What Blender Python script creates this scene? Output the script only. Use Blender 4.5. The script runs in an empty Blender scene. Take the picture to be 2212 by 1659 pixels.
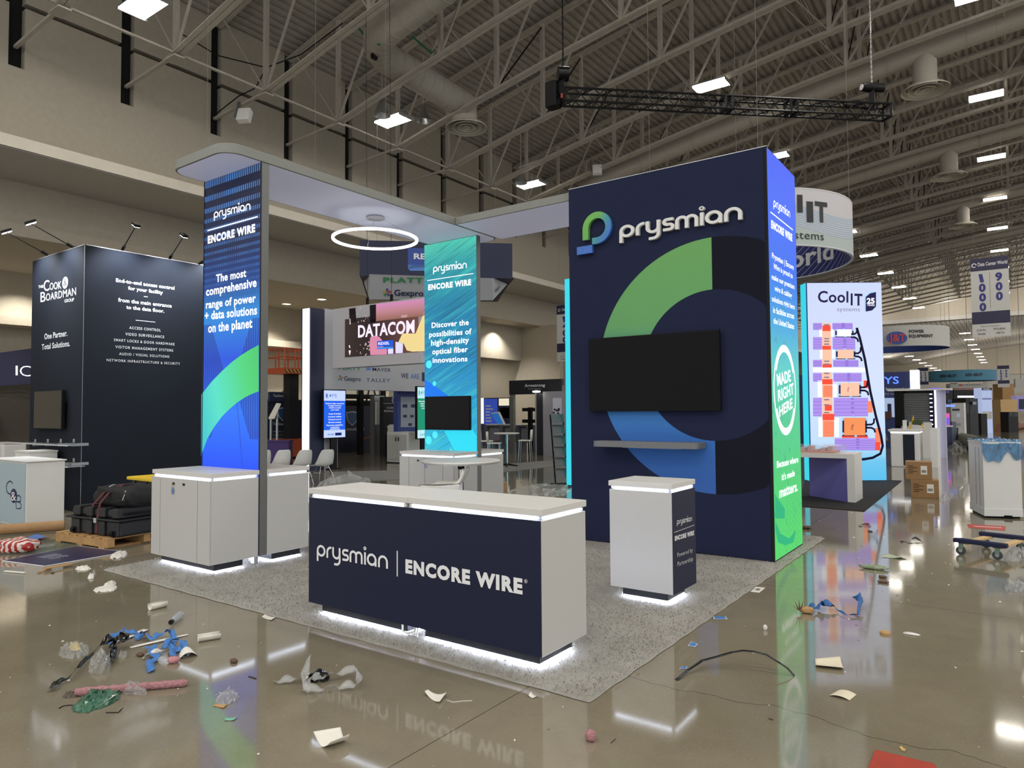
import bpy, bmesh, math, random
from mathutils import Vector, Matrix
import numpy as np
random.seed(7)
rng = np.random.default_rng(11)
D = bpy.data
SC = bpy.context.scene
COL = SC.collection
PI = math.pi

# ---------------------------------------------------------------- camera, world, exposure
# metres; X along the front edge of the grey carpet, Y away from its near corner, Z up
FPX, PITCH, ROLL, YAW = 1505.9, math.radians(2.193), math.radians(-0.389), math.radians(35.673)
CAM = Vector((2.0643, -3.6337, 1.7168))
def _b(x, y, z): return Vector((x*math.cos(YAW)-y*math.sin(YAW), x*math.sin(YAW)+y*math.cos(YAW), z))
CF = _b(0, math.cos(PITCH), math.sin(PITCH))
_u0, _r0 = _b(0, -math.sin(PITCH), math.cos(PITCH)), _b(1, 0, 0)
CR = _r0*math.cos(ROLL)+_u0*math.sin(ROLL)
CU = _u0*math.cos(ROLL)-_r0*math.sin(ROLL)
cam = D.cameras.new('camera'); cam_o = D.objects.new('camera', cam); COL.objects.link(cam_o)
cam.sensor_fit = 'HORIZONTAL'; cam.sensor_width = 36.0; cam.lens = 36.0*FPX/2212.0
cam.clip_start, cam.clip_end = 0.05, 600
_m = Matrix((CR, CU, -CF)).transposed().to_4x4(); _m.translation = CAM
cam_o.matrix_world = _m
SC.camera = cam_o
world = D.worlds.new('hall_ambience'); SC.world = world; world.use_nodes = True
world.node_tree.nodes['Background'].inputs[0].default_value = (0.80, 0.80, 0.79, 1)
world.node_tree.nodes['Background'].inputs[1].default_value = 1.45
SC.view_settings.view_transform = 'Standard'; SC.view_settings.look = 'None'
SC.view_settings.exposure = 0.0; SC.view_settings.gamma = 1.0
SC.view_settings.use_curve_mapping = False
LAMP_POWER = 30.0       # emission of the high bay lamps

# where a line of sight of the survey photograph meets a known plane of the place
def _ray(x, y): return CF + CR*((x-1106.0)/FPX) - CU*((y-829.5)/FPX)
def onZ(x, y, z=0.0): d = _ray(x, y); return CAM + d*((z-CAM.z)/d.z)
def onY(x, y, Y): d = _ray(x, y); return CAM + d*((Y-CAM.y)/d.y)
def onX(x, y, X): d = _ray(x, y); return CAM + d*((X-CAM.x)/d.x)
def depth(x, y, s): return CAM + _ray(x, y)*s
def PY(Y): return lambda x, y: onY(x, y, Y)
def PX(X): return lambda x, y: onX(x, y, X)
def PZ(Z): return lambda x, y: onZ(x, y, Z)
def PN(p0, n):                                          # any plane
    p0, n = Vector(p0), Vector(n)
    def f(x, y):
        d = _ray(x, y); return CAM + d*((p0-CAM).dot(n)/d.dot(n))
    return f

# ---------------------------------------------------------------- materials
MATS = {}
def lin(c):
    if isinstance(c, str): c = tuple(int(c[i:i+2], 16) for i in (0, 2, 4))
    return tuple(((v/255)/12.92 if v/255 <= 0.04045 else ((v/255+0.055)/1.055)**2.4) for v in c)
def M(name, c=0, rough=0.5, metal=0.0, emit=0.0, noise=0.06, scale=30.0, bump=0.0, spec=0.5, alpha=1.0, trans=0.0, coat=0.0):
    if name in MATS: return MATS[name]
    c = c or (128, 128, 128)
    m = D.materials.new(name); m.use_nodes = True; nt = m.node_tree; N, L = nt.nodes, nt.links
    b = N['Principled BSDF']; col = lin(c)
    b.inputs['Roughness'].default_value = rough; b.inputs['Metallic'].default_value = metal
    b.inputs['Specular IOR Level'].default_value = spec
    b.inputs['Alpha'].default_value = alpha; b.inputs['Transmission Weight'].default_value = trans
    b.inputs['Coat Weight'].default_value = coat
    if emit:
        b.inputs['Base Color'].default_value = (*[v*0.3 for v in col], 1)
        b.inputs['Specular IOR Level'].default_value = .08; b.inputs['Emission Color'].default_value = (*col, 1); b.inputs['Emission Strength'].default_value = emit
    else:
        tc = N.new('ShaderNodeTexCoord'); nz = N.new('ShaderNodeTexNoise'); nz.inputs['Scale'].default_value = scale; nz.inputs['Detail'].default_value = 4
        L.new(tc.outputs['Object'], nz.inputs['Vector'])
        r = N.new('ShaderNodeValToRGB'); r.color_ramp.elements[0].position = 0.3; r.color_ramp.elements[1].position = 0.7
        r.color_ramp.elements[0].color = (*[v*(1-noise) for v in col], 1); r.color_ramp.elements[1].color = (*[min(1, v*(1+noise)) for v in col], 1)
        L.new(nz.outputs['Fac'], r.inputs['Fac']); L.new(r.outputs['Color'], b.inputs['Base Color'])
        if bump:
            bp = N.new('ShaderNodeBump'); bp.inputs['Strength'].default_value = bump; bp.inputs['Distance'].default_value = 0.01
            L.new(nz.outputs['Fac'], bp.inputs['Height']); L.new(bp.outputs['Normal'], b.inputs['Normal'])
    MATS[name] = m; return m
class NT:                                               # short hand for node trees of the printed panels
    def __init__(s, name, rough=0.5):
        s.m = D.materials.new(name); s.m.use_nodes = True; s.t = s.m.node_tree; s.N, s.L = s.t.nodes, s.t.links
        s.b = s.N['Principled BSDF']; s.b.inputs['Roughness'].default_value = rough; MATS[name] = s.m
    def n(s, typ, **kw):
        k = s.N.new('ShaderNode'+typ)
        for a, v in kw.items(): setattr(k, a, v)
        return k
    def put(s, sock, v):
        if isinstance(v, (int, float)): sock.default_value = v
        elif isinstance(v, tuple): sock.default_value = v if len(v) == len(sock.default_value) else (*v, 1)
        else: s.L.new(v, sock)
    def math(s, op, a, b=None, clamp=False):
        k = s.n('Math', operation=op, use_clamp=clamp); s.put(k.inputs[0], a)
        if b is not None: s.put(k.inputs[1], b)
        return k.outputs[0]
    def uv(s):
        k = s.n('UVMap'); sep = s.n('SeparateXYZ'); s.L.new(k.outputs[0], sep.inputs[0]); return k.outputs[0], sep.outputs[0], sep.outputs[1]
    def ramp(s, f, stops, interp='LINEAR'):
        k = s.n('ValToRGB'); k.color_ramp.interpolation = interp; e = k.color_ramp.elements
        while len(e) < len(stops): e.new(0.5)
        for q, (p, c) in zip(e, stops): q.position = p; q.color = (*lin(c), 1)
        s.put(k.inputs[0], f); return k.outputs[0]
    def mix(s, f, a, b, blend='MIX'):
        k = s.n('Mix', data_type='RGBA', blend_type=blend); s.put(k.inputs[0], f)
        s.put(k.inputs[6], (*lin(a), 1) if isinstance(a, (str,)) else a); s.put(k.inputs[7], (*lin(b), 1) if isinstance(b, (str,)) else b)
        return k.outputs[2]
    def noise(s, vec, scale, detail=3, w=0.5):
        k = s.n('TexNoise'); k.inputs['Scale'].default_value = scale; k.inputs['Detail'].default_value = detail; k.inputs['Roughness'].default_value = w
        s.put(k.inputs['Vector'], vec); return k.outputs['Fac']
    def scaled(s, vec, sc, rot=(0, 0, 0)):
        k = s.n('Mapping'); k.inputs['Scale'].default_value = sc; k.inputs['Rotation'].default_value = rot; s.L.new(vec, k.inputs[0]); return k.outputs[0]
    def glow(s, col, strength=1.0):
        s.put(s.b.inputs['Emission Color'], col); s.b.inputs['Emission Strength'].default_value = strength; s.b.inputs['Specular IOR Level'].default_value = .08
        s.b.inputs['Base Color'].default_value = (0.03, 0.03, 0.03, 1); return s.m
    def paint(s, col): s.put(s.b.inputs['Base Color'], col); return s.m

# ---------------------------------------------------------------- objects
ORG = {}
def link(o): COL.objects.link(o); return o
def thing(name, label, cat, loc=(0, 0, 0), group=None):
    o = link(D.objects.new(name, None)); o.location = loc; o.empty_display_size = 0.2
    o['label'] = label; o['category'] = cat
    if group: o['group'] = group
    ORG[o.name] = Vector(loc); return o
def tag(o, label, cat, group=None, kind=None):
    o['label'] = label; o['category'] = cat
    if group: o['group'] = group
    if kind: o['kind'] = kind
    return o
def struct(o): o['kind'] = 'structure'; return o
def copy_tree(o, parent=None):
    c = o.copy(); link(c)
    if parent: c.parent = parent
    for ch in o.children: copy_tree(ch, c)
    ORG[c.name] = ORG.get(o.name, Vector()); return c

class MB:
    def __init__(s, M=None): s.v, s.f, s.uvs, s.M = [], [], {}, M
    def add(s, pts, faces, uv=None):
        k = len(s.v)
        for p in pts:
            p = Vector(p); s.v.append(s.M @ p if s.M else p)
        for i, fc in enumerate(faces):
            if uv: s.uvs[len(s.f)] = uv[i]
            s.f.append(tuple(k+j for j in fc))
        return s
    def box(s, x0, x1, y0, y1, z0, z1):
        return s.add([(x0,y0,z0),(x1,y0,z0),(x1,y1,z0),(x0,y1,z0),(x0,y0,z1),(x1,y0,z1),(x1,y1,z1),(x0,y1,z1)],
                     [(3,2,1,0),(4,5,6,7),(0,1,5,4),(1,2,6,5),(2,3,7,6),(3,0,4,7)])
    def bar(s, a, b, w, h, up=(0, 0, 1)):               # rectangular bar from a to b
        a, b = Vector(a), Vector(b); d = (b-a).normalized(); up = Vector(up)
        if abs(d.dot(up)) > 0.98: up = Vector((1, 0, 0)) if abs(d.x) < .9 else Vector((0, 1, 0))
        r = d.cross(up).normalized(); u = r.cross(d).normalized(); pts = []
        for p in (a, b):
            for i, j in ((-1,-1),(1,-1),(1,1),(-1,1)): pts.append(p+r*(i*w/2)+u*(j*h/2))
        return s.add(pts, [(3,2,1,0),(4,5,6,7),(0,1,5,4),(1,2,6,5),(2,3,7,6),(3,0,4,7)])
    def tube(s, pts, r, n=8, cap=True, closed=False):
        pts = [Vector(p) for p in pts]; m = len(pts); rings = []; prev = None
        rr = r if isinstance(r, (list, tuple)) else [r]*m
        for i, p in enumerate(pts):
            if closed: d = (pts[(i+1) % m]-pts[i-1])
            else: d = (pts[min(i+1, m-1)]-pts[max(i-1, 0)])
            d = d.normalized() if d.length > 1e-9 else Vector((0, 0, 1))
            if prev is None:
                ref = Vector((0, 0, 1)) if abs(d.z) < .9 else Vector((1, 0, 0)); a = d.cross(ref).normalized()
            else: a = (prev-d*prev.dot(d)); a = a.normalized() if a.length > 1e-6 else d.orthogonal().normalized()
            prev = a; c = d.cross(a)
            rings.append([p+(a*math.cos(2*PI*k/n)+c*math.sin(2*PI*k/n))*rr[i] for k in range(n)])
        F = []
        for i in range(m if closed else m-1):
            j = (i+1) % m
            for k in range(n): F.append((i*n+k, i*n+(k+1) % n, j*n+(k+1) % n, j*n+k))
        if cap and not closed: F += [tuple(range(n))[::-1], tuple((m-1)*n+k for k in range(n))]
        return s.add([q for r_ in rings for q in r_], F)
    def lathe(s, prof, c=(0, 0, 0), n=32, axis='z', a0=0, a1=2*PI, cap=False):
        full = abs(a1-a0-2*PI) < 1e-6; k = n if full else n+1; P = []
        for i in range(k):
            a = a0+(a1-a0)*i/n
            for r, z in prof:
                x, y = r*math.cos(a), r*math.sin(a)
                v = (x, y, z) if axis == 'z' else ((z, x, y) if axis == 'x' else (x, z, y))
                P.append((v[0]+c[0], v[1]+c[1], v[2]+c[2]))
        q = len(prof); F = []
        for i in range(n):
            j = (i+1) % k
            for t in range(q-1): F.append((i*q+t, j*q+t, j*q+t+1, i*q+t+1))
        if cap and full: F += [tuple(i*q for i in range(n))[::-1], tuple(i*q+q-1 for i in range(n))]
        return s.add(P, F)
    def prism(s, poly, vec):                            # polygon of 3D points swept along vec
        n = len(poly); vec = Vector(vec); P = [Vector(p) for p in poly]
        nrm = Vector()
        for i in range(n): nrm += P[i].cross(P[(i+1) % n])
        if nrm.dot(vec) > 0: P = P[::-1]
        return s.add(P+[p+vec for p in P], [tuple(range(n)), tuple(range(2*n-1, n-1, -1))]+[((i+1) % n, i, n+i, n+(i+1) % n) for i in range(n)])
    def quad(s, a, b, c, d): return s.add([a, b, c, d], [(0, 1, 2, 3)], uv=[((0,0),(1,0),(1,1),(0,1))])
    def sheet(s, g):                                    # grid of points
        R, C = len(g), len(g[0]); F = []; U = []
        for i in range(R-1):
            for j in range(C-1):
                F.append((i*C+j, i*C+j+1, (i+1)*C+j+1, (i+1)*C+j)); U.append([(b/(C-1), a/(R-1)) for a, b in ((i,j),(i,j+1),(i+1,j+1),(i+1,j))])
        return s.add([p for r in g for p in r], F, uv=U)
    def build(s, name, mat, parent=None, smooth=False, bevel=0.0, seg=2, solid=0.0, sub=0, label=None, origin=None):
        me = D.meshes.new(name); o = D.objects.new(name, me)
        off = ORG.get(parent.name, Vector()) if parent else (Vector(origin) if origin is not None else Vector())
        me.from_pydata([tuple(p-off) for p in s.v], [], s.f); me.update()
        ul = me.uv_layers.new(name='UVMap')
        for i, p in enumerate(me.polygons):
            if i in s.uvs:
                for li, uv in zip(p.loop_indices, s.uvs[i]): ul.data[li].uv = uv
        if smooth:
            me.polygons.foreach_set('use_smooth', [True]*len(me.polygons))
            if smooth != 'all':
                try: me.set_sharp_from_angle(angle=math.radians(40))
                except Exception: pass
        me.materials.append(MATS[mat] if isinstance(mat, str) else mat)
        link(o)
        if parent: o.parent = parent
        elif origin is not None: o.location = origin
        ORG[o.name] = off
        if bevel:
            b = o.modifiers.new('edge', 'BEVEL'); b.width = bevel; b.segments = seg; b.limit_method = 'ANGLE'; b.angle_limit = math.radians(40)
        if sub: q = o.modifiers.new('smooth', 'SUBSURF'); q.levels = sub; q.render_levels = sub
        if solid: q = o.modifiers.new('thick', 'SOLIDIFY'); q.thickness = solid; q.offset = 0
        if label: o['label'] = label
        return o

# ---------------------------------------------------------------- lettering
_cap = {}
def glyph_mesh(txt, bold=0.0, spacing=1.0, line=1.0, align='LEFT', depth_=0.0, res=3):
    cu = D.curves.new('lettering', 'FONT'); cu.body = txt; cu.size = 1.0; cu.offset = bold; cu.space_character = spacing
    cu.space_line = line; cu.align_x = align; cu.extrude = depth_; cu.resolution_u = res; cu.fill_mode = 'FRONT' if not depth_ else 'BOTH'
    o = D.objects.new('lettering', cu); COL.objects.link(o)
    dg = bpy.context.evaluated_depsgraph_get(); me = D.meshes.new_from_object(o.evaluated_get(dg))
    D.objects.remove(o); D.curves.remove(cu)
    V = np.empty(len(me.vertices)*3); me.vertices.foreach_get('co', V)
    F = [tuple(p.vertices) for p in me.polygons]; D.meshes.remove(me)
    return V.reshape(-1, 3), F
def cap_h(bold):
    if bold not in _cap: _cap[bold] = float(glyph_mesh('H', bold)[0][:, 1].max())
    return _cap[bold]
def letter(txt, bl, br, tl, mat, parent, name='lettering', bold=0.02, spacing=1.0, raised=0.0, off=0.004, mb=None, slant=0.0, label=None):
    """one line of text: baseline from bl to br, capital height up to tl"""
    V, F = glyph_mesh(txt, bold, spacing)
    if not len(V): return None
    bl, br, tl = Vector(bl), Vector(br), Vector(tl)
    x0, x1 = V[:, 0].min(), V[:, 0].max(); H = cap_h(bold)
    ex, ey = br-bl, tl-bl; n = ex.cross(ey).normalized()
    if n.dot(CAM-bl) < 0: n = -n
    own = mb is None; mb = mb or MB()
    P = [bl + ex*((v[0]+slant*v[1]-x0)/(x1-x0)) + ey*(v[1]/H) + n*off for v in V]
    if raised:
        k = len(P); edges = {}
        for f in F:
            for i in range(len(f)):
                a, b = f[i], f[(i+1) % len(f)]; edges[(a, b)] = edges.get((a, b), 0)+1
        rim = [e for e in edges if (e[1], e[0]) not in edges]
        mb.add([p+n*raised for p in P]+P, F+[(b, a, k+a, k+b) for a, b in rim])
    else: mb.add(P, F)
    return mb.build(name, mat, parent, label=label) if own else mb
def px_letter(txt, pl, bl, br, tl, mat, parent, **kw): return letter(txt, pl(*bl), pl(*br), pl(*tl), mat, parent, **kw)
def lines(rows, mat, parent, name='lettering', **kw):    # several rows, one mesh
    mb = MB()
    for txt, bl, br, tl in rows: letter(txt, bl, br, tl, mat, parent, mb=mb, **kw)
    return mb.build(name, mat, parent)
def arc(cx, cy, r, a0, a1, n=14): return [(cx+r*math.cos(math.radians(a0+(a1-a0)*i/n)), cy+r*math.sin(math.radians(a0+(a1-a0)*i/n))) for i in range(n+1)]
def wordmark(bl, br, tl, mat, parent, name='wordmark', raised=0.0, off=0.004, w=0.2):
    """the rounded lower case wordmark, drawn as strokes: bl-br baseline, tl top of the x-height"""
    S, x = [], 0.0
    def put(strokes, adv):
        nonlocal x
        for st in strokes: S.append([(x+a, b) for a, b in st])
        x += adv
    put([arc(.5,.5,.4,0,360,28), [(.1,.5),(.1,-.42)]], 1.12)
    put([[(.1,0),(.1,.5)]+arc(.5,.5,.4,180,95,8)+[(.56,.9)]], .66)
    put([[(.1,1),(.1,.46)]+arc(.46,.46,.36,180,360,14)+[(.82,1)], [(.82,.8),(.82,-.06)]+arc(.46,-.06,.36,0,-90,8)+[(.2,-.42)]], 1.04)
    put([[(.72,.9),(.34,.9)]+arc(.34,.7,.2,90,270,8)+[(.5,.5)]+arc(.5,.3,.2,90,-90,8)+[(.08,.1)]], .86)
    put([[(.1,0),(.1,.6)]+arc(.4,.6,.3,180,0,10)+[(.7,0)], [(.7,.6)]+arc(1.0,.6,.3,180,0,10)+[(1.3,0)]], 1.52)
    put([[(.1,0),(.1,1)], arc(.1,1.32,.06,0,360,10)], .3)
    put([arc(.5,.5,.4,0,360,28), [(.9,.6),(.9,0)]], 1.12)
    put([[(.1,0),(.1,.5)]+arc(.5,.5,.4,180,0,14)+[(.9,0)]], 1.0)
    W = x; bl, br, tl = Vector(bl), Vector(br), Vector(tl); ex, ey = br-bl, tl-bl; n = ex.cross(ey).normalized()
    if n.dot(CAM-bl) < 0: n = -n
    mb = MB()
    for i, st in enumerate(S): ribbon(mb, st, w, lambda a, b, c: bl+ex*(a/W)+ey*b+n*(off+c+(c > 0 or not raised)*.0005*(i % 4)), raised)
    return mb.build(name, mat, parent)
def ribbon(mb, st, w, fn, raised=0.0):
    m = len(st); closed = (abs(st[0][0]-st[-1][0])+abs(st[0][1]-st[-1][1])) < 1e-6
    Lp, Rp = [], []
    for i, (a, b) in enumerate(st):
        p, q = (st[i-1] if i else (st[-2] if closed else st[0])), (st[i+1] if i < m-1 else (st[1] if closed else st[-1]))
        dx, dy = q[0]-p[0], q[1]-p[1]; l = math.hypot(dx, dy) or 1
        nx, ny = -dy/l*w/2, dx/l*w/2; Lp.append((a+nx, b+ny)); Rp.append((a-nx, b-ny))
    if raised:
        P = [fn(a, b, raised) for a, b in Lp]+[fn(a, b, raised) for a, b in Rp]+[fn(a, b, 0) for a, b in Lp]+[fn(a, b, 0) for a, b in Rp]
        F = []
        for i in range(m-1): F += [(i, m+i, m+i+1, i+1), (2*m+i, i, i+1, 2*m+i+1), (m+i, 3*m+i, 3*m+i+1, m+i+1)]
        if not closed: F += [(0, 2*m, 3*m, m), (m-1, 2*m-1, 4*m-1, 3*m-1)]
        mb.add(P, F)
    else: mb.add([fn(a, b, 0) for a, b in Lp]+[fn(a, b, 0) for a, b in Rp], [(i, m+i, m+i+1, i+1) for i in range(m-1)])
# ---------------------------------------------------------------- base materials
M('wall_paint', 'a29a8c', .85, noise=.04, scale=6)
M('wall_shade', 'a8a5a1', .85, noise=.03, scale=5)
M('fascia_lit', 'cec6b8', .8, noise=.03, scale=3)  # brighter than the walls: the light it faces is put into the colour
M('slot_dark', '0c0c0e', .9)
M('deck', '9a948c', .75, noise=.1, scale=3)
M('steel_paint', 'aaa399', .6, noise=.07, scale=4)
M('duct_fabric', 'a09a90', .8, noise=.05, scale=12)
M('diffuser_white', 'b8b2a6', .5)
M('white_lam', 'bcbbb8', .38, noise=.012, scale=60)
M('white_top', 'cfcdc8', .42, noise=.015, scale=80)
M('navy_lam', '20233a', .5, noise=.05, scale=80, spec=.2)
M('navy_fabric', '232841', .9, noise=.06, scale=200, spec=.15)
M('navy_dark', '191d30', .7, noise=.05, scale=80)
M('grey_frame', '6f706d', .45, metal=.3, noise=.03, scale=40)
M('canopy_grey', '7d7f79', .5, noise=.03, scale=20)
M('canopy_white', 'd6d8e2', .6, noise=.01)
M('plinth_dark', '1c1e26', .35, noise=.05)
M('black_gloss', '040406', .15, noise=0, spec=.12)
M('black_matte', '0a0a0c', .6, spec=.2)
M('black_metal', '101012', .35, metal=.6)
M('chrome', 'd0d2d6', .12, metal=1)
M('alu', 'b4b6b8', .3, metal=.9)
M('white_print', 'e6e7e8', .5, noise=0)
M('grey_print', 'c6c7c9', .5, noise=0)
M('navy_print', '1d2350', .5, noise=0)
M('black_print', '16171d', .5, noise=0)
M('led_white', (225, 235, 255), emit=9)
M('led_soft', (235, 242, 255), emit=4)
M('wire_grey', '6a6862', .6); M('uplight_glow', (255, 246, 230), emit=4)
M('lamp_tube', (255, 249, 238), emit=LAMP_POWER)
M('glow_white', (255, 255, 255), emit=1.15)
M('plastic_white', 'd4d4d1', .4, noise=.012, scale=6)
M('leather_white', 'd5d3ca', .45)
M('wood_ply', 'b08a5a', .7, noise=.15, scale=12)
M('wood_pale', 'c9a877', .7, noise=.12, scale=14)
M('cardboard', '9c7a54', .85, noise=.08, scale=10)
M('paper_white', 'dedad0', .75, noise=.02)
M('paper_cream', 'd2c8b0', .75, noise=.03)

# ---------------------------------------------------------------- floor
k = NT('polished_concrete', .14)
tc = k.n('TexCoord').outputs['Object']
big = k.noise(tc, .35, 5, .6); med = k.noise(tc, 2.2, 6, .65); fine = k.noise(tc, 60, 3)
c1 = k.ramp(big, [(.3, '756e5b'), (.55, '837b68'), (.75, '8e8674')])
c2 = k.mix(k.math('MULTIPLY', k.math('SUBTRACT', med, .42, True), 1.3), c1, '6a6051')
c3 = k.mix(k.math('MULTIPLY', k.math('SUBTRACT', fine, .55, True), 1.6), c2, '9a9284')
sep = k.n('SeparateXYZ'); k.L.new(tc, sep.inputs[0]); X, Y = sep.outputs[0], sep.outputs[1]
def joint(coord, off, period, w):
    t = k.math('ABSOLUTE', k.math('SUBTRACT', k.math('MODULO', k.math('ADD', coord, 610.0-off+period/2), period), period/2)); return k.math('LESS_THAN', t, w)
saw = k.math('MAXIMUM', joint(X, -.43, 6.1, .0035), joint(Y, 3.4, 6.1, .0035))
wob = k.math('ADD', Y, k.math('MULTIPLY', k.noise(k.scaled(tc, (1, 0, 0)), 1.6, 4), -.5))
crack = k.math('MULTIPLY', k.math('LESS_THAN', k.math('ABSOLUTE', k.math('SUBTRACT', wob, .26)), .0035), k.math('GREATER_THAN', X, -.3))
c4 = k.mix(k.math('MULTIPLY', k.math('MAXIMUM', saw, crack), .75), c3, '2e2922')
k.paint(c4)
k.put(k.b.inputs['Roughness'], k.math('ADD', k.math('MULTIPLY', med, .09), .025))
k.b.inputs['Specular IOR Level'].default_value = .50
k.b.inputs['Coat Weight'].default_value = .10; k.b.inputs['Coat Roughness'].default_value = .06
bp = k.n('Bump'); bp.inputs['Strength'].default_value = .018; bp.inputs['Distance'].default_value = .02
k.L.new(k.noise(k.scaled(tc, (.7, .7, .7)), 3.0, 2), bp.inputs['Height']); k.L.new(bp.outputs[0], k.b.inputs['Normal'])
struct(MB().box(-36, 42, -16, 215, -.2, 0).build('floor', k.m))

# ---------------------------------------------------------------- left wall with its pockets, ledge and low side hall
WX, JY0, JS = -20.5, 3.93, 3.03          # wall face, first joist, joist spacing
def chord(x): return 15.05+.115*x-.0027*x*x
RISE = 3.95
w = MB()
ys = [-14]+[v for i in range(-3, 32) for v in (JY0+JS*i-.2, JY0+JS*i+.2)]+[99.6]
ys = sorted(ys)
for a, b_ in zip(ys[:-1], ys[1:]):
    pocket = abs((b_-a)-.4) < 1e-3
    if pocket: w.box(WX-1.2, WX, a, b_, 9.3, 11.5)
    else:
        w.box(WX-1.2, WX, a, b_, 9.3, 13.28); w.box(WX-1.2, WX, a, b_, 13.42, 16.4)
struct(w.build('wall_left', 'wall_paint'))
s_ = MB().box(WX-.32, WX-.26, -14, 99.6, 9.2, 16.6)
struct(s_.build('trim_1', 'slot_dark'))
m_ = MB()
m_.add([(-19.5, -14, 8.84), (-19.5, 99.6, 8.84), (-19.5, 99.6, 9.19), (-19.5, -14, 9.19), (-20.6, 99.6, 9.32), (-20.6, -14, 9.32), (-22.6, -14, 8.84), (-22.6, 99.6, 8.84)],
       [(0, 3, 2, 1), (3, 5, 4, 2)])
struct(m_.build('trim_2', 'fascia_lit'))
struct(MB().box(-22.6, -19.5, -14, 99.6, 8.83, 8.86).build('ceiling_soffit', 'wall_shade'))
struct(MB().box(-22.8, -22.57, -14, 99.6, 7.17, 8.85).build('wall_bulkhead', 'wall_paint'))
struct(MB().box(-29.2, -22.8, -14, 99.6, 7.17, 7.3).build('ceiling_side_hall', 'wall_paint'))
b2 = MB().box(-29.6, -28.93, -14, 22, 5.43, 7.2); b2.box(-29.6, -28.6, -14, 22, 5.1, 5.43)
struct(b2.build('wall_upper_side_hall', 'wall_paint'))
struct(MB().box(-30.6, -29.9, -14, 99.6, 0, 7.2).build('wall_back_side_hall', 'wall_paint'))
# side hall: cross walls seen between the display columns
cw = MB().box(-29.9, -21.2, 34, 34.4, 0, 7.2); cw.box(-30, -24.2, 22, 22.4, 0, 7.2)
cw.box(-24.6, -24.2, 22.4, 34, 5.0, 7.2)
struct(cw.build('wall_cross', 'wall_paint'))
# far end of the hall: header over an opening, then the next hall
fh = MB().box(-24, 42, 99.6, 100.6, 13.25, 19.4); fh.box(-36, -20.5, 99.6, 100.2, 0, 19)
struct(fh.build('wall_far_header', 'wall_paint'))
struct(MB().box(-24, 42, 99.35, 100.7, 12.75, 13.25).build('trim_3', 'wall_shade'))
fw = MB().box(-40, -4.0, 205, 206, 0, 20); fw.box(-4.0, 42, 205, 206, 9.8, 20); fw.box(-4, 42, 205.5, 206, 0, 5.2)
struct(fw.build('wall_far', 'wall_paint'))
struct(MB().box(-4, 42, 206.5, 207, 0, 12).build('wall_far_recess', 'wall_shade'))
for x, y, e, z in ((-14, 95, 900, 14.2), (-4, 95, 900, 14.2), (6, 95, 900, 14.2), (-18, 130, 1300, 11), (0, 130, 1300, 11), (18, 130, 1300, 11), (-20, 170, 1600, 10), (0, 170, 1600, 10), (18, 170, 1600, 10), (-10, 196, 1400, 10), (6, 196, 1400, 10)):
    l = D.lights.new('unseen_light', 'POINT'); l.energy = e; l.color = (1, .95, .86); l.shadow_soft_size = .5; o = link(D.objects.new('unseen_light', l)); o.location = (x, y, z)  # added lights without fixtures, brightening the far header and the next hall
struct(MB().box(-34, -33, 100.6, 205, 0, 17).build('wall_left_next_hall', 'wall_paint'))

# ---------------------------------------------------------------- corrugated roof deck
def deck_sheet(x0, x1, y0, y1, z_of, pitch=.30):
    """flutes run along Y; the profile is cut across X"""
    xs, zs = [], []
    x = x0
    while x < x1:
        for f, d in ((0, 0), (.42, 0), (.5, .075), (.92, .075)): xs.append(x+f*pitch); zs.append(d)
        x += pitch
    return xs, zs
def build_deck(name, x0, x1, y0, y1, z_of, pitch):
    xs, zs = deck_sheet(x0, x1, y0, y1, z_of, pitch); n = len(xs); P = []
    for y in (y0, y1): P += [(a, y, z_of(a)+b) for a, b in zip(xs, zs)]
    return MB().add(P, [(i, i+1, n+i+1, n+i) for i in range(n-1)]).build(name, 'deck')
struct(build_deck('ceiling', WX-.2, 41, -16, 99.8, lambda x: chord(x)+RISE+.13, .30))
struct(build_deck('ceiling_next_hall', -34, 41, 100.6, 206, lambda x: chord(max(x, -20))+RISE-2.6, .6))

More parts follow.
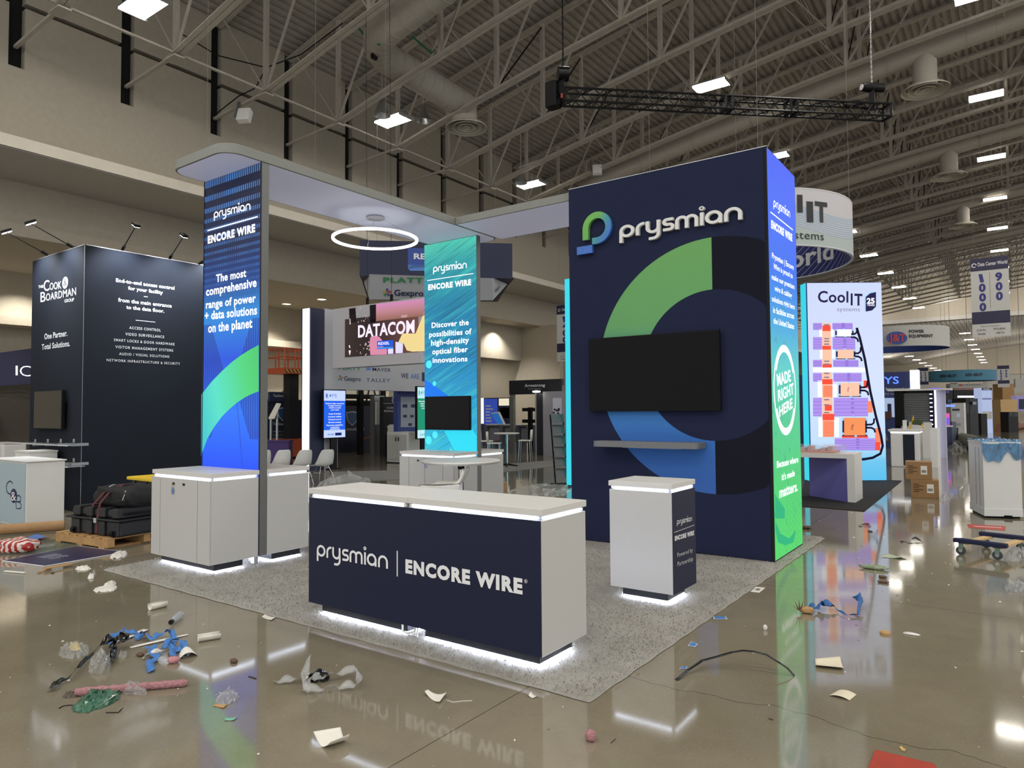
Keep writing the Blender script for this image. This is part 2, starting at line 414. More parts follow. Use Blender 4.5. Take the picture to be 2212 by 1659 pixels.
# ---------------------------------------------------------------- roof joists
JL, JG = 'deep painted steel roof joist with raised lower chord spanning the hall under the ribbed deck', 'roof joists under the deck'
PAN = [-17.6+4.95*i for i in range(12)]
def joist():
    y = JY0
    t = thing('roof_joist', JL, 'roof joist', (0, y, 0), JG)
    X0, X1 = -17.9, 40.0
    def run(zf, xa, xb, offs, hw):
        m = MB(); st = 16; xs = [xa+(xb-xa)*i/st for i in range(st+1)]
        for oy in offs:
            P = []
            for x in xs:
                z = zf(x)
                P += [(x, y+oy-hw, z), (x, y+oy+hw, z), (x, y+oy+hw, z+.03), (x, y+oy-hw, z+.03)]
            F = []
            for i in range(st):
                a, b = i*4, i*4+4
                for q in range(4): F.append((a+q, b+q, b+(q+1) % 4, a+(q+1) % 4))
            m.add(P, F+[(0, 1, 2, 3), (st*4+3, st*4+2, st*4+1, st*4)])
            # upright leg of the angle
            P = []
            sg = .5*(1 if oy > 0 else -1)*hw
            for x in xs:
                z = zf(x); P += [(x, y+oy-sg*1.9-.012, z+.03), (x, y+oy-sg*1.9+.012, z+.03), (x, y+oy-sg*1.9+.012, z+.17), (x, y+oy-sg*1.9-.012, z+.17)]
            m.add(P, F)
        return m
    run(chord, X0, X1, (-.085, .085), .075).build('bottom_chord', 'steel_paint', t)
    run(lambda x: chord(x)+RISE-.12, WX, X1, (-.09, .09), .08).build('top_chord', 'steel_paint', t)
    for i, x in enumerate(PAN):
        m = MB().bar((x, y, chord(x)+.05), (x, y, chord(x)+RISE-.05), .14, .14, up=(1, 0, 0))
        m.build('web_post', 'steel_paint', t)
        for dx in (-2.47, 2.47):
            if x+dx < WX+.1 or x+dx > X1: continue
            MB().bar((x, y, chord(x)+.08), (x+dx, y, chord(x+dx)+RISE-.08), .06 if dx > 0 else .04, .07 if dx > 0 else .05).build('web_diagonal', 'steel_paint', t)
    MB().bar((X0+.3, y, chord(X0)+.1), (WX-.1, y, 12.1), .1, .08).build('end_strut', 'steel_paint', t)
    MB().box(X0-.1, X0+.5, y-.16, y+.16, chord(X0)-.02, chord(X0)+.02).build('end_plate', 'steel_paint', t)
    return t
j0 = joist()
for i in range(1, 31):
    c = copy_tree(j0); c.location.y += JS*i
# sway rods between neighbouring joists, and the rows of bridging that tie the lower chords together
br = MB().bar((-17.55, -6, chord(-17.55)+.04), (-17.55, 95, chord(-17.55)+.04), .09, .06)
tag(br.build('bridging_bar', 'steel_paint', origin=(-17.55, 44, chord(-17.55))), 'long bright steel bridging bar tying the joist ends together along the side wall', 'bridging bar')
br = MB().bar((2.2, -6, chord(2.2)+.2), (2.2, 95, chord(2.2)+.2), .07, .05)
tag(br.build('bridging_bar', 'steel_paint', origin=(2.2, 44, chord(2.2))), 'steel bridging bar crossing the joists above the aisle lamps', 'bridging bar')
SG = 'dark sway rods of the roof'
r0 = None
for i in range(4, 22):
    for x in (-12.65, -2.75):
        y = JY0+JS*i
        if r0 is None:
            r0 = MB().tube([(x, y, chord(x)+.1), (x, y+JS, chord(x)+RISE-.2)], .03, 6).build('sway_rod', 'black_metal', origin=(x, y, chord(x)))
            tag(r0, 'thin dark sway rod running from a lower joist chord up to the deck', 'sway rod', SG); xr = x
        else:
            c = r0.copy(); link(c); c.location = (x, y, chord(x))
# conduit runs on the deck
for x, lab in ((-4.6, 'bundle of conduits fixed under the deck above the hanging truss'), (-9.1, 'conduit run fixed under the deck above the dark tower')):
    m = MB()
    for q in range(3): m.tube([(x+.09*q, 6, chord(x)+RISE-.05), (x+.09*q, 60, chord(x)+RISE-.05)], .03, 6)
    tag(m.build('conduit', 'steel_paint', origin=(x, 6, chord(x)+RISE)), lab, 'conduit')

# ---------------------------------------------------------------- high bay lamps
def lamp(x, y, z, group, label):
    t = thing('high_bay_lamp', label, 'lamp', (x, y, z), group)
    m = MB().box(x-.64, x+.64, y-.36, y+.36, z+.06, z+.11); m.box(x-.66, x-.62, y-.38, y+.38, z-.02, z+.09); m.box(x+.62, x+.66, y-.38, y+.38, z-.02, z+.09)
    m.build('housing', 'alu', t)
    m = MB()
    for k_ in range(6): m.box(x-.61, x+.61, y-.33+.112*k_, y-.232+.112*k_, z+.02, z+.05)
    m.build('tube_array', 'lamp_tube', t)
    m = MB().tube([(x, y, z+.1), (x, y, z+4.27)], .009, 6); m.build('hanger', 'wire_grey', t)
    MB().box(x-.5, x+.5, y-.25, y+.25, z+.112, z+.118).build('uplight_fill', 'uplight_glow', t)  # glow added on the housing top to brighten the roof deck
    return t
rows = [(-16.1, 12.25, [(5.3, 0), (14.35, 1), (23.4, 2)], 'bright high bay lamp beside the side wall'),
        (-7.0, 14.05, [(12.9, 0), (22.2, 1)], 'bright high bay lamp above the hanging black truss')]
names_ = {(0, 0): 'bright high bay lamp near the wall at the top edge, above the tall lit column', (0, 1): 'bright high bay lamp near the wall beside the round air diffuser',
          (0, 2): 'bright high bay lamp near the wall, low over the joint of the two canopies', (1, 0): 'bright high bay lamp cut by the top edge above the hanging truss', (1, 1): 'bright high bay lamp seen through the hanging black truss'}
L0 = lamp(-16.1, 5.3, chord(-16.1)-.15, None, names_[(0, 0)])
def lamp_copy(x, y, z, label, group=None):
    c = copy_tree(L0); c.location = (x, y, z or chord(x)-.15); c['label'] = label
    if group: c['group'] = group
    return c
for (x, y, z, key) in ((-16.1, 14.35, 0, (0, 1)), (-16.1, 23.4, 0, (0, 2)), (-7.0, 12.9, 0, (1, 0)), (-6.9, 22.0, 0, (1, 1))):
    lamp_copy(x, y, z, names_[key])
lamp_copy(1.5, 23.2, 0, 'bright high bay lamp cut by the top edge over the aisle')
aisle = ['nearest whole lamp of the row over the aisle', 'second whole lamp of the row over the aisle', 'third whole lamp of the row over the aisle', 'fourth whole lamp of the row over the aisle', 'fifth lamp of the row over the aisle, just above the big numbered sign']
for i, a in enumerate(aisle): lamp_copy(1.5, 32.3+9.1*i, 0, 'bright lamp, '+a)
for i in range(5, 8): lamp_copy(1.5, 32.3+9.1*i, 0, 'bright distant high bay lamp hanging deep in the hall', 'distant high bay lamps')
for i in range(2, 10):
    lamp_copy(-7.0, 22.0+9.1*(i-1), 0, 'bright distant high bay lamp hanging deep in the hall', 'distant high bay lamps')
for i in range(8):
    for x in (-12, -3, 6): lamp_copy(x, 110+11*i, chord(x)-2.82, 'tiny bright lamp under the roof of the next hall', 'lamps of the next hall')
# the lamps of the same grid that hang outside the view
def unseen_light(x, y, z):
    l = D.lights.new('unseen_light', 'AREA'); l.shape = 'RECTANGLE'; l.size, l.size_y = 1.22, .6; l.energy = LAMP_POWER*10.0; l.color = (1, .96, .90)
    o = link(D.objects.new('unseen_light', l)); o.location = (x, y, z); return o
for y in (-12.9, -3.8): unseen_light(-16.1, y, 12.3)
for y in (-14.4, -5.3, 3.8): unseen_light(-7.0, y, 14.1)
for y in (-13.2, -4.1, 5.0, 14.1): unseen_light(1.5, y, 15.2)
for x in (10.3, 19.2, 28.0):
    for i in range(9): unseen_light(x, -13.2+9.1*i, chord(x)-.1)
# old bell lamps beside three of the high bays
def bell(x, y, z, label):
    t = thing('bell_lamp', label, 'lamp', (x, y, z))
    MB().lathe([(.06, .62), (.1, .58), (.12, .4), (.16, .3), (.3, .02), (.31, 0), (.28, 0), (.13, .3)], (x, y, z), 24).build('reflector', 'alu', t, smooth=True)
    MB().tube([(x, y, z+.6), (x, y, z+2.6)], .02, 6).build('hanger', 'steel_paint', t)
    MB().bar((x-.1, y, z+.75), (x+.8, y+.2, z+.95), .05, .05).build('arm', 'steel_paint', t)
p_ = depth(825, 250, 25.0); bell(p_.x, p_.y, p_.z, 'unlit metal bell lamp beside the bright lamp left of the air diffuser')
p_ = depth(915, 262, 27.0); bell(p_.x, p_.y, p_.z, 'unlit dark bell lamp between the lit lamp and the air diffuser')
p_ = depth(1125, 396, 32.0); bell(p_.x, p_.y, p_.z, 'unlit metal bell lamp just over the low lamp by the canopy joint')

# ---------------------------------------------------------------- ducts and diffusers
d1 = thing('air_duct', 'pale elbowed fabric air duct high over the tall lit column', 'air duct', (-14.6, 11.9, 13.5))
pts = [(-6, 11.2, 15.1), (-9, 11.2, 14.35), (-12.9, 11.2, 13.55)]
pts += [(-12.9-1.7*math.sin(a), 12.9-1.7*math.cos(a), 13.5) for a in [PI/2*i/8 for i in range(1, 9)]]+[(-14.6, 15.4, 13.4), (-14.6, 16.6, 13.35)]
MB().tube(pts, .5, 24).build('sleeve', 'duct_fabric', d1, smooth=True)
m = MB()
for a, b_ in zip(pts[:-1], pts[1:]):
    a, b_ = Vector(a), Vector(b_)
    for q in range(max(1, int((b_-a).length/.45))):
        p_ = a.lerp(b_, q/max(1, int((b_-a).length/.45))); dd = (b_-a).normalized()*.02
        m.tube([p_-dd, p_+dd], .512, 24)
m.build('seam', 'duct_fabric', d1)
MB().tube([(-14.6, 16.4, 13.4), (-14.6, 16.4, 12.6)], .36, 20).build('drop_collar', 'duct_fabric', d1, smooth=True)
MB().box(-14.15, -14.05, 11.4, 11.6, 12.9, 14.4).build('strap', 'black_matte', d1)
st = MB().tube([onZ(762, 40, 14.2), onZ(785, 75, 13.9), onZ(800, 85, 13.3), onZ(820, 97, 13.0)], .035, 5)
st.tube([onZ(890, 78, 14.6), onZ(932, 115, 14.2), onZ(955, 90, 14.6)], .035, 5)
tag(st.build('tie_strap', M('green_strap', '1f6b45', .8), origin=onZ(785, 75, 13.9)), 'loose green strap hanging at the elbow of the fabric duct', 'strap')
def diffuser(x, y, z, r, label):
    t = thing('air_diffuser', label, 'air diffuser', (x, y, z))
    m = MB()
    for a, b_ in ((1, .80), (.72, .52), (.44, .26), (.18, 0)):
        m.lathe([(r*a, .0), (r*a, .03), (r*(a*.4+b_*.6), .1), (r*max(b_, .01), .16), (r*max(b_, .01), .13), (r*(a*.4+b_*.6), .07)], (x, y, z), 40)
    m.build('ring_set', 'diffuser_white', t, smooth=True)
    MB().tube([(x, y, z+.14), (x, y, z+1.1)], r*.5, 20).build('neck', 'duct_fabric', t, smooth=True)
diffuser(-14.5, 16.6, 12.45, .78, 'large round ceiling diffuser at the end of the elbowed duct')
dl = ['nearest of the big round diffusers over the aisle, below the second duct', 'second big round diffuser over the aisle, beyond the nearest one', 'third big round diffuser over the aisle']
for i, y in enumerate((26.6, 38.75, 50.9, 63.0)):
    lab = ['nearest long straight air duct crossing the hall behind the hanging truss', 'second long straight air duct crossing the hall', 'third long straight air duct crossing the hall, deep under the roof', 'farthest long straight air duct of the hall'][i]
    t = thing('air_duct', lab, 'air duct', (0, y, chord(0)+.4))
    xs = [-14.5+i_*2.6 for i_ in range(22)]
    P = [(x, y, chord(x)+.25) for x in xs]
    MB().tube(P, .45, 20).build('sleeve', 'duct_fabric', t, smooth=True)
    m = MB()
    for x in xs[1:]:
        m.tube([(x-.03, y, chord(x)+.25), (x+.03, y, chord(x)+.25)], .47, 20)
    m.build('seam', 'duct_fabric', t)
    if i < 3:
        diffuser(-.3, y, 13.7, .82, dl[i])
        d_ = MB().tube([(-.3, y, chord(0)+.2), (-.3, y, 14.3)], .36, 16); d_.build('drop_collar', 'duct_fabric', t, smooth=True)
    if i == 0:
        e = MB().tube([(-14.5, y, chord(-14.5)+.2), (-15.0, y, chord(-14.5)), (-15.2, y, chord(-14.5)-.5), (-15.0, y, chord(-14.5)-1.0)], .42, 16)
        e.build('end_elbow', 'duct_fabric', t, smooth=True)
# floodlight boxes clamped to joists
def flood(px, py, Y, label):
    p = Y(px, py); t = thing('projector_box', label, 'projector box', p)
    Mx = Matrix.Translation(p) @ Matrix.Rotation(.5, 4, 'Z') @ Matrix.Rotation(-.35, 4, 'X')
    MB(Mx).box(-.22, .22, -.12, .12, -.24, .24).build('case', 'plastic_white', t, bevel=.03)
    MB(Mx).box(-.34, -.25, -.04, .04, -.1, .6).build('bracket', 'alu', t)
flood(528, 250, PX(-18.6), 'white floodlight box hanging on a strut by the wall pockets')
flood(1290, 367, PY(25.0), 'pale box clamped to the duct end behind the dark tower')

# ---------------------------------------------------------------- black lighting truss hung on chain motors
A, Bp = onZ(1215, 209, 8.9), onZ(1918, 243, 8.9)
A.z = Bp.z = 8.9
t = thing('lighting_truss', 'black square lighting truss hanging on two chain motors', 'truss', A)
du = (Bp-A).normalized(); dn = Vector((-du.y, du.x, 0)); L_ = (Bp-A).length; Hh = .15
def tp(s, i, j): return A+du*s+dn*(i*Hh)+Vector((0, 0, j*Hh))
m = MB()
for i in (-1, 1):
    for j in (-1, 1): m.tube([tp(0, i, j), tp(L_, i, j)], .027, 8)
m.build('main_tube', 'black_metal', t)
m = MB(); n_ = int(L_/.23)
for q in range(n_):
    s0, s1 = L_*q/n_, L_*(q+1)/n_; f = 1 if q % 2 else -1
    for i in (-1, 1): m.tube([tp(s0, i, -f), tp(s1, i, f)], .013, 6)
    for j in (-1, 1): m.tube([tp(s0, -f, j), tp(s1, f, j)], .013, 6)
m.build('lacing', 'black_metal', t)
for s in (.02, L_*.48, L_*.5, L_*.68, L_*.7, L_-.02):
    m = MB()
    for a, b_ in (((-1, -1), (1, -1)), ((1, -1), (1, 1)), ((1, 1), (-1, 1)), ((-1, 1), (-1, -1))): m.bar(tp(s, *a), tp(s, *b_), .05, .06)
    m.build('end_frame', 'black_metal', t)
def motor(s, label, horizontal):
    p = tp(s, 0, 1); mt = thing('chain_motor', label, 'chain motor', p)
    if horizontal:
        MB().tube([p+du*-.26+Vector((0, 0, .44)), p+du*-.1+Vector((0, 0, .44)), p+du*.28+Vector((0, 0, .44))], [.09, .12, .11], 16).build('motor_body', 'black_metal', mt, smooth=True)
        MB().tube([p+du*-.28+Vector((0, 0, .44)), p+du*-.265+Vector((0, 0, .44))], .07, 16).build('end_disc', 'white_print', mt)
    else:
        MB().tube([p+du*-.12+Vector((0, 0, .38)), p+du*.12+Vector((0, 0, .38))], .17, 16).build('motor_body', 'black_metal', mt, smooth=True)
        MB().box(p.x-.42, p.x-.12, p.y-.14, p.y+.14, p.z-.35, p.z+.25).build('chain_bag', 'black_matte', mt, bevel=.03)
        MB().box(p.x-.02, p.x+.03, p.y-.08, p.y+.06, p.z-.2, p.z-.1).build('tag_plate', M('red_tag', 'a03028', .5), mt)
    MB().bar(p+Vector((0, 0, -.1)), p+Vector((0, 0, .45)), .14, .12).build('hook_block', 'black_metal', mt)
    m = MB(); zc = p.z+.55; top = chord(p.x)+.1; q = 0
    while zc < top:
        ang = q*PI/2
        m.bar((p.x, p.y, zc), (p.x, p.y, zc+.075), .035 if q % 2 else .014, .014 if q % 2 else .035); zc += .062; q += 1
    m.build('chain', 'alu' if horizontal else 'black_metal', mt)
motor(.02, 'black chain motor and cloth chain bag on the near end of the hanging truss', False)
motor(L_-.4, 'cylindrical black chain motor with bright chain on the far end of the hanging truss', True)
cb = MB().tube([tp(L_*.95+.25*math.cos(a)-.5, .9*math.sin(a), 1.25+.06*math.sin(3*a)) for a in [2*PI*i/40*1 for i in range(120)]], .02, 5)
tag(cb.build('cable_coil', 'black_matte', origin=tp(L_*.9, 0, 1)), 'black cable coiled on top of the hanging truss beside the far motor', 'cable')
# drooping cables near the wall pockets
cab = MB().tube([onX(395, 75, -19), onX(470, 120, -18.6), onX(575, 146, -18.2), onX(650, 118, -17.8), onX(740, 50, -17.5)], .02, 5)
cab.tube([onX(575, 146, -18.2), onX(552, 190, -18.4), onX(515, 208, -18.8), onX(468, 245, -19.6)], .02, 5)
tag(cab.build('drooping_cable', 'black_matte', origin=onX(575, 146, -18.2)), 'loose black cable drooping between the joist ends by the side wall', 'cable')
# ================================================================ the main stand
CZ = .033
# ---------------------------------------------------------------- carpet with a cut pile
k = NT('carpet_grey', .95)
tc = k.n('TexCoord').outputs['Object']
a = k.noise(tc, 3.4, 4, .65); b_ = k.noise(k.scaled(tc, (1, 1, .2)), 230, 2, .6)
c1 = k.ramp(a, [(.34, '918e86'), (.5, 'a3a19a'), (.66, 'b4b3ae')])
k.paint(k.mix(k.math('MULTIPLY', k.math('SUBTRACT', b_, .40, True), 3.0, True), '8b8880', c1))
bp = k.n('Bump'); bp.inputs['Strength'].default_value = .25; bp.inputs['Distance'].default_value = .008
k.L.new(b_, bp.inputs['Height']); k.L.new(bp.outputs[0], k.b.inputs['Normal'])
cp = thing('carpet', 'grey cut pile carpet square under the whole lit stand', 'carpet', (-3.05, 3.1, 0))
N_ = 150; g = []
for iy in range(N_+1):
    row = []
    for ix in range(N_+1):
        x, y = -6.08+6.08*ix/N_, 6.3*iy/N_
        e = min(ix, iy, N_-ix, N_-iy); z = CZ-.006+.004*math.sin(3*x+1.3*y)*math.sin(2.3*y-x)
        if e == 0: z = .004; x += .004*math.sin(17*y+3*x); y += .004*math.sin(15*x)
        row.append((x, y, z))
    g.append(row)
MB().sheet(g).build('woven_pad', 'carpet_grey', cp, smooth='all')
m = MB(); nT = 120000
xs = rng.uniform(-6.09, .012, nT); yv = rng.uniform(-.012, 6.3, nT)**1.0
near = rng.uniform(0, 1, nT) < np.clip(1.25-(np.hypot(xs-1.0, yv+1.5))/9.0, .25, 1)
xs, yv = xs[near], yv[near]; nn = len(xs)
an = rng.uniform(0, 2*PI, nn); le = rng.uniform(.008, .017, nn); hh = rng.uniform(.008, .02, nn); wd = rng.uniform(.0025, .0045, nn)
z0 = CZ-.008+.004*np.sin(3*xs+1.3*yv)*np.sin(2.3*yv-xs)
P = np.empty((nn, 3, 3))
P[:, 0] = np.stack([xs-np.sin(an)*wd, yv+np.cos(an)*wd, z0], 1); P[:, 1] = np.stack([xs+np.sin(an)*wd, yv-np.cos(an)*wd, z0], 1)
P[:, 2] = np.stack([xs+np.cos(an)*le, yv+np.sin(an)*le, z0+hh], 1)
me = D.meshes.new('pile'); me.from_pydata((P.reshape(-1, 3)-np.array(cp.location)).tolist(), [], np.arange(nn*3).reshape(-1, 3).tolist()); me.materials.append(MATS['carpet_grey'])
po = link(D.objects.new('pile', me)); po.parent = cp; po['kind'] = 'stuff'

# ---------------------------------------------------------------- counters and cabinets
ZB, ZT, ZL, ZC = .127, .999, 1.030, 1.076
M('gap_grey', '8a8d96', .6)
def counter(name, label, cat, x0, x1, y0, y1, tops, plinths, group=None, front=None, side=None, over=.006):
    t = thing(name, label, cat, ((x0+x1)/2, (y0+y1)/2, CZ), group)
    MB().box(x0, x1, y0, y1, ZB, ZT).build('body', 'white_lam', t, bevel=.002, seg=1)
    for a, b in tops: MB().box(a-over if a == x0 else a+.001, b+over if b == x1 else b-.001, y0-over, y1+over, ZL, ZC).build('countertop', 'white_top', t, bevel=.003)
    m = MB().box(x0+.02, x1-.02, y0+.02, y1-.02, ZT-.001, ZL+.001); m.build('light_gap_core', 'gap_grey', t)
    for a, b in tops:
        m = MB()
        m.box(a+.035, b-.035, y0+.004, y0+.014, ZT+.009, ZL-.008); m.box(a+.035, b-.035, y1-.014, y1-.004, ZT+.009, ZL-.008)
        if b == x1: m.box(x1-.014, x1-.004, y0+.035, y1-.035, ZT+.009, ZL-.008)
        if a == x0: m.box(x0+.004, x0+.014, y0+.035, y1-.035, ZT+.009, ZL-.008)
        m.build('top_light_strip', 'led_white', t)
    for a, b, c, d in plinths:
        MB().box(a, b, c, d, .047, ZB).build('plinth', 'plinth_dark', t, bevel=.002, seg=1)
    m = MB()
    for a, b, c, d in plinths: m.box(a+.006, b-.006, c+.006, d-.006, CZ-.012, .0465)
    m.build('under_light_strip', 'led_under', t)
    return t
M('led_under', (222, 230, 255), emit=75)
# reception counter
rc = counter('reception_counter', 'long white counter with navy front, lit seams and two company logos at the carpet corner', 'counter', -2.777, -.438, .171, .740,
             [(-2.777, -1.63), (-1.63, -.438)], [(-2.70, -1.71, .245, .66), (-1.53, -.512, .245, .66)])
MB().box(-2.777, -.444, .166, .1705, ZB, ZT).build('front_panel', 'navy_lam', rc)
pl = PY(.166)
wordmark(pl(685.2, 1200.6), pl(839, 1228.6), pl(685.2, 1175.5), 'white_print', rc, w=.19)
px_letter('ENCORE WIRE', pl, (876.6, 1235.6), (1129.5, 1281.8), (876.6, 1207.5), 'white_print', rc, bold=.056, spacing=1.18)
px_letter('®', pl, (1133, 1259), (1140, 1260), (1133, 1251), 'white_print', rc, bold=0)
a, b = pl(858.5, 1190), pl(858.5, 1245)
MB().box(a.x-.005, a.x+.005, .1635, .165, b.z, a.z).build('divider_line', 'white_print', rc)
for s in (-.01, .0):
    pass
m = MB().tube([(-1.72, .2, .13), (-1.71, .19, .07), (-1.66, .19, .06), (-1.60, .2, .08), (-1.585, .2, .125)], .008, 8)
m.tube([(-1.58, .2, .125), (-1.585, .195, .06), (-1.565, .195, .05), (-1.56, .2, .125)], .006, 8)
m.build('power_cable', 'plastic_white', rc, smooth=True)
for s in (-1.66, -1.60): MB().box(s-.012, s+.012, .166, .19, ZT+.002, ZL-.002).build('seam_clip', 'plastic_white', rc)
# pedestal
pd = counter('display_pedestal', 'narrow white and navy pedestal lit at top and foot in front of the dark tower', 'pedestal', -.945, -.345, 2.068, 2.60, [(-.945, -.345)], [(-.86, -.425, 2.145, 2.53)])
MB().box(-.3445, -.339, 2.072, 2.596, ZB, ZT).build('side_panel', 'navy_lam', pd)
pl = PX(-.339); z4 = lambda x, y: (1200+x/3.77, 800+y/3.77)
wordmark(pl(*z4(985, 1255)), pl(*z4(1108, 1226)), pl(*z4(985, 1221)), 'white_print', pd, w=.19)
px_letter('ENCORE WIRE', pl, z4(968, 1387), z4(1124, 1338), z4(968, 1350), 'white_print', pd, bold=.056, spacing=1.18)
lines([('Powered by', pl(*z4(988, 1522)), pl(*z4(1114, 1478)), pl(*z4(988, 1487))), ('Partnership', pl(*z4(990, 1596)), pl(*z4(1116, 1549)), pl(*z4(990, 1560)))], 'grey_print', pd, bold=-.005)
a, b = pl(*z4(965, 1318)), pl(*z4(1128, 1262)); a.z = b.z = (a.z+b.z)/2
MB().bar(a+Vector((.002, 0, 0)), b+Vector((.002, 0, 0)), .003, .004).build('divider_line', 'grey_print', pd)
# storage cabinets either side of the lit columns
def cabinet(name, label, x0, x1, y0, y1, seams, locks, door_face, **kw):
    t = counter(name, label, 'cabinet', x0, x1, y0, y1, [(x0, x1)], [kw.get('pl', (x0+.06, x1-.06, y0+.075, y1-.15))])
    if seams:
        xs = [x0]+seams+[x1]
        for a, b in zip(xs[:-1], xs[1:]):
            d = MB().box(a+.0045, b-.0045, y0-.016, y0-.0005, ZB, ZT).build('door', 'white_lam', t)
            for lx in locks:
                if a < lx < b:
                    MB().box(lx-.03, lx+.03, y0-.019, y0-.0165, .925, .955).build('lock_plate', 'alu', d, bevel=.001)
                    MB().box(lx-.014, lx+.022, y0-.021, y0-.0192, .930, .952).build('lock_latch', 'black_gloss', d)
        MB().box(x0+.003, x1-.003, y0-.0008, y0, ZB+.004, ZT).build('seam_shadow_gap', 'slot_dark', t)
    return t
c1 = cabinet('storage_cabinet', 'white storage cabinet with key in its lock in front of the blue lit column', -5.945, -4.757, .472, 1.035, [-5.75, -4.99], [-5.47, -5.26], 1)
kr = thing('key_ring', 'key with pale blue oval tag hanging from the cabinet lock', 'key', (-5.47, .444, .94))
MB().tube([(-5.47, .452, .94), (-5.47, .440, .938), (-5.468, .440, .915)], .004, 6).build('key_shank', M('brass', 'b08d3a', .3, metal=1), kr)
m = MB(); m.prism([(-5.47+.017*math.cos(a), .438, .865+.042*math.sin(a)) for a in [2*PI*i/20 for i in range(20)]], (0, .004, 0)); m.build('tag', M('tag_blue', '6f86c0', .4), kr)
cabinet('storage_cabinet', 'white storage cabinet on the far side of the blue lit column', -5.945, -4.757, 1.147, 1.712, None, [], 0, pl=(-5.88, -4.82, 1.25, 1.64))
c2 = cabinet('storage_cabinet', 'white storage cabinet with blue key tag under the screen on the turquoise column', -6.01, -4.868, 4.496, 5.066, [-5.8, -5.46, -5.08], [-5.6], 1)
m = MB().lathe([(.02, 0), (.024, .004), (.028, 0), (.024, -.004), (.02, 0)], (-5.43, 4.476, .86), 20, axis='y'); m.tube([(-5.43, 4.476, .885), (-5.47, 4.478, .93)], .003, 5)
tag(m.build('key_ring', M('ring_blue', '3f6fc4', .4), origin=(-5.43, 4.48, .88)), 'blue ring tag hanging from the turquoise column cabinet lock', 'key')
cabinet('storage_cabinet', 'white storage cabinet on the far side of the turquoise lit column', -6.01, -4.868, 5.174, 5.76, None, [], 0, pl=(-5.95, -4.93, 5.25, 5.70))

# ---------------------------------------------------------------- lit columns
def face(pts_px, pl, mat, parent, name='graphic', off=.004, nrm=None):
    P = [pl(*q) for q in pts_px]; n = Vector(nrm); mb = MB().add([p+n*off for p in P], [tuple(range(len(P)))]); return mb.build(name, mat, parent)
k = NT('print_blue', .4); uv, u, v = k.uv()
base = k.ramp(v, [(0, (30, 90, 246)), (.22, (18, 82, 250)), (.36, (40, 120, 250)), (.5, (30, 84, 224)), (.62, (40, 140, 220)), (.70, (18, 64, 140)), (.8, (12, 30, 74)), (1, (10, 18, 44))])
s_1 = k.math('SUBTRACT', 1.0, v); t_ = k.math('ADD', k.math('MULTIPLY', s_1, 21.0), k.math('MULTIPLY', k.math('MULTIPLY', s_1, s_1), 70.0))
row = k.math('FRACT', t_); dash = k.math('FRACT', k.math('ADD', k.math('MULTIPLY', u, 30.0), k.math('MULTIPLY', row, .35)))
on = k.math('MULTIPLY', k.math('LESS_THAN', row, .42), k.math('LESS_THAN', dash, .45))
on = k.math('MULTIPLY', on, k.math('MULTIPLY', k.math('SUBTRACT', v, .585, True), 3.2, True))
nz = k.noise(uv, 5, 3); on = k.math('MULTIPLY', on, k.math('ADD', k.math('MULTIPLY', nz, 1.3), .1, True))
col = k.mix(on, base, (*lin((84, 150, 236)), 1))
# converging side walls of the printed corridor
side = k.math('SUBTRACT', k.math('ABSOLUTE', k.math('SUBTRACT', u, .5)), k.math('MULTIPLY', k.math('ABSOLUTE', k.math('SUBTRACT', v, .44)), 1.9))
msk = k.math('MULTIPLY', k.math('GREATER_THAN', side, .06), k.math('MULTIPLY', k.math('LESS_THAN', v, .60), k.math('GREATER_THAN', v, .29)))
bars = k.math('LESS_THAN', k.math('FRACT', k.math('MULTIPLY', u, 26.0)), .3)
col = k.mix(k.math('MULTIPLY', msk, .35), col, (*lin((10, 40, 150)), 1)); col = k.mix(k.math('MULTIPLY', k.math('MULTIPLY', msk, bars), .7), col, (*lin((16, 40, 130)), 1))
gap = k.math('MULTIPLY', k.math('LESS_THAN', k.math('ABSOLUTE', k.math('SUBTRACT', u, k.math('SUBTRACT', .86, k.math('MULTIPLY', v, .62)))), .008), k.math('LESS_THAN', v, .4))
col = k.mix(k.math('MULTIPLY', gap, .5), col, (*lin((8, 50, 180)), 1))
k.glow(col, 1.0)
k = NT('print_swoosh', .4); tcg = k.n('TexCoord').outputs['Generated']; sp = k.n('SeparateXYZ'); k.L.new(tcg, sp.inputs[0])
d_ = k.math('ADD', k.math('MULTIPLY', sp.outputs[0], .75), k.math('MULTIPLY', sp.outputs[2], .25))
k.glow(k.ramp(d_, [(0, (50, 190, 205)), (.35, (84, 226, 200)), (.75, (78, 214, 128)), (1, (72, 200, 104))]), 1.0)
c_t = thing('lit_column', 'tall slim column with lit blue front and green arc behind the nearer cabinet', 'display column', (-5.336, 1.09, CZ))
X0, X1, Y0, Y1 = -5.917, -4.757, 1.037, 1.145
MB().box(X0, X1, Y0+.012, Y1, .13, 4.549).build('frame', 'grey_frame', c_t, bevel=.003, seg=1)
MB().tube([(-4.90, 1.09, CZ), (-4.90, 1.09, .14)], .045, 16).build('foot', 'alu', c_t)
MB().tube([(-5.77, 1.09, CZ), (-5.77, 1.09, .14)], .045, 16).build('foot', 'alu', c_t)
MB().quad((X0+.012, Y0+.008, .14), (X1-.008, Y0+.008, .14), (X1-.008, Y0+.008, 4.54), (X0+.012, Y0+.008, 4.54)).build('lit_graphic', 'print_blue', c_t)
m = MB().box(X0, X0+.012, Y0, Y0+.012, .13, 4.549); m.box(X1-.008, X1, Y0, Y0+.012, .13, 4.549); m.build('graphic_edge', 'navy_dark', c_t)
pl = PY(1.045); z5 = lambda x, y: (400+x/4.147, 640+y/4.147); z6 = lambda x, y: (400+x/4.88, 300+y/4.88)
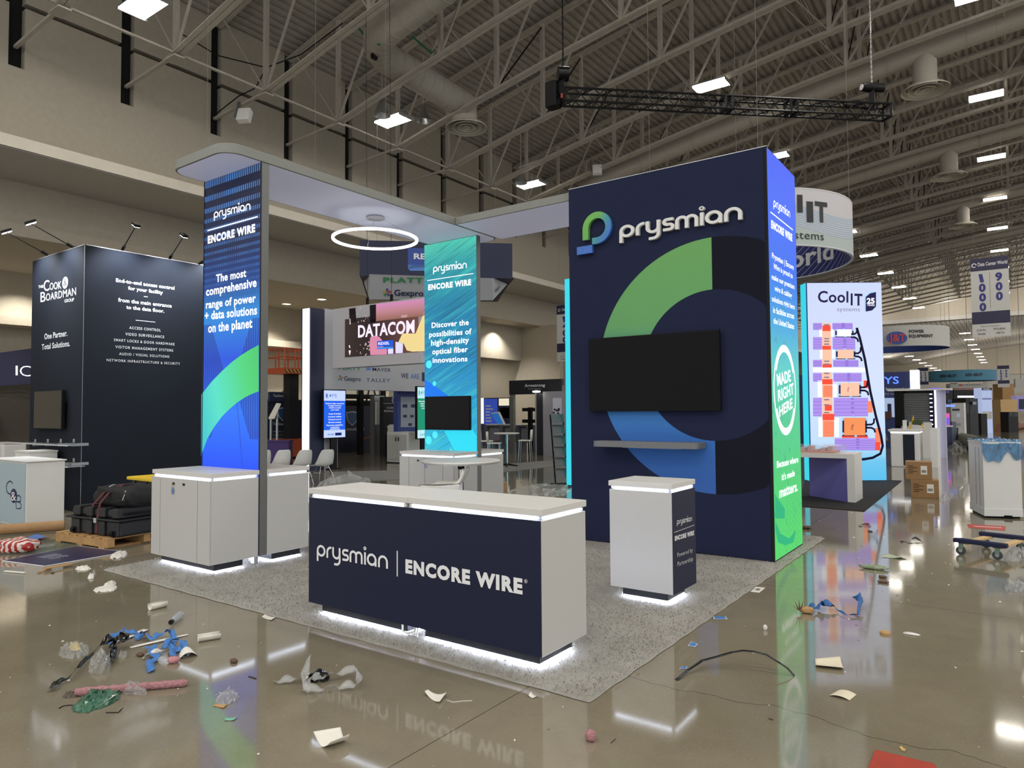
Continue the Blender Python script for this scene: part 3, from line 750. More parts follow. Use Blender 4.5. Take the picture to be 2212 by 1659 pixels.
outer = [(148, 880), (240, 765), (330, 672), (420, 590), (500, 530), (580, 480), (662, 436)]; inner = [(662, 852), (600, 875), (540, 905), (470, 950), (400, 1010), (330, 1080), (260, 1175), (200, 1280), (145, 1430)]
face([z5(*q) for q in outer+inner], pl, 'print_swoosh', c_t, 'green_arc', .004, (0, -1, 0))
M('lit_white', (248, 250, 255), emit=1.1)
wordmark(pl(*z6(307, 838)), pl(*z6(693, 746)), pl(*z6(307, 772)), 'lit_white', c_t, off=.006, w=.2)
px_letter('ENCORE WIRE', pl, z6(243, 1103), z6(742, 978), z6(243, 1025), 'lit_white', c_t, bold=.056, spacing=1.18, off=.006)
a, b = pl(*z6(240, 968)), pl(*z6(768, 822)); a.z = b.z = (a.z+b.z)/2
MB().bar(a+Vector((0, -.006, 0)), b+Vector((0, -.006, 0)), .003, .014).build('divider_line', 'lit_white', c_t)
R_ = lambda s, a, b, c, z: (s, pl(*z(*a)), pl(*z(*b)), pl(*z(*c)))
lines([R_('The most', (330, 1512), (648, 1452), (330, 1432), z6), R_('comprehensive', (225, 1655), (757, 1555), (225, 1568), z6), R_('range of power', (190, 110), (637, 50), (190, 42), z5),
       R_('+ data solutions', (180, 212), (648, 160), (180, 138), z5), R_('on the planet', (210, 325), (605, 279), (210, 246), z5)], 'lit_white', c_t, bold=.028, spacing=1.06, off=.006)

k = NT('print_teal', .4); uv, u, v = k.uv()
base = k.ramp(v, [(0, (40, 200, 232)), (.2, (44, 190, 226)), (.34, (46, 168, 214)), (.55, (24, 136, 190)), (.75, (24, 130, 170)), (.9, (44, 158, 168)), (1, (84, 200, 176))])
mt_ = k.scaled(k.scaled(uv, (1.14, 4.4, 1)), (1, 1, 1), (0, 0, -.42)); st = k.noise(k.scaled(mt_, (.7, 9, 1)), 1.0, 4, .6); st2 = k.noise(k.scaled(mt_, (.8, 34, 1)), 1.0, 3, .6)
col = k.mix(k.math('MULTIPLY', k.math('SUBTRACT', st, .5, True), 3.2, True), base, (*lin((70, 214, 200)), 1))
col = k.mix(k.math('MULTIPLY', k.math('SUBTRACT', st2, .53, True), 5.0, True), col, (*lin((12, 96, 118)), 1))
vo = k.n('TexVoronoi'); vo.inputs['Scale'].default_value = 1.0; vo.inputs['Randomness'].default_value = 1.0
k.L.new(k.scaled(uv, (6, 17, 1)), vo.inputs['Vector'])
dots = k.math('LESS_THAN', vo.outputs['Distance'], k.math('MULTIPLY', k.math('SUBTRACT', .42, v, True), .45))
col = k.mix(k.math('MULTIPLY', dots, .65), col, (*lin((60, 214, 246)), 1))
k.glow(col, 1.0)
M('print_cyan', (52, 208, 232), emit=1.0); M('print_cobalt', (36, 116, 226), emit=1.0); M('print_dot', (84, 222, 240), emit=1.0)
c_u = thing('lit_column', 'tall slim column with lit turquoise front and a black screen, farther back', 'display column', (-5.44, 5.12, CZ))
X0, X1, Y0, Y1 = -6.013, -4.872, 5.068, 5.172
MB().box(X0, X1, Y0+.012, Y1, .13, 4.549).build('frame', 'grey_frame', c_u, bevel=.003, seg=1)
for x in (-5.85, -5.03): MB().tube([(x, 5.12, CZ), (x, 5.12, .14)], .045, 16).build('foot', 'alu', c_u)
MB().quad((X0+.006, Y0+.008, .14), (X1-.006, Y0+.008, .14), (X1-.006, Y0+.008, 4.54), (X0+.006, Y0+.008, 4.54)).build('lit_graphic', 'print_teal', c_u)
pl = PY(5.076); z7 = lambda x, y: (640+x/3.687, 480+y/3.687); z8 = lambda x, y: (900+x/5.53, 780+y/5.53)
face([z8(98, 222), z8(230, 300), z8(400, 430), z8(98, 430)], pl, 'print_cobalt', c_u, 'blue_shape', .004, (0, -1, 0))
face([z8(330, 830), z8(640, 830), z8(640, 765), z8(718, 900), z8(718, 1085), z8(462, 1085)], pl, 'print_cyan', c_u, 'cyan_shape', .004, (0, -1, 0))
m = MB()
for cx, cy, r in ((145, 945, 38), (222, 880, 32), (150, 40, 36), (412, 1066, 14), (215, 270, 22)):
    c, e = pl(*z8(cx, cy)), pl(*z8(cx+r, cy)); rr = (e-c).length
    m.add([c+Vector((math.cos(a)*rr, -.006, math.sin(a)*rr)) for a in [2*PI*i/24 for i in range(24)]], [tuple(range(24))])
m.build('printed_dots', 'print_dot', c_u)
wordmark(pl(*z7(1092, 398)), pl(*z7(1360, 365)), pl(*z7(1092, 356)), 'lit_white', c_u, off=.006, w=.2)
px_letter('ENCORE WIRE', pl, z7(1052, 540), z7(1394, 498), z7(1052, 497), 'lit_white', c_u, bold=.056, spacing=1.18, off=.006)
a, b = pl(*z7(1045, 465)), pl(*z7(1412, 409)); a.z = b.z = (a.z+b.z)/2
MB().bar(a+Vector((0, -.006, 0)), b+Vector((0, -.006, 0)), .003, .012).build('divider_line', 'lit_white', c_u)
lines([R_('Discover the', (1080, 842), (1375, 817), (1080, 800), z7), R_('possibilities of', (1060, 915), (1397, 890), (1060, 873), z7), R_('high-density', (1075, 982), (1378, 958), (1075, 940), z7),
       R_('optical fiber', (1085, 1052), (1368, 1032), (1085, 1010), z7), R_('innovations', (1088, 1120), (1365, 1107), (1088, 1080), z7)], 'lit_white', c_u, bold=.025, spacing=1.06, off=.006)
def tv(name, label, x0, x1, z0, z1, yf, yb, bez=.012):
    t = thing(name, label, 'television', ((x0+x1)/2, yb, z0))
    MB().box(x0, x1, yf+.004, yf+.05, z0, z1).build('housing', 'black_matte', t, bevel=.006)
    MB().box(x0+bez, x1-bez, yf, yf+.003, z0+bez*1.6, z1-bez).build('screen', 'black_gloss', t)
    MB().box((x0*2+x1)/3, (x0+2*x1)/3, yf+.05, yb, z0+.15*(z1-z0), z1-.2*(z1-z0)).build('wall_bracket', 'black_metal', t)
    return t
a, b = onY(917, 857, 4.995), onY(1014.5, 929.5, 4.995)
tv('television', 'small black switched-off screen on the turquoise lit column', a.x, b.x, b.z, a.z, 4.995, 5.066)

# ---------------------------------------------------------------- overhead canopies
def rounded(x0, x1, y0, y1, r, corners):
    P = []
    for (cx, cy, sx, sy, a0, key) in ((x1-r, y0+r, 1, -1, -90, 'b'), (x1-r, y1-r, 1, 1, 0, 'c'), (x0+r, y1-r, -1, 1, 90, 'd'), (x0+r, y0+r, -1, -1, 180, 'a')):
        if key in corners: P += arc(cx, cy, r, a0, a0+90, 8)
        else: P.append((x1 if sx > 0 else x0, y1 if sy > 0 else y0))
    return P
M('canopy_fill_glow', (190, 192, 226), emit=.20)  # faint glow added for the light the underside catches from the lit columns
MATS['canopy_fill_glow'].node_tree.nodes['Principled BSDF'].inputs['Base Color'].default_value = (.62, .63, .70, 1)
def canopy(name, label, x0, x1, y0, y1, corners, z0=4.551, z1=4.66, r=.22):
    t = thing(name, label, 'canopy', ((x0+x1)/2, (y0+y1)/2, z0))
    P = rounded(x0, x1, y0, y1, r, corners)
    MB().prism([(x, y, z0) for x, y in P], (0, 0, z1-z0)).build('shell', 'canopy_grey', t, bevel=.004, seg=1)
    q = rounded(x0+.022, x1-.022, y0+.022, y1-.022, r-.02, corners)
    MB().prism([(x, y, z0-.0025) for x, y in q], (0, 0, .002)).build('soffit_panel', 'canopy_fill_glow', t)
    return t
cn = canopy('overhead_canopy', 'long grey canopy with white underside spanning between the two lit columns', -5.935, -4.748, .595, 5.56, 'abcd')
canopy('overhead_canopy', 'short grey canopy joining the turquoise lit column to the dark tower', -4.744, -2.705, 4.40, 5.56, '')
wr = MB()
tops_ = [((-4.9, 3.1, 4.66), (-4.9, 3.1, 14.3)), ((-5.8, 1.0, 4.66), (-5.8, 1.0, 14.1)), ((-4.9, 1.9, 4.66), (-4.9, 1.9, 14.4))]
p_ = onY(935, 402, 4.4); q_ = onY(888, 440, 4.2)
for i, (a, b) in enumerate(tops_):
    o = MB().tube([a, b], .0018, 5).build('suspension_wire', 'wire_grey', origin=a)
    tag(o, ['thin hanging wire above the middle of the long canopy', 'thin hanging wire above the rounded end of the long canopy', 'thin hanging wire above the long canopy by the blue column'][i], 'wire')
# ring lamp
rl = thing('ring_lamp', 'glowing white ring lamp hanging under the long canopy', 'lamp', (-5.39, 3.37, 4.21))
C_ = Vector((-5.39, 3.37, 4.215)); RR = .60
MB().lathe([(RR-.016, .014), (RR+.016, .014), (RR+.016, -.014), (RR-.016, -.014), (RR-.016, .014)], C_, 96).build('light_ring', M('ring_glow', (250, 250, 255), emit=9), rl)
MB().lathe([(RR-.018, .018), (RR+.018, .018), (RR+.018, .012), (RR-.018, .012), (RR-.018, .018)], C_+Vector((0, 0, .004)), 96).build('rim', 'alu', rl)
MB().lathe([(.001, .03), (.13, .03), (.14, 0), (.001, 0)], (C_.x, C_.y, 4.52), 32).build('canopy_plate', 'alu', rl)
for i in range(3):
    a = 2*PI*i/3+.5
    MB().tube([C_+Vector((RR*math.cos(a), RR*math.sin(a), .02)), (C_.x+.08*math.cos(a), C_.y+.08*math.sin(a), 4.525)], .0022, 5).build('cable', 'alu', rl)

# ---------------------------------------------------------------- dark tower
tw = thing('display_tower', 'big navy tower with a large green and blue arc and a lit side panel', 'display tower', (-1.4, 4.95, CZ))
TX0, TX1, TY0, TY1, TZ = -2.70, -.106, 4.33, 5.583, 4.673
MB().box(TX0, TX1-.035, TY0, TY1, CZ, TZ).build('fabric_box', 'navy_fabric', tw, bevel=.006, seg=1)
MB().box(TX0, TX1, TY0-.002, TY0+.004, TZ-.001, TZ+.006).build('top_edge', 'alu', tw)
MB().box(TX1-.034, TX1-.003, TY0-.001, TY1, CZ, TZ).build('light_box_frame', 'slot_dark', tw)
CX_, CZc, RO, RI = -.755, 2.235, 1.50, .885
def sector(r0, r1, a0, a1, clip=None, n=48):
    P = [(CX_+r1*math.cos(math.radians(a0+(a1-a0)*i/n)), CZc+r1*math.sin(math.radians(a0+(a1-a0)*i/n))) for i in range(n+1)]
    Q = [(CX_+r0*math.cos(math.radians(a0+(a1-a0)*i/n)), CZc+r0*math.sin(math.radians(a0+(a1-a0)*i/n))) for i in range(n+1)]
    if clip: P = [(min(x, clip), z) for x, z in P]; Q = [(min(x, clip), z) for x, z in Q]
    m = MB()
    for i in range(n):
        m.add([(x, TY0-.003, z) for x, z in (P[i], P[i+1], Q[i+1], Q[i])], [(0, 1, 2, 3)])
    return m
k = NT('arc_print', .75); tcg = k.n('TexCoord').outputs['Generated']; sp = k.n('SeparateXYZ'); k.L.new(tcg, sp.inputs[0])
k.paint(k.ramp(sp.outputs[2], [(0, (44, 92, 168)), (.22, (44, 104, 180)), (.40, (60, 130, 190)), (.55, (84, 158, 142)), (.68, (98, 160, 98)), (1, (104, 164, 92))]))
sector(RI, RO, 90, 270).build('printed_arc', 'arc_print', tw)
sector(RI, RO, 90, -90, clip=TX1-.04).build('dark_arc', M('arc_dark', '181a25', .9, noise=.02, spec=.15), tw)
k = NT('logo_print', .4); tcg = k.n('TexCoord').outputs['Generated']; sp = k.n('SeparateXYZ'); k.L.new(tcg, sp.inputs[0])
k.paint(k.ramp(k.math('ADD', k.math('MULTIPLY', sp.outputs[0], .6), k.math('MULTIPLY', k.math('SUBTRACT', 1.0, sp.outputs[2]), .4)), [(0, (112, 178, 66)), (.4, (100, 170, 80)), (.62, (56, 140, 160)), (.85, (52, 108, 196)), (1, (52, 104, 200))]))
M('logo_blue', '3a6cc0', .4)
pl = PY(TY0); z9 = lambda x, y: (1200+x/3.95, 380+y/3.95)
lg = lambda x, y, d: Vector((x, TY0-.012-d, y))
c = pl(*z9(370, 450)); e1 = pl(*z9(493, 440)); R_o = e1.x-c.x; wS = R_o*.40
m = MB(); cl = R_o-wS/2
st = [(c.x-cl, pl(*z9(268, 556)).z)]+arc(c.x, c.z, cl, 180, -90, 36)+[(c.x-R_o*.33, c.z-cl)]
ribbon(m, st, wS, lg, .05); m.build('emblem', 'logo_print', tw)
p0, p1 = pl(*z9(202, 640)), pl(*z9(332, 620)); m = MB().box(p0.x, p1.x, TY0-.062, TY0-.012, c.z-R_o-.062-.045, c.z-R_o-.005); m.build('emblem_bar', 'logo_blue', tw)
wordmark(pl(*z9(563, 540)), pl(*z9(1603, 375)), pl(*z9(563, 440)), 'white_sign', tw, raised=.05, off=.012, w=.2) if False else None
M('white_sign', 'd9d9d6', .45, noise=.01)
wordmark(pl(*z9(563, 538)), pl(*z9(1602, 378)), pl(*z9(563, 436)), 'white_sign', tw, 'raised_wordmark', raised=.045, off=.014, w=.215)
# lit side panel
k = NT('print_side', .4); uv, u, v = k.uv()
base = k.ramp(v, [(0, (78, 214, 104)), (.18, (70, 206, 116)), (.33, (64, 198, 140)), (.46, (70, 200, 190)), (.58, (44, 160, 222)), (.72, (28, 104, 240)), (1, (22, 78, 240))])
n1 = k.noise(k.scaled(uv, (7, 26, 1), (0, 0, .5)), 1.0, 5, .7)
ln = k.math('MULTIPLY', k.math('GREATER_THAN', n1, .6), k.math('LESS_THAN', v, .78))
col = k.mix(k.math('MULTIPLY', ln, .32), base, (*lin((20, 120, 120)), 1))
hatch = k.math('MULTIPLY', k.math('LESS_THAN', k.math('FRACT', k.math('ADD', k.math('MULTIPLY', v, 60.0), k.math('MULTIPLY', u, 9.0))), .12), k.math('MULTIPLY', k.math('LESS_THAN', v, .14), k.math('GREATER_THAN', u, .4)))
col = k.mix(k.math('MULTIPLY', hatch, .5), col, (*lin((40, 170, 96)), 1))
k.glow(col, 1.0)
MB().quad((TX1-.002, TY0+.012, CZ+.01), (TX1-.002, TY1-.01, CZ+.01), (TX1-.002, TY1-.01, TZ-.01), (TX1-.002, TY0+.012, TZ-.01)).build('lit_side_graphic', 'print_side', tw)
pl = PX(TX1); zA = lambda x, y: (1600+x/5.184, 800+y/5.184)
wordmark(pl(*z9(1857, 260)), pl(*z9(2000, 358)), pl(*z9(1857, 203)), 'lit_white', tw, off=.003, w=.2)
px_letter('ENCORE WIRE', pl, z9(1838, 440), z9(2018, 558), z9(1838, 374), 'lit_white', tw, bold=.056, spacing=1.18, off=.003)
a, b = pl(*z9(1833, 312)), pl(*z9(2022, 458)); a.z = b.z = (a.z+b.z)/2
MB().bar(a+Vector((.003, 0, 0)), b+Vector((.003, 0, 0)), .003, .012).build('divider_line', 'lit_white', tw)
R_ = lambda s, a, b, c, z: (s, pl(*z(*a)), pl(*z(*b)), pl(*z(*c)))
lines([R_('Prysmian | Encore', (1845, 700), (2030, 803), (1845, 652), z9), R_('Wire is proud to', (1858, 790), (2022, 876), (1858, 743), z9), R_('make our premium', (1843, 880), (2036, 968), (1843, 834), z9),
       R_('wire & cabling', (1868, 978), (2015, 1042), (1868, 932), z9), R_('solutions right here', (1845, 1068), (2038, 1140), (1845, 1020), z9), R_('in facilities across', (1855, 1166), (2033, 1220), (1855, 1115), z9),
       R_('the United States', (1858, 1258), (2033, 1307), (1858, 1208), z9)], 'lit_white', tw, bold=.02, spacing=1.04, off=.003)
lines([R_('MADE', (410, 172), (562, 118), (398, 42), zA), R_('RIGHT', (418, 348), (592, 258), (412, 222), zA), R_('HERE', (432, 520), (580, 415), (426, 405), zA)], 'lit_white', tw, name='badge_lettering', bold=.03, spacing=1.04, off=.003)
lines([R_('Because where', (403, 1092), (642, 1028), (403, 1016), zA), R_("it's made", (458, 1232), (602, 1180), (458, 1160), zA), R_('matters.', (432, 1428), (636, 1345), (432, 1310), zA)], 'lit_white', tw, bold=.028, spacing=1.05, off=.003)
top, bot, lft, rgt = pl(1692.4, 747), pl(1696.8, 938), pl(1671.5, 850), pl(1718, 840)
m = MB(); cy, cz = (lft.y+rgt.y)/2, (top.z+bot.z)/2; ry, rz = (rgt.y-lft.y)/2, (top.z-bot.z)/2
for a0, a1 in ((28, 152), (208, 332)):
    st = [(cy+(ry-.03)*math.cos(math.radians(a0+(a1-a0)*i/20)), cz+(rz-.03)*math.sin(math.radians(a0+(a1-a0)*i/20))) for i in range(21)]; ribbon(m, st, .085, lambda a, b, d: Vector((TX1+.003, a, b)))
for a0, a1 in ((-28, 28), (152, 208)):
    st = [(cy+(ry-.005)*math.cos(math.radians(a0+(a1-a0)*i/12)), cz+(rz-.005)*math.sin(math.radians(a0+(a1-a0)*i/12))) for i in range(13)]; ribbon(m, st, .035, lambda a, b, d: Vector((TX1+.003, a, b)))
m.build('badge_ring', 'lit_white', tw)
M('print_green_dark', (40, 170, 118), emit=1.0)
m = MB()
m.add([pl(*zA(*q))+Vector((.002, 0, 0)) for q in ((385, 1395), (492, 1550), (492, 1659), (382, 1659))], [(0, 1, 2, 3)])
m.add([pl(*(1200+a/3.77, 800+b/3.77))+Vector((.002, 0, 0)) for a, b in ((1790, 1225), (1830, 1330), (1900, 1370), (1960, 1300), (1935, 1400), (1870, 1425), (1810, 1400), (1790, 1300))], [tuple(range(8))])
m.build('printed_shapes', 'print_green_dark', tw)
tv('television', 'large black switched-off screen on the dark tower over the arc', onY(1271, 732, 4.24).x, onY(1553, 710, 4.24).x, onY(1275, 889, 4.24).z, onY(1271, 732, 4.24).z, 4.24, 4.33)
# shelf on the tower
sh = thing('tower_shelf', 'thick grey shelf with rounded corners on the tower below the large screen', 'shelf', (-1.55, 4.3, 1.27))
a, b = onY(1301, 951, 4.32), onY(1525, 955, 4.32)
P = rounded(a.x, b.x, 4.04, 4.325, .07, 'ab')
MB().prism([(x, y, 1.262) for x, y in P], (0, 0, .07)).build('board', M('shelf_grey', '6c6d6f', .5, noise=.03), sh, bevel=.004)
MB().box(a.x+.3, b.x-.3, 4.29, 4.328, 1.245, 1.263).build('rail', 'alu', sh)

# ---------------------------------------------------------------- bar table and stools
tb = thing('bar_table', 'round white bar table on a chrome pole behind the reception counter', 'table', (-4.03, 3.66, CZ))
MB().lathe([(.001, 1.012), (.50, 1.012), (.525, 1.022), (.535, 1.04), (.525, 1.055), (.001, 1.06)], (-4.03, 3.66, 0), 64).build('tabletop', 'white_top', tb, smooth=True)
MB().tube([(-4.03, 3.66, .06), (-4.03, 3.66, 1.012)], .038, 24).build('pole', 'chrome', tb, smooth=True)
MB().tube([(-4.03, 3.66, .93), (-4.03, 3.66, .97)], .045, 24).build('collar', 'black_matte', tb)
MB().lathe([(.001, .075), (.06, .07), (.24, .05), (.25, CZ), (.001, CZ)], (-4.03, 3.66, 0), 48).build('base_plate', 'chrome', tb, smooth=True)
def stool(loc, rot, label):
    t = thing('bar_stool', label, 'bar stool', loc); Mx = Matrix.Translation(loc) @ Matrix.Rotation(rot, 4, 'Z')
    g = []
    prof = [(-.2, .735), (-.17, .75), (-.05, .745), (.08, .745), (.15, .765), (.19, .83), (.22, .92), (.225, .95)]
    for px_, pz in prof: g.append([(px_, w_*.2, pz+.02*abs(w_)**2) for w_ in (-1, -.6, 0, .6, 1)])
    MB(Mx).sheet(g).build('seat_shell', 'leather_white', t, smooth='all', solid=.035, sub=2)
    MB(Mx).tube([(.225, -.2, .955), (.23, 0, .958), (.225, .2, .955)], .012, 8).build('back_rail', 'chrome', t, smooth=True)
    MB(Mx).box(-.13, .13, -.1, .1, .70, .725).build('seat_plate', M('plate_tan', '9d8f78', .5), t, bevel=.006)
    MB(Mx).tube([(0, 0, .05), (0, 0, .45), (0, 0, .46), (0, 0, .70)], [.03, .03, .022, .022], 16).build('gas_column', 'chrome', t, smooth=True)
    MB(Mx).lathe([(.001, .04), (.05, .03), (.2, .014), (.21, 0), (.001, 0)], (0, 0, .005), 36).build('base_plate', 'chrome', t, smooth=True)
    return t
stool((-3.78, 3.12, CZ), math.radians(30), 'white bar stool with low curved back beside the round bar table')
q_ = onZ(952, 1050, .985)
s2 = stool((q_.x-.2, q_.y+.16, CZ), math.radians(-40), 'white bar stool seen as a chrome back rail just over the counter top')
# ================================================================ the neighbouring stand by the side wall
k = NT('access_fabric', .75); k.b.inputs['Specular IOR Level'].default_value = .2; tc = k.n('TexCoord').outputs['Object']; sp = k.n('SeparateXYZ'); k.L.new(tc, sp.inputs[0])
g_ = k.noise(tc, 1.2, 3)
k.paint(k.mix(k.math('MULTIPLY', g_, .5), (*lin('10141b'), 1), (*lin('182030'), 1)))
ct = thing('booth_tower', 'black square tower printed with access control slogans', 'display tower', (-12.25, 3, 0))
AX, AY, AZ = -11.14, 1.88, 4.69
MB().box(-13.37, AX, AY, 4.10, 0, AZ).build('fabric_walls', 'access_fabric', ct, bevel=.008, seg=1)
m = MB().box(-13.37, AX+.003, AY-.003, AY+.02, AZ, AZ+.012); m.box(AX-.02, AX+.003, AY, 4.10, AZ, AZ+.012)
m.box(AX-.002, AX+.003, AY-.003, AY+.003, 0, AZ); m.build('frame_edge', 'alu', ct)
zB = lambda x, y: (x/4.88, 480+y/4.88); pa, pb = PY(AY), PX(AX)
R_ = lambda pl, s, a, b, c: (s, pl(*zB(*a)), pl(*zB(*b)), pl(*zB(*c)))
lines([R_(pa, 'THE', (408, 697), (458, 690), (408, 669)), R_(pa, 'C', (463, 727), (522, 719), (463, 618)), R_(pa, 'OOK', (527, 716), (648, 698), (527, 642)), R_(pa, 'B', (430, 843), (482, 835), (430, 740)), R_(pa, 'OARDMAN', (487, 830), (804, 766), (487, 756)), R_(pa, 'GROUP', (683, 848), (783, 831), (683, 815))], 'white_print', ct, bold=.005, spacing=1.05)
c = pa(*zB(690, 638)); ex = pa(*zB(720, 634)).x-c.x; ez = pa(*zB(690, 576)).z-c.z
MB().add([(c.x+ex*math.cos(a), AY-.005, c.z+ez*math.sin(a)) for a in [2*PI*i/28 for i in range(28)]], [tuple(range(28))]).build('emblem_disc', 'white_print', ct)
letter('&', pa(*zB(672, 672)), pa(*zB(710, 666)), pa(*zB(672, 600)), 'navy_dark', ct, bold=.0, off=.007)
lines([R_(pa, 'One Partner.', (470, 1235), (712, 1198), (470, 1176)), R_(pa, 'Total Solutions.', (442, 1345), (740, 1305), (442, 1288))], 'grey_print', ct, bold=.025, spacing=1.04)
lines([R_(pb, 'End-to-end access control', (1222, 628), (1838, 712), (1222, 590)), R_(pb, 'for your facility', (1350, 710), (1716, 760), (1350, 673)), R_(pb, 'from the main entrance', (1245, 836), (1808, 900), (1245, 797)), R_(pb, 'to the data floor.', (1330, 912), (1730, 955), (1330, 874))], 'white_print', ct, bold=.025, spacing=1.05)
lines([R_(pb, 'ACCESS CONTROL', (1363, 1125), (1693, 1153), (1363, 1097)), R_(pb, 'VIDEO SURVEILLANCE', (1322, 1192), (1730, 1223), (1322, 1164)), R_(pb, 'SMART LOCKS & DOOR HARDWARE', (1200, 1253), (1838, 1299), (1200, 1226)), R_(pb, 'VISITOR MANAGEMENT SYSTEMS', (1215, 1327), (1824, 1366), (1215, 1299)), R_(pb, 'AUDIO / VISUAL SOLUTIONS', (1255, 1400), (1783, 1430), (1255, 1373)), R_(pb, 'NETWORK INFRASTRUCTURE & SECURITY', (1123, 1465), (1896, 1504), (1123, 1439))], 'grey_print', ct, bold=.012, spacing=1.25)
for a, b in (((1517, 783), (1556, 788)), ((1430, 1033), (1635, 1053))):
    P, Q = pb(*zB(*a)), pb(*zB(*b)); Q.z = P.z; MB().bar(P, Q, .006, .012).build('divider_line', 'grey_print', ct)
a, b = onY(73.4, 845, 1.78), onY(132, 927.6, 1.78)
tvc = thing('television', 'small wall screen on the black tower reflecting the beige hall', 'television', (a.x, 1.88, b.z))
MB().box(a.x, b.x, 1.785, 1.84, b.z, a.z).build('housing', 'black_matte', tvc, bevel=.006)
MB().box(a.x+.012, b.x-.012, 1.781, 1.784, b.z+.015, a.z-.012).build('screen', M('screen_mirror', '14120e', .06, spec=1.0, coat=1.0), tvc)
MB().box((a.x+b.x)/2-.2, (a.x+b.x)/2+.2, 1.84, 1.88, b.z+.2, a.z-.2).build('wall_bracket', 'black_metal', tvc)
M('acrylic', 'cfd6d6', .08, alpha=.28, noise=0)
for i, (yy, lab) in enumerate(((957, 'upper'), (999, 'lower'))):
    p = onY(60, yy, 1.72); q = onY(160, yy+1, 1.72)
    t = thing('wall_shelf', lab+' clear acrylic shelf on metal pegs under the small screen of the black tower', 'shelf', (p.x, 1.88, p.z))
    MB().box(p.x-.25, q.x+.05, 1.6, 1.875, p.z-.006, p.z+.006).build('acrylic_board', 'acrylic', t)
    MB().box(p.x-.25, q.x+.05, 1.597, 1.6, p.z-.008, p.z+.008).build('polished_edge', 'grey_print', t)
    for x in (72, 99, 127, 155):
        r = onY(x, yy, 1.62); MB().box(r.x-.014, r.x+.014, 1.612, 1.88, r.z-.055, r.z-.008).build('peg', 'alu', t)
        MB().box(r.x-.012, r.x+.012, 1.64, 1.66, r.z+.007, r.z+.07).build('stop', 'acrylic', t)
def arm_lamp(base, head, aim, label, lit=True, power=300):
    t = thing('arm_lamp', label, 'lamp', base); base, head = Vector(base), Vector(head); d = (head-base).normalized()
    MB().tube([base, base+d*.12], [.022, .03], 10).build('clamp', 'black_metal', t)
    MB().tube([base+d*.1, head], .009, 8).build('arm', 'black_metal', t)
    out = Vector((d.x, d.y, 0)).normalized(); s = Vector((-out.y, out.x, 0)); aim = (Vector(aim)-head).normalized()
    f = aim; r = f.cross(s).normalized(); Mx = Matrix((s, r, f)).transposed().to_4x4(); Mx.translation = head
    MB(Mx).box(-.05, .05, -.09, .09, -.05, 0).build('lamp_head', 'black_metal', t, bevel=.008)
    MB(Mx).box(-.042, .042, -.08, .08, .001, .004).build('lens', M('lamp_lens', (255, 250, 240), emit=22), t)
    l = D.lights.new('beam', 'SPOT'); l.energy = power; l.spot_size = math.radians(100); l.spot_blend = .9; l.shadow_soft_size = .05; l.color = (.86, .92, 1)
    o = link(D.objects.new('beam', l)); o.parent = t; o.location = head+f*.03-base; o.rotation_euler = f.to_track_quat('-Z', 'Y').to_euler()
    return t
def arm_at(px, plane, out, label, tip=None):
    b = plane(*px); h = b+Vector(out)*.62+Vector((0, 0, .33)); arm_lamp(b, h, b+Vector((0, 0, -.9)), label)
arm_at((103.5, 551), PY(1.9), (-.25, -1, 0), 'arm lamp at the outer end of the slogan tower top, shining at the logo side')
arm_at((159, 535), PY(1.9), (-.25, -1, 0), 'arm lamp over the logo side of the slogan tower, next to its corner')
arm_at((264, 540), PX(-11.16), (1, -.1, 0), 'arm lamp nearest the corner over the services list of the slogan tower')
arm_at((366, 559), PX(-11.16), (1, -.1, 0), 'second arm lamp over the services list of the slogan tower')
arm_at((428, 571), PX(-11.16), (.5, .6, 0), 'glaring arm lamp at the far end of the slogan tower top beside the lit column')
# white counter with the round monogram
cb = thing('demo_counter', 'white counter with pale blue front and monogram beside the black slogan tower', 'counter', (-10.7, .9, 0))
MB().box(-11.5, -10.02, .66, 1.18, 0, .985).build('body', 'plastic_white', cb, bevel=.006)
MB().box(-11.52, -10.0, .64, 1.2, .985, 1.005).build('top', 'white_top', cb, bevel=.004)
MB().box(-11.48, -10.05, .652, .659, .03, .96).build('front_print', M('pale_blue', '9fb0b8', .5, noise=.02), cb)
pl = PY(.651); zC = lambda x, y: (x/3.951, 820+y/3.951)
m = MB(); fn = lambda a, b, d: Vector((a, .649, b))
def stp(L): return [(pl(*zC(x, y)).x, pl(*zC(x, y)).z) for x, y in L]
ribbon(m, stp([(108, 888), (95, 868), (78, 868), (62, 885), (54, 915), (58, 950), (70, 970), (92, 978)]), .02, fn)
ribbon(m, stp([(135, 992), (165, 990), (178, 1005), (176, 1035), (168, 1042), (140, 1040), (170, 1048), (180, 1065), (178, 1095), (165, 1102), (138, 1098), (136, 992)]), .018, fn)
c = pl(*zC(118, 992)); ex = abs(pl(*zC(146, 992)).x-c.x); ez = abs(pl(*zC(118, 930)).z-c.z)
m.add([(c.x+ex*math.cos(a), .6485, c.z+ez*math.sin(a)) for a in [2*PI*i/28 for i in range(28)]], [tuple(range(28))])
m.build('monogram', 'navy_print', cb)
letter('&', pl(*zC(98, 1030)), pl(*zC(142, 1034)), pl(*zC(98, 955)), 'white_print', cb, bold=.0, off=.008)
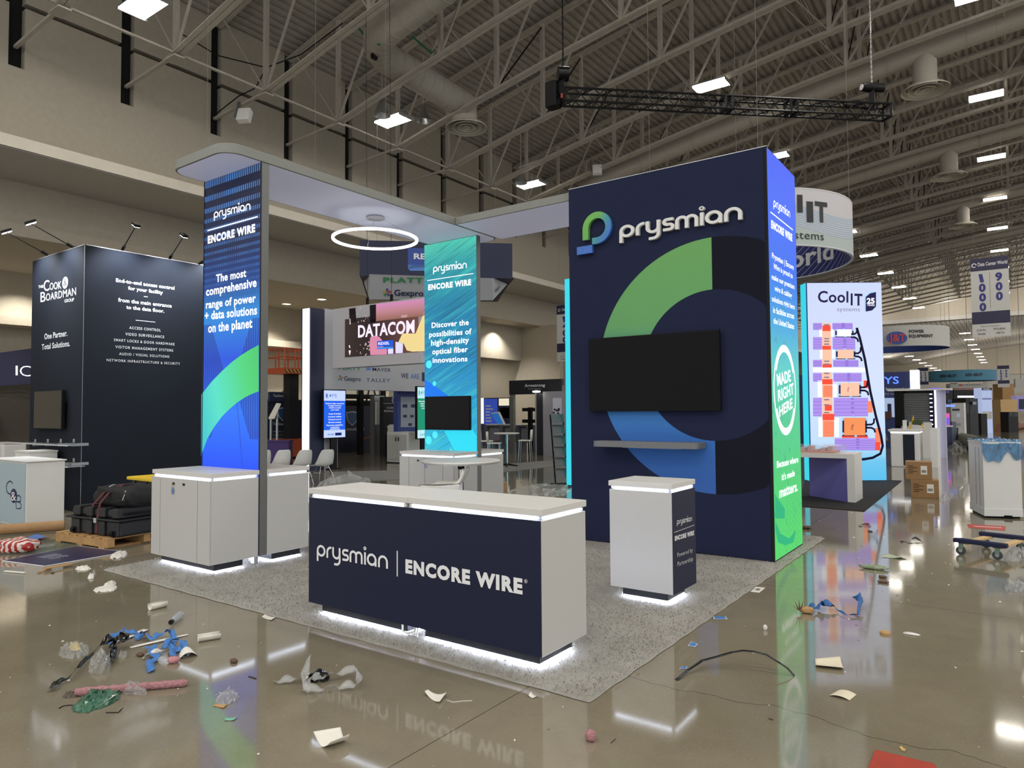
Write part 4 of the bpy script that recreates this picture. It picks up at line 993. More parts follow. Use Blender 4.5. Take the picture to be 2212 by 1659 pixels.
# pallet, hard case, bag, tote
Mp = Matrix.Translation((-7.25, .58, 0)) @ Matrix.Rotation(math.radians(6), 4, 'Z')
pt = thing('pallet', 'worn wooden pallet under the black hard case', 'pallet', (-7.8, 1, 0))
for y in (0, .48, .96): MB(Mp).box(-1.2, 0, y, y+.09, .02, .115).build('stringer', 'wood_ply', pt)
for i in range(7): MB(Mp).box(-1.2+.178*i, -1.2+.178*i+.13, 0, 1.05, .115, .135).build('deck_board', 'wood_ply', pt, bevel=.003, seg=1)
for i in range(3): MB(Mp).box(-1.2+.5*i, -1.2+.5*i+.12, 0, 1.05, 0, .02).build('bottom_board', 'wood_ply', pt)
M('case_black', '17181a', .5, noise=.1, scale=15); M('bag_black', '121214', .75, noise=.1); M('strap_red', '5a2628', .8, noise=.2, scale=80)
Mc = Matrix.Translation((-7.17, .68, .137)) @ Matrix.Rotation(math.radians(8), 4, 'Z')
hc = thing('hard_case', 'large black ribbed plastic case strapped onto the wooden pallet', 'case', (-7.7, 1, .137))
MB(Mc).box(-1.08, -.02, .02, .86, 0, .2).build('base_shell', 'case_black', hc, bevel=.03)
m = MB(Mc).box(-1.12, .02, -.03, .9, .2, .225); m.build('rim', 'case_black', hc, bevel=.01)
MB(Mc).box(-1.07, -.03, .03, .85, .225, .34).build('lid_shell', 'case_black', hc, bevel=.035)
m = MB(Mc)
for i in range(4): m.box(-.98+.27*i, -.84+.27*i, .0, .87, .235, .36)
m.build('lid_rib', 'case_black', hc, bevel=.015)
m = MB(Mc)
for i in range(4): m.box(-.98+.27*i, -.84+.27*i, -.005, .03, .01, .19)
m.build('base_rib', 'case_black', hc, bevel=.01)
for x in (-.12, -.95): MB(Mc).tube([(x-.03, -.005, .045), (x+.03, -.005, .045)], .04, 14).build('wheel', 'black_matte', hc)
Mg = Matrix.Translation((-7.62, 1.02, .495)) @ Matrix.Rotation(math.radians(9), 4, 'Z')
bg = thing('duffel_bag', 'soft black duffel bag with white piping lying on the hard case', 'bag', (-7.6, 1.02, .49))
def blob(Mx, ax, ay, az, amp, nu=28, nv=14, flat=.0, seed=1, pw=.6):
    r_ = np.random.default_rng(seed); ph = r_.uniform(0, 6.28, 12); fr = r_.uniform(1.5, 5, 12); G = []
    for j in range(nv+1):
        v = -PI/2+PI*j/nv; row = []
        for i in range(nu):
            u = 2*PI*i/nu; cu, su, cv, sv = math.cos(u), math.sin(u), math.cos(v), math.sin(v)
            s = lambda q: math.copysign(abs(q)**pw, q)
            n = sum(math.sin(fr[q]*(cu*cv*(1+.3*q % 2)+su*cv*(q % 3)+sv*(q % 4))+ph[q]) for q in range(12))/12
            R = 1+amp*n*2
            z = az*s(sv)*R; z = max(z, -az*(1-flat)) if flat else z
            row.append((ax*s(cu)*s(cv)*R, ay*s(su)*s(cv)*R, z))
        G.append(row+[row[0]])
    return MB(Mx).sheet(G)
blob(Mg @ Matrix.Translation((0, 0, .125)), .45, .27, .14, .09, 36, 18, .02, 3, .5).build('bag_body', 'bag_black', bg, smooth='all')
MB(Mg).tube([(.28, -.25, .22), (.29, -.275, .16), (.27, -.285, .10)], .006, 6).build('piping', 'grey_print', bg)
MB(Mg).tube([(-.16, -.1, .265), (-.12, -.16, .268), (-.1, -.22, .25)], .006, 6).build('piping', 'grey_print', bg)
MB(Mg).tube([(.12, -.28, .09), (.2, -.295, .085), (.34, -.29, .095)], .01, 6).build('side_handle', 'case_black', bg)
m = MB(Mg)
def strap(m, P, w=.022):
    P = [Vector(p) for p in P]
    m.sheet([[p+Vector((-w, 0, 0)), p+Vector((w, 0, .004))] for p in P])
strap(m, [(.0, .05, .27), (-.02, -.12, .272), (-.12, -.28, .18), (-.22, -.36, .02), (-.24, -.38, -.1), (-.24, -.40, -.33)])
strap(m, [(.02, .05, .272), (.03, -.1, .276), (-.02, -.29, .17), (-.06, -.37, .05), (-.07, -.39, -.1), (-.07, -.41, -.33)])
m.build('lashing_strap', 'strap_red', bg, solid=.004)
MB(Mg).box(-.10, -.04, -.43, -.40, -.19, -.13).build('buckle', 'alu', bg)
tt = thing('storage_tote', 'black storage tote with yellow lid behind the hard case', 'tote', (-7.6, 2.3, 0))
q = onY(273, 1029, 1.75); z_ = q.z
MB().box(q.x+.05, q.x+.95, 1.8, 2.4, 0, z_-.03).build('tub', 'case_black', tt, bevel=.03)
M('lid_yellow', 'd6b41c', .45)
MB().box(q.x, q.x+1.0, 1.75, 2.45, z_-.05, z_).build('lid', 'lid_yellow', tt, bevel=.012)
for x in (.15, .5, .8): MB().box(q.x+x, q.x+x+.05, 1.785, 1.80, .1, z_-.06).build('rib', 'case_black', tt)
MB().box(q.x+.5, q.x+1.0, 1.76, 2.44, .42, .50).build('side_band', 'lid_yellow', tt, bevel=.01)
# things lying in front of it
tu = MB(); a, b = Vector((-10.0, -.35, .08)), Vector((-8.62, .40, .08)); d = (b-a).normalized()
a = onZ(-30, 1147, .08); b = onZ(139, 1135, .08)
tu.tube([a, b], .076, 24); tu.tube([b+(b-a).normalized()*-.2, b+(b-a).normalized()*.002], .068, 24)
tag(tu.build('cardboard_tube', 'cardboard', smooth=True, origin=(a+b)/2), 'long cardboard tube lying on the floor in front of the white monogram counter', 'tube')
k = NT('bag_stripes', .35); tc = k.n('TexCoord').outputs['Object']; nz = k.noise(tc, 4.5, 4, .6)
wv = k.n('TexWave'); wv.inputs['Scale'].default_value = 5.0; wv.inputs['Distortion'].default_value = 4.0; k.L.new(tc, wv.inputs[0])
k.paint(k.mix(k.math('GREATER_THAN', wv.outputs['Fac'], .5), (*lin('d8cfc8'), 1), (*lin('a3241f'), 1)))
p = onZ(37, 1193); tag(blob(Matrix.Translation(p+Vector((0, 0, .085))) @ Matrix.Rotation(.6, 4, 'Z'), .24, .15, .095, .16, 30, 14, .1, 5, .8).build('plastic_bag', 'bag_stripes', smooth='all', origin=p), 'crumpled red and white plastic bag on the floor', 'bag')
def sheet_at(px, mat, name, label, cat, z=.004, wav=.0, n=8, seed=1, group=None, thick=.0):
    """thin sheet lying on the floor, outlined by its four corners"""
    P = [onZ(*q) for q in px]; r_ = np.random.default_rng(seed); ph = r_.uniform(0, 6.28, 4); G = []
    for i in range(n+1):
        row = []
        for j in range(n+1):
            u, v = j/n, i/n; p = (P[0]*(1-u)+P[1]*u)*(1-v)+(P[3]*(1-u)+P[2]*u)*v
            h = wav*(.5+.5*math.sin(5*u+ph[0])*math.sin(4*v+ph[1]))*(abs(u-.5)+abs(v-.5)) if wav else 0
            row.append(p+Vector((0, 0, z+h)))
        G.append(row)
    c = sum(P, Vector())/4
    return tag(MB().sheet(G).build(name, mat, smooth='all', origin=c, solid=thick), label, cat, group)
sheet_at([(42, 1168), (72, 1172), (110, 1162), (75, 1159)], M('film_blue', '2d66b4', .3), 'plastic_film', 'piece of blue plastic film by the cardboard tube', 'plastic film', wav=.05)
p = onZ(78, 1181); gl = MB().lathe([(.001, .008), (.52, .008), (.525, .004), (.52, 0), (.001, 0)], p+Vector((0, 0, .002)), 48)
tag(gl.build('glass_tabletop', M('glass_green', '6f8478', .05, alpha=.35, noise=0), smooth=True, origin=p), 'round glass tabletop lying on the floor by the pallet', 'glass top')
sp_ = thing('sign_board', 'navy printed sign board lying face up on the floor by the pallet', 'sign', onZ(140, 1203))
P = [onZ(*q) for q in ((5, 1213), (95, 1225), (272, 1194), (168, 1180.5))]
MB().prism([p+Vector((0, 0, .003)) for p in P], (0, 0, .008)).build('board', 'white_print', sp_)
c = sum(P, Vector())/4
MB().prism([c+(p-c)*.975+Vector((0, 0, .0115)) for p in P], (0, 0, .0006)).build('print', M('board_navy', '232348', .4), sp_)
e1 = (P[3]-P[0]); e2 = (P[1]-P[0]); m = MB()
for i in range(7):
    for a0, a1 in ((.34, .56), (.62, .72)):
        s = P[0]+e1*(.30+.035*i)+e2*.22; m.bar(s+e2*(a0-.3)+Vector((0, 0, .0126)), s+e2*(a1-.3+.02*(i % 3))+Vector((0, 0, .0126)), .011, .0006)
m.build('printed_rows', M('board_print', '9a98a8', .5), sp_)
# booth beyond the slogan tower
ic = thing('banner_wall', 'navy illuminated banner wall with glossy black panels at the hall edge, cut by the frame', 'booth wall', (-26, 6, 0))
a, b = onY(-60, 760, 6), onY(70, 829, 6)
MB().box(a.x, b.x+1.5, 6, 6.3, b.z, onY(0, 762, 6).z).build('banner', M('banner_navy', '2b2f52', .5), ic)
k = NT('black_panel', .08); k.paint((.006, .006, .007)); bp = k.n('Bump'); bp.inputs['Strength'].default_value = .25; bp.inputs['Distance'].default_value = .05
tcx = k.n('TexCoord').outputs['Object']; k.L.new(k.noise(k.scaled(tcx, (.4, .4, 6)), 2.5, 2), bp.inputs['Height']); k.L.new(bp.outputs[0], k.b.inputs['Normal'])
MB().box(a.x, b.x+1.5, 6.02, 6.3, 0, b.z).build('glossy_panel', 'black_panel', ic)
pl = PY(6.0); lines([('I', pl(34, 811), pl(38.5, 811), pl(34, 790)), ('C', pl(43, 812), pl(68, 813.5), pl(43, 790))], 'lit_white', ic, bold=-.01)
wc = thing('white_cabinet', 'small white cabinet behind the monogram counter', 'cabinet', (-13.9, 1.3, 0))
a, b = onY(33, 973, 1.35), onY(62, 974, 1.35); MB().box(a.x, b.x, 1.35, 1.80, 0, a.z-.03).build('carcass', 'plastic_white', wc); MB().box(a.x-.01, b.x+.01, 1.34, 1.81, a.z-.03, a.z).build('top', 'white_top', wc)
a = onZ(-25, 958, 1.0); wd = thing('white_cabinet', 'white cabinet edge at the frame behind the monogram counter', 'cabinet', (a.x, a.y, 0))
MB().box(a.x-.3, onY(6, 960, a.y).x, a.y, a.y+.5, 0, 1.0).build('carcass', 'plastic_white', wd, bevel=.04); MB().box(a.x-.3, onY(6, 960, a.y).x, a.y+.02, a.y+.48, 1.0, 1.02).build('top', 'white_top', wd)
# lamps recessed in the low side ceiling
def downlight(x, y, label):
    t = thing('downlight', label, 'lamp', (x, y, 7.15))
    MB().lathe([(.2, .0), (.24, -.02), (.25, .015), (.2, .02)], (x, y, 7.155), 24).build('trim_ring', 'diffuser_white', t)
    MB().lathe([(.001, .0), (.2, .0)], (x, y, 7.16), 24).build('lens', M('down_lens', (255, 246, 228), emit=10), t)
    l = D.lights.new('beam', 'SPOT'); l.energy = 1300; l.spot_size = math.radians(105); l.spot_blend = .6; l.color = (1, .95, .84); l.shadow_soft_size = .15
    o = link(D.objects.new('beam', l)); o.parent = t; o.location = (0, 0, -.03)
for px, lab in (((619, 657), 'round downlight nearest the blue column in the low side ceiling'), ((695, 647), 'round downlight over the white light post'), ((1040, 719), 'round downlight just beside the turquoise column'), ((1105, 713), 'round downlight higher of the pair right of the turquoise column'), ((1109, 729), 'round downlight lower of the pair right of the turquoise column'), ((1173, 723), 'round downlight nearest the dark tower in the low side ceiling')):
    p = onZ(*px, 7.15); downlight(p.x, p.y, lab)
for x, y in ((-28.0, -2), (-28.0, 2.5), (-27.6, 7), (-27.6, 11), (-27.6, 15), (-25.6, 20), (-23.4, 31), (-27, 31), (-23.4, 26)):  # extra spots without fixtures, added to brighten the side hall
    p = Vector((x, y, 7.15)); l = D.lights.new('beam', 'SPOT'); l.energy = 900; l.spot_size = math.radians(120); l.spot_blend = .7; l.color = (1, .95, .84); o = link(D.objects.new('beam', l)); o.location = (x, y, 7.12)
# wall-wash: the lamps that light the upper wall between the pockets
# ================================================================ stands in the middle distance
lp = thing('light_post', 'tall navy post with a glowing white strip at the white booth', 'light post', (-14.95, 9.8, 0))
zt = onX(700, 668, -14.7).z
MB().box(-15.13, -14.7, 9.56, 10.06, 0, zt).build('post', M('post_navy', '1c2140', .5), lp, bevel=.004, seg=1)
MB().box(-15.05, -14.76, 9.535, 9.562, .05, zt-.02).build('light_strip', M('strip_white', (250, 250, 255), emit=2.6), lp)
M('booth_white', 'b4b3b9', .6, noise=.02)
wb = thing('white_booth', 'white booth portal carrying rows of supplier logos', 'booth', (-14.85, 13, 0))
pl = PX(-14.72); y1 = onX(729, 1010, -14.72).y; zb, ztop = onX(800, 843, -14.72).z, onX(712, 668, -14.72).z
MB().box(-15.3, -14.72, 10.08, y1, 0, ztop).build('end_panel', 'booth_white', wb)
MB().box(-15.0, -14.72, y1, onX(1000, 843, -14.72).y, zb, ztop).build('header', 'booth_white', wb)
MB().box(-15.0, -14.75, onX(980, 843, -14.72).y-.3, onX(1000, 843, -14.72).y, 0, zb).build('end_post', 'booth_white', wb)
zD = lambda x, y: (640+x/7.373, 620+y/7.373)
M('logo_green', '3d8a55', .5); M('logo_sky', '4a74b8', .5); M('logo_bright', '2f6fd0', .5)
def ll(txt, bl, br, tl, mat, z=zD, P=None, par=None, **kw): return letter(txt, (P or pl)(*z(*bl)), (P or pl)(*z(*br)), (P or pl)(*z(*tl)), mat, par or wb, **kw)
ll('PLATT', (672, 1318), (1030, 1322), (672, 1262), 'logo_green', bold=.03, spacing=1.1)
ll('MAYER', (1212, 1335), (1506, 1352), (1212, 1280), 'navy_print', bold=.005)
ll('Gexpro', (760, 1492), (1025, 1502), (760, 1420), 'navy_print', bold=.015)
ll('TALLEY', (1115, 1512), (1495, 1516), (1115, 1455), 'navy_print', bold=-.005, spacing=1.1)
ll('WE', (1665, 1452), (1785, 1458), (1665, 1370), 'navy_print', bold=.015); ll('ARE', (1818, 1460), (1960, 1466), (1818, 1382), 'logo_sky', bold=.015)
m = MB().add([pl(*zD(*q))+Vector((.004, 0, 0)) for q in ((2000, 1360), (2080, 1360), (2080, 1505), (2000, 1500))], [(0, 1, 2, 3)]); m.build('logo_tile', 'navy_print', wb)
m = MB()
for x in (1115, 1140, 1165): m.add([pl(*zD(*q))+Vector((.004, 0, 0)) for q in ((x, 1325), (x+20, 1326), (x+16, 1278), (x+6, 1278))], [(0, 1, 2, 3)])
m.build('logo_mark', 'logo_bright', wb)
PET = ['c03a2e', '2f4fa0', 'd9b23a', '3d8a55', '6a4a9a']
def petals(P, cx, cy, r, par, z, nn):
    c = P(*z(cx, cy)); ex = P(*z(cx+r, cy))-c; ey = P(*z(cx, cy-r))-c
    for i, h in enumerate(PET):
        a = 2*PI*i/5+.3; d = ex*math.cos(a)+ey*math.sin(a); e = ex*-math.sin(a)+ey*math.cos(a)
        MB().add([c+d*.2-e*.12+nn, c+d*.9-e*.34+nn, c+d*1.0+e*.2+nn, c+d*.25+e*.16+nn], [(0, 1, 2, 3)]).build('logo_petal', M('petal_'+h, h, .5), par)
petals(pl, 695, 1450, 45, wb, zD, Vector((.004, 0, 0)))
# big screen hung in front of the portal
PV = PY(9.93)
x0, x1, z0, z1 = max(onY(718, 796, 9.93).x, -14.69), -10.6, onY(718, 796, 9.93).z, onY(718, 668, 9.93).z
vw = thing('video_wall', 'big hanging screen showing white capital letters over machinery, in front of the white booth', 'screen', ((x0+x1)/2, 10.1, z0))
MB().box(x0, x1, 9.93, 10.25, z0, z1).build('cabinet_frame', 'booth_white', vw, bevel=.006, seg=1)
a, b = onY(744, 772, 9.91), onY(744, 690, 9.91)
s0, s1, sx0 = a.z, b.z, a.x
def em(name, c, e=1.0): return M(name, c, emit=e)
k = NT('video_ground', .4); uv, u, v = k.uv(); k.glow(k.ramp(u, [(0, (52, 34, 30)), (.3, (30, 20, 20)), (.55, (60, 36, 40)), (1, (110, 66, 60))]), 1.0)
MB().quad((sx0, 9.926, s0), (x1-.12, 9.926, s0), (x1-.12, 9.926, s1), (sx0, 9.926, s1)).build('picture', 'video_ground', vw)
PVs = PY(9.92)
def vpoly(pts, mat, nm): MB().add([PVs(*zD(*q)) for q in pts], [tuple(range(len(pts)))]).build(nm, mat, vw)
k = NT('video_pink', .4); uv, u, v = k.uv(); tcg = k.n('TexCoord').outputs['Generated']; sp = k.n('SeparateXYZ'); k.L.new(tcg, sp.inputs[0]); k.glow(k.ramp(sp.outputs[2], [(0, (150, 100, 84)), (.5, (190, 130, 140)), (1, (214, 138, 190))]), 1.0)
vpoly([(1270, 272), (2200, 170), (2200, 440), (1270, 545)], 'video_pink', 'picture_band')
vpoly([(1170, 290), (1268, 278), (1268, 560), (1175, 572)], em('v_black', (14, 10, 12)), 'picture_rack')
vpoly([(840, 345), (940, 330), (955, 560), (850, 575)], em('v_dark', (24, 18, 20)), 'picture_rack')
m = MB()
for i in range(9):
    y = 350+26*i; m.add([PVs(*zD(*q)) for q in ((842, y), (940, y-12), (940, y-6), (842, y+6))], [(0, 1, 2, 3)])
    m.add([PVs(*zD(*q)) for q in ((1176, y-40), (1264, y-50), (1264, y-44), (1176, y-34))], [(0, 1, 2, 3)])
m.build('picture_slots', em('v_grey', (70, 56, 60)), vw)
m = MB()
for i in range(26):
    a_ = rng.uniform(950, 1160); b_ = rng.choice([rng.uniform(310, 590), rng.uniform(860, 1080)]); w_, h_ = rng.uniform(5, 22), rng.uniform(5, 26)
    m.add([PVs(*zD(*q)) for q in ((a_, b_), (a_+w_, b_-4), (a_+w_*.8, b_+h_), (a_-4, b_+h_*.8))], [(0, 1, 2, 3)])
m.build('picture_glints', em('v_glint', (206, 170, 176)), vw)
vpoly([(1180, 800), (1260, 770), (1330, 800), (1375, 860), (1360, 930), (1450, 1000), (1440, 1075), (1180, 1085), (1165, 900)], em('v_rose', (205, 132, 160)), 'picture_shape')
vpoly([(2200, 320), (2040, 380), (1990, 520), (1900, 740), (1690, 740), (1625, 880), (1710, 900), (1760, 1010), (1850, 1030), (2200, 1010)], em('v_cream', (226, 204, 140)), 'picture_shape')
vpoly([(1580, 870), (1700, 900), (1695, 1050), (1580, 1056)], em('v_white', (214, 208, 246)), 'picture_shape')
vpoly([(1460, 985), (1545, 980), (1545, 1060), (1460, 1066)], em('v_white', 0), 'picture_shape')
m = MB()
for q in ([(848, 505), (862, 503), (866, 590), (850, 596)], [(836, 930), (850, 925), (862, 972), (846, 970)], [(835, 1010), (868, 1010), (855, 1090), (842, 1060)], [(1672, 450), (1768, 440), (1764, 480), (1676, 488)]): m.add([PVs(*zD(*t_)) for t_ in q], [(0, 1, 2, 3)])
m.build('picture_highlights', em('v_light', (250, 236, 240)), vw)
PV2 = PY(9.915)
letter('DATACOM', PV2(*zD(985, 800)), PV2(*zD(1885, 722)), PV2(*zD(985, 612)), em('v_text', (244, 222, 246), 1.05), vw, bold=.03, spacing=1.04)
MB().add([PV2(*zD(*q)) for q in ((1288, 862), (1540, 845), (1542, 935), (1286, 950))], [(0, 1, 2, 3)]).build('caption_tile', em('v_blue', (34, 88, 214)), vw)
MB().add([PV2(*zD(*q)) for q in ((1286, 962), (1542, 945), (1542, 978), (1286, 992))], [(0, 1, 2, 3)]).build('caption_band', em('v_blue2', (60, 130, 226)), vw)
letter('REXEL', PV2(*zD(1308, 925)), PV2(*zD(1488, 912)), PV2(*zD(1308, 882)), em('v_light', 0), vw, bold=.02, off=.008)
for px in (790, 842):
    p = onY(px, 640, 10.0); MB().tube([(p.x, 10.07, z1-.02), (p.x, 9.99, chord(p.x)+.05)], .006, 6).build('hanging_cable', 'black_metal', vw)
    MB().box(p.x-.03, p.x+.03, 10.04, 10.10, z1-.02, z1+.22).build('hook', 'black_metal', vw)
# kiosk screens
def kiosk(px, X, label, cols, rows, txtcol):
    (ax, ay), (bx, by) = px; P = PX(X); a, b, c = P(ax, ay), P(bx, ay), P(ax, by)
    t = thing('kiosk_screen', label, 'screen', (X, (a.y+b.y)/2, 0))
    MB().box(X-.09, X-.004, a.y-.03, b.y+.03, c.z-.03, a.z+.03).build('housing', 'black_matte', t, bevel=.005)
    h = a.z-c.z
    for f0, f1, mt in ((.78, 1, cols[0]), (.16, .78, cols[1]), (0, .16, cols[0])): MB().box(X-.004, X, a.y, b.y, c.z+h*f0, c.z+h*f1).build('screen_area', mt, t)
    MB().box(X-.085, X-.03, (a.y+b.y)/2-.12, (a.y+b.y)/2+.12, .03, c.z).build('pole', 'black_metal', t); MB().box(X-.16, X+.06, (a.y+b.y)/2-.22, (a.y+b.y)/2+.22, .0, .03).build('base_plate', 'black_metal', t)
    w = b.y-a.y; y = lambda f: a.y+w*f; Z = lambda f: c.z+h*f
    letter('R', (X, y(.08), Z(.84)), (X, y(.2), Z(.84)), (X, y(.08), Z(.93)), cols[2], t, bold=.03); letter('+', (X, y(.23), Z(.84)), (X, y(.35), Z(.84)), (X, y(.23), Z(.94)), cols[2], t); letter('MI', (X, y(.38), Z(.84)), (X, y(.58), Z(.84)), (X, y(.38), Z(.93)), cols[2], t, bold=-.015)
    lines([(s, (X, y(.5-l/2), Z(f)), (X, y(.5+l/2), Z(f)), (X, y(.5-l/2), Z(f+.028))) for s, l, f in rows], 'lit_white', t, bold=.01)
    lines([('WE ARE', (X, y(.16), Z(.05)), (X, y(.46), Z(.05)), (X, y(.16), Z(.085)))], cols[2], t); MB().box(X-.001, X+.003, y(.52), y(.82), Z(.04), Z(.1)).build('caption_tile', 'v_navy', t)
    return t
em('v_navy', (18, 34, 96)); em('k_white', (190, 206, 250)); em('k_blue', (36, 96, 226)); em('k_text', (60, 90, 170)); em('k_mint', (186, 226, 236)); em('k_green', (32, 140, 104)); em('k_teal', (40, 150, 150))
rw = [('Rexel provides customized', .86, .71), ('managed inventory', .62, .665), ('solutions to meet', .56, .62), ('your needs', .38, .575), ('Simple & Scalable', .58, .49), ('Increased visibility', .62, .43), ('Enhanced control', .58, .37), ('Barcode scanning', .58, .31), ('Reporting capabilities', .76, .25), ('Automated', .4, .205), ('replenishment', .48, .17)]
kiosk(((700, 843), (746, 946)), -14.45, 'upright blue screen with white text lines beside the white light post', ('k_white', 'k_blue', 'k_text'), rw, 0)
kiosk(((902, 836), (930, 947)), -13.6, 'upright green screen half hidden by the turquoise column', ('k_mint', 'k_green', 'k_teal'), rw[:4], 0)
# blue booth panel with grey poster
bp_ = thing('poster_wall', 'blue booth wall with a grey poster of small emblems', 'booth wall', (-15.2, 17, 0))
P = PX(-15.4); a, b = P(859, 843), P(935, 1000)
MB().box(-15.6, -15.4, a.y, b.y+1, 0, a.z).build('panel', M('panel_blue', '2c4188', .5), bp_)
a, b = P(865, 857), P(900, 922); MB().box(-15.399, -15.38, a.y, b.y, b.z, a.z).build('poster', M('poster_grey', '9aa0ae', .5), bp_)
m = MB()
for x, y, r in ((874, 877, 5), (892, 877, 5), (874, 899, 4), (889, 899, 3.5), (885, 917, 4)):
    p = P(x, y); rr = abs(P(x+r, y).y-p.y); m.box(-15.38, -15.377, p.y-rr, p.y+rr, p.z-rr*.5, p.z+rr*.5)
m.build('emblem', 'navy_print', bp_)
# hanging four-sided sign
cr = depth(944, 560, 24.5); ang = math.atan2(CR.y*math.cos(.12)+CF.y*math.sin(.12), CR.x*math.cos(.12)+CF.x*math.sin(.12)); Ms = Matrix.Translation((cr.x, cr.y, 0)) @ Matrix.Rotation(ang, 4, 'Z')
zs = lambda y, d=24.5: CAM.z+d*(887-y)/FPX
hw = 164*24.5/FPX; za, zb_, zc = zs(521), zs(598), zs(645)
hs = thing('hanging_sign', 'large hanging box sign, navy above and white tapering below, over the white booth', 'sign', (cr.x, cr.y, zc))
MB(Ms).box(-hw, hw, 0, 2*hw, zb_, za).build('upper_box', M('sign_navy', '1b2040', .6), hs)
hl = hw*.86
n_ = (Ms.to_3x3() @ Vector((0, -1, 0))); pt0 = Ms @ Vector((0, -.01, zb_)); PS = PN(pt0, n_)
zE = lambda x, y: (640+x/3.687, 480+y/3.687)
def spoly(pts, mat, nm, P=PS): MB().add([P(*zE(*q))+n_*.006 for q in pts], [tuple(range(len(pts)))]).build(nm, mat, hs)
spoly([(888, 205), (1120, 212), (1120, 385), (905, 385), (890, 370)], M('tile_royal', '24439c', .5), 'logo_tile')
spoly([(888, 338), (1120, 342), (1120, 387), (908, 387), (890, 372)], M('tile_sky', '5b8ede', .5), 'logo_band')
letter('REXEL', PS(*zE(936, 292)), PS(*zE(1185, 300)), PS(*zE(936, 248)), 'white_print', hs, bold=.03, off=.012)
bk = lambda q, d: PN(pt0-n_*d, n_)(*zE(*q))
PL = PS; fr_ = [bk((584, 414), -.10), bk((1558, 446), -.10), bk((1571, 622), .55), bk((580, 616), .55)]
so_ = [bk((514, 411), 1.4), bk((1727, 449), 1.4)]
MB().add(fr_, [(0, 1, 2, 3)]).build('lower_front', 'booth_white', hs); MB().add([fr_[1], so_[1], fr_[2]], [(0, 1, 2)]).build('lower_side', 'booth_white', hs); MB().add([fr_[0], so_[0], fr_[3]], [(0, 1, 2)]).build('lower_side', 'booth_white', hs)
nl = (fr_[1]-fr_[0]).cross(fr_[3]-fr_[0]).normalized(); nl = nl if nl.dot(CAM-fr_[0]) > 0 else -nl; PL = PN(fr_[0], nl)
m = MB().bar(so_[1], fr_[2], .05, .05); m.bar(so_[0], fr_[3], .05, .05); m.build('corner_edge', 'black_matte', hs)
e_ = lambda a, b: fr_[1].lerp(so_[1], a).lerp(fr_[2], b)+nl*.02
letter('Gexpro', e_(.22, .62), e_(.55, .38), e_(.12, .5), 'navy_print', hs, off=.03)
letter('PLATT', PL(*zE(692, 478)), PL(*zE(1010, 481)), PL(*zE(692, 437)), 'logo_green', hs, bold=.03, spacing=1.15, off=.02)
letter('Gexpro', PL(*zE(780, 583)), PL(*zE(1012, 588)), PL(*zE(780, 535)), 'navy_print', hs, bold=.015, off=.02)
petals(PL, 722, 558, 34, hs, zE, nl*.02)
for s in (-.8, .8): MB(Ms).tube([(hw*s, hw*.3, za), (hw*s, hw*.3, chord((Ms @ Vector((hw*s, hw*.3, 0))).x)+4)], .006, 5).build('suspension_wire', 'wire_grey', hs)
# dark security stand by the wall
M('guard_navy', '161b30', .6, noise=.03)
tg = thing('booth_wall', 'dark navy booth wall with shield emblems and white text', 'booth wall', (-20.9, 15, 0))
P = PX(-20.9); zw = P(600, 863).z
MB().box(-21.1, -20.9, P(560, 863).y, 19.5, 0, zw).build('panel', 'guard_navy', tg)
zF = lambda x, y: (560+x/5.53, 780+y/5.53)
M('shield_edge', 'a2a8b4', .4); M('shield_fill', '24456e', .5)
for cx, cy, s in ((285, 640, 1.0), (1110, 690, 1.05)):
    for k_, mt, o_ in ((1.0, 'shield_edge', .004), (.86, 'shield_fill', .008)):
        pts = [(0, -88), (68, -76), (66, -20), (50, 30), (0, 82), (-50, 30), (-66, -20), (-68, -76)]
        MB().add([P(*zF(cx+x*s*k_, cy+y*s*k_))+Vector((o_, 0, 0)) for x, y in pts], [tuple(range(8))]).build('shield_emblem', mt, tg)
ll2 = lambda t_, bl, br, tl, **kw: letter(t_, P(*zF(*bl)), P(*zF(*br)), P(*zF(*tl)), 'grey_print', tg, **kw)
ll2('TechnoGuard', (160, 765), (403, 765), (160, 735), bold=.0); ll2('TechnoGuard', (985, 828), (1250, 828), (985, 795), bold=.0)
lines([(s, P(*zF(165, y)), P(*zF(165+w_, y)), P(*zF(165, y-16))) for s, w_, y in (('Access Control', 220, 848), ('Cloud and Controls', 225, 890), ('Physical Technology Planning', 270, 930))], 'grey_print', tg, bold=-.01)
sg = thing('booth_sign', 'rounded navy name sign with shield standing on top of the dark booth wall', 'sign', P(605, 855))
PQ = PX(-20.85); a, b = PQ(581, 846), PQ(637, 864)
MB().box(-20.95, -20.85, a.y, b.y, b.z-.1, a.z).build('board', M('sign_plate_navy', '232a48', .5), sg, bevel=.04)
letter('TechnoGuard', PQ(*zF(163, 428)), PQ(*zF(405, 430)), PQ(*zF(163, 396)), 'grey_print', sg, bold=.01)
for x in (589, 631): q = PQ(x, 862); MB().box(-20.93, -20.87, q.y-.03, q.y+.03, zw-.02, q.z).build('support', 'alu', sg)
MB().tube([PQ(609, 846), PQ(612, 842)+Vector((.1, 0, 0)), PQ(622, 837)+Vector((.3, 0, 0))], .015, 6).build('lamp_arm', 'black_metal', sg); q = PQ(624, 837)+Vector((.3, 0, 0)); MB().box(q.x-.06, q.x+.06, q.y-.12, q.y+.12, q.z-.03, q.z+.02).build('lamp_head', 'alu', sg)
ts = thing('sign_stand', 'tilted white sign stand on two posts before the dark booth wall', 'sign stand', onZ(592, 965))
d0 = 24.0; A_, B_, C2, D2 = depth(580, 905, d0), depth(593, 905, d0), depth(607, 874, d0+.5), depth(597, 873, d0+.5)
MB().prism([A_, B_, C2, D2], (0, 0, .04)).build('panel', 'paper_white', ts)
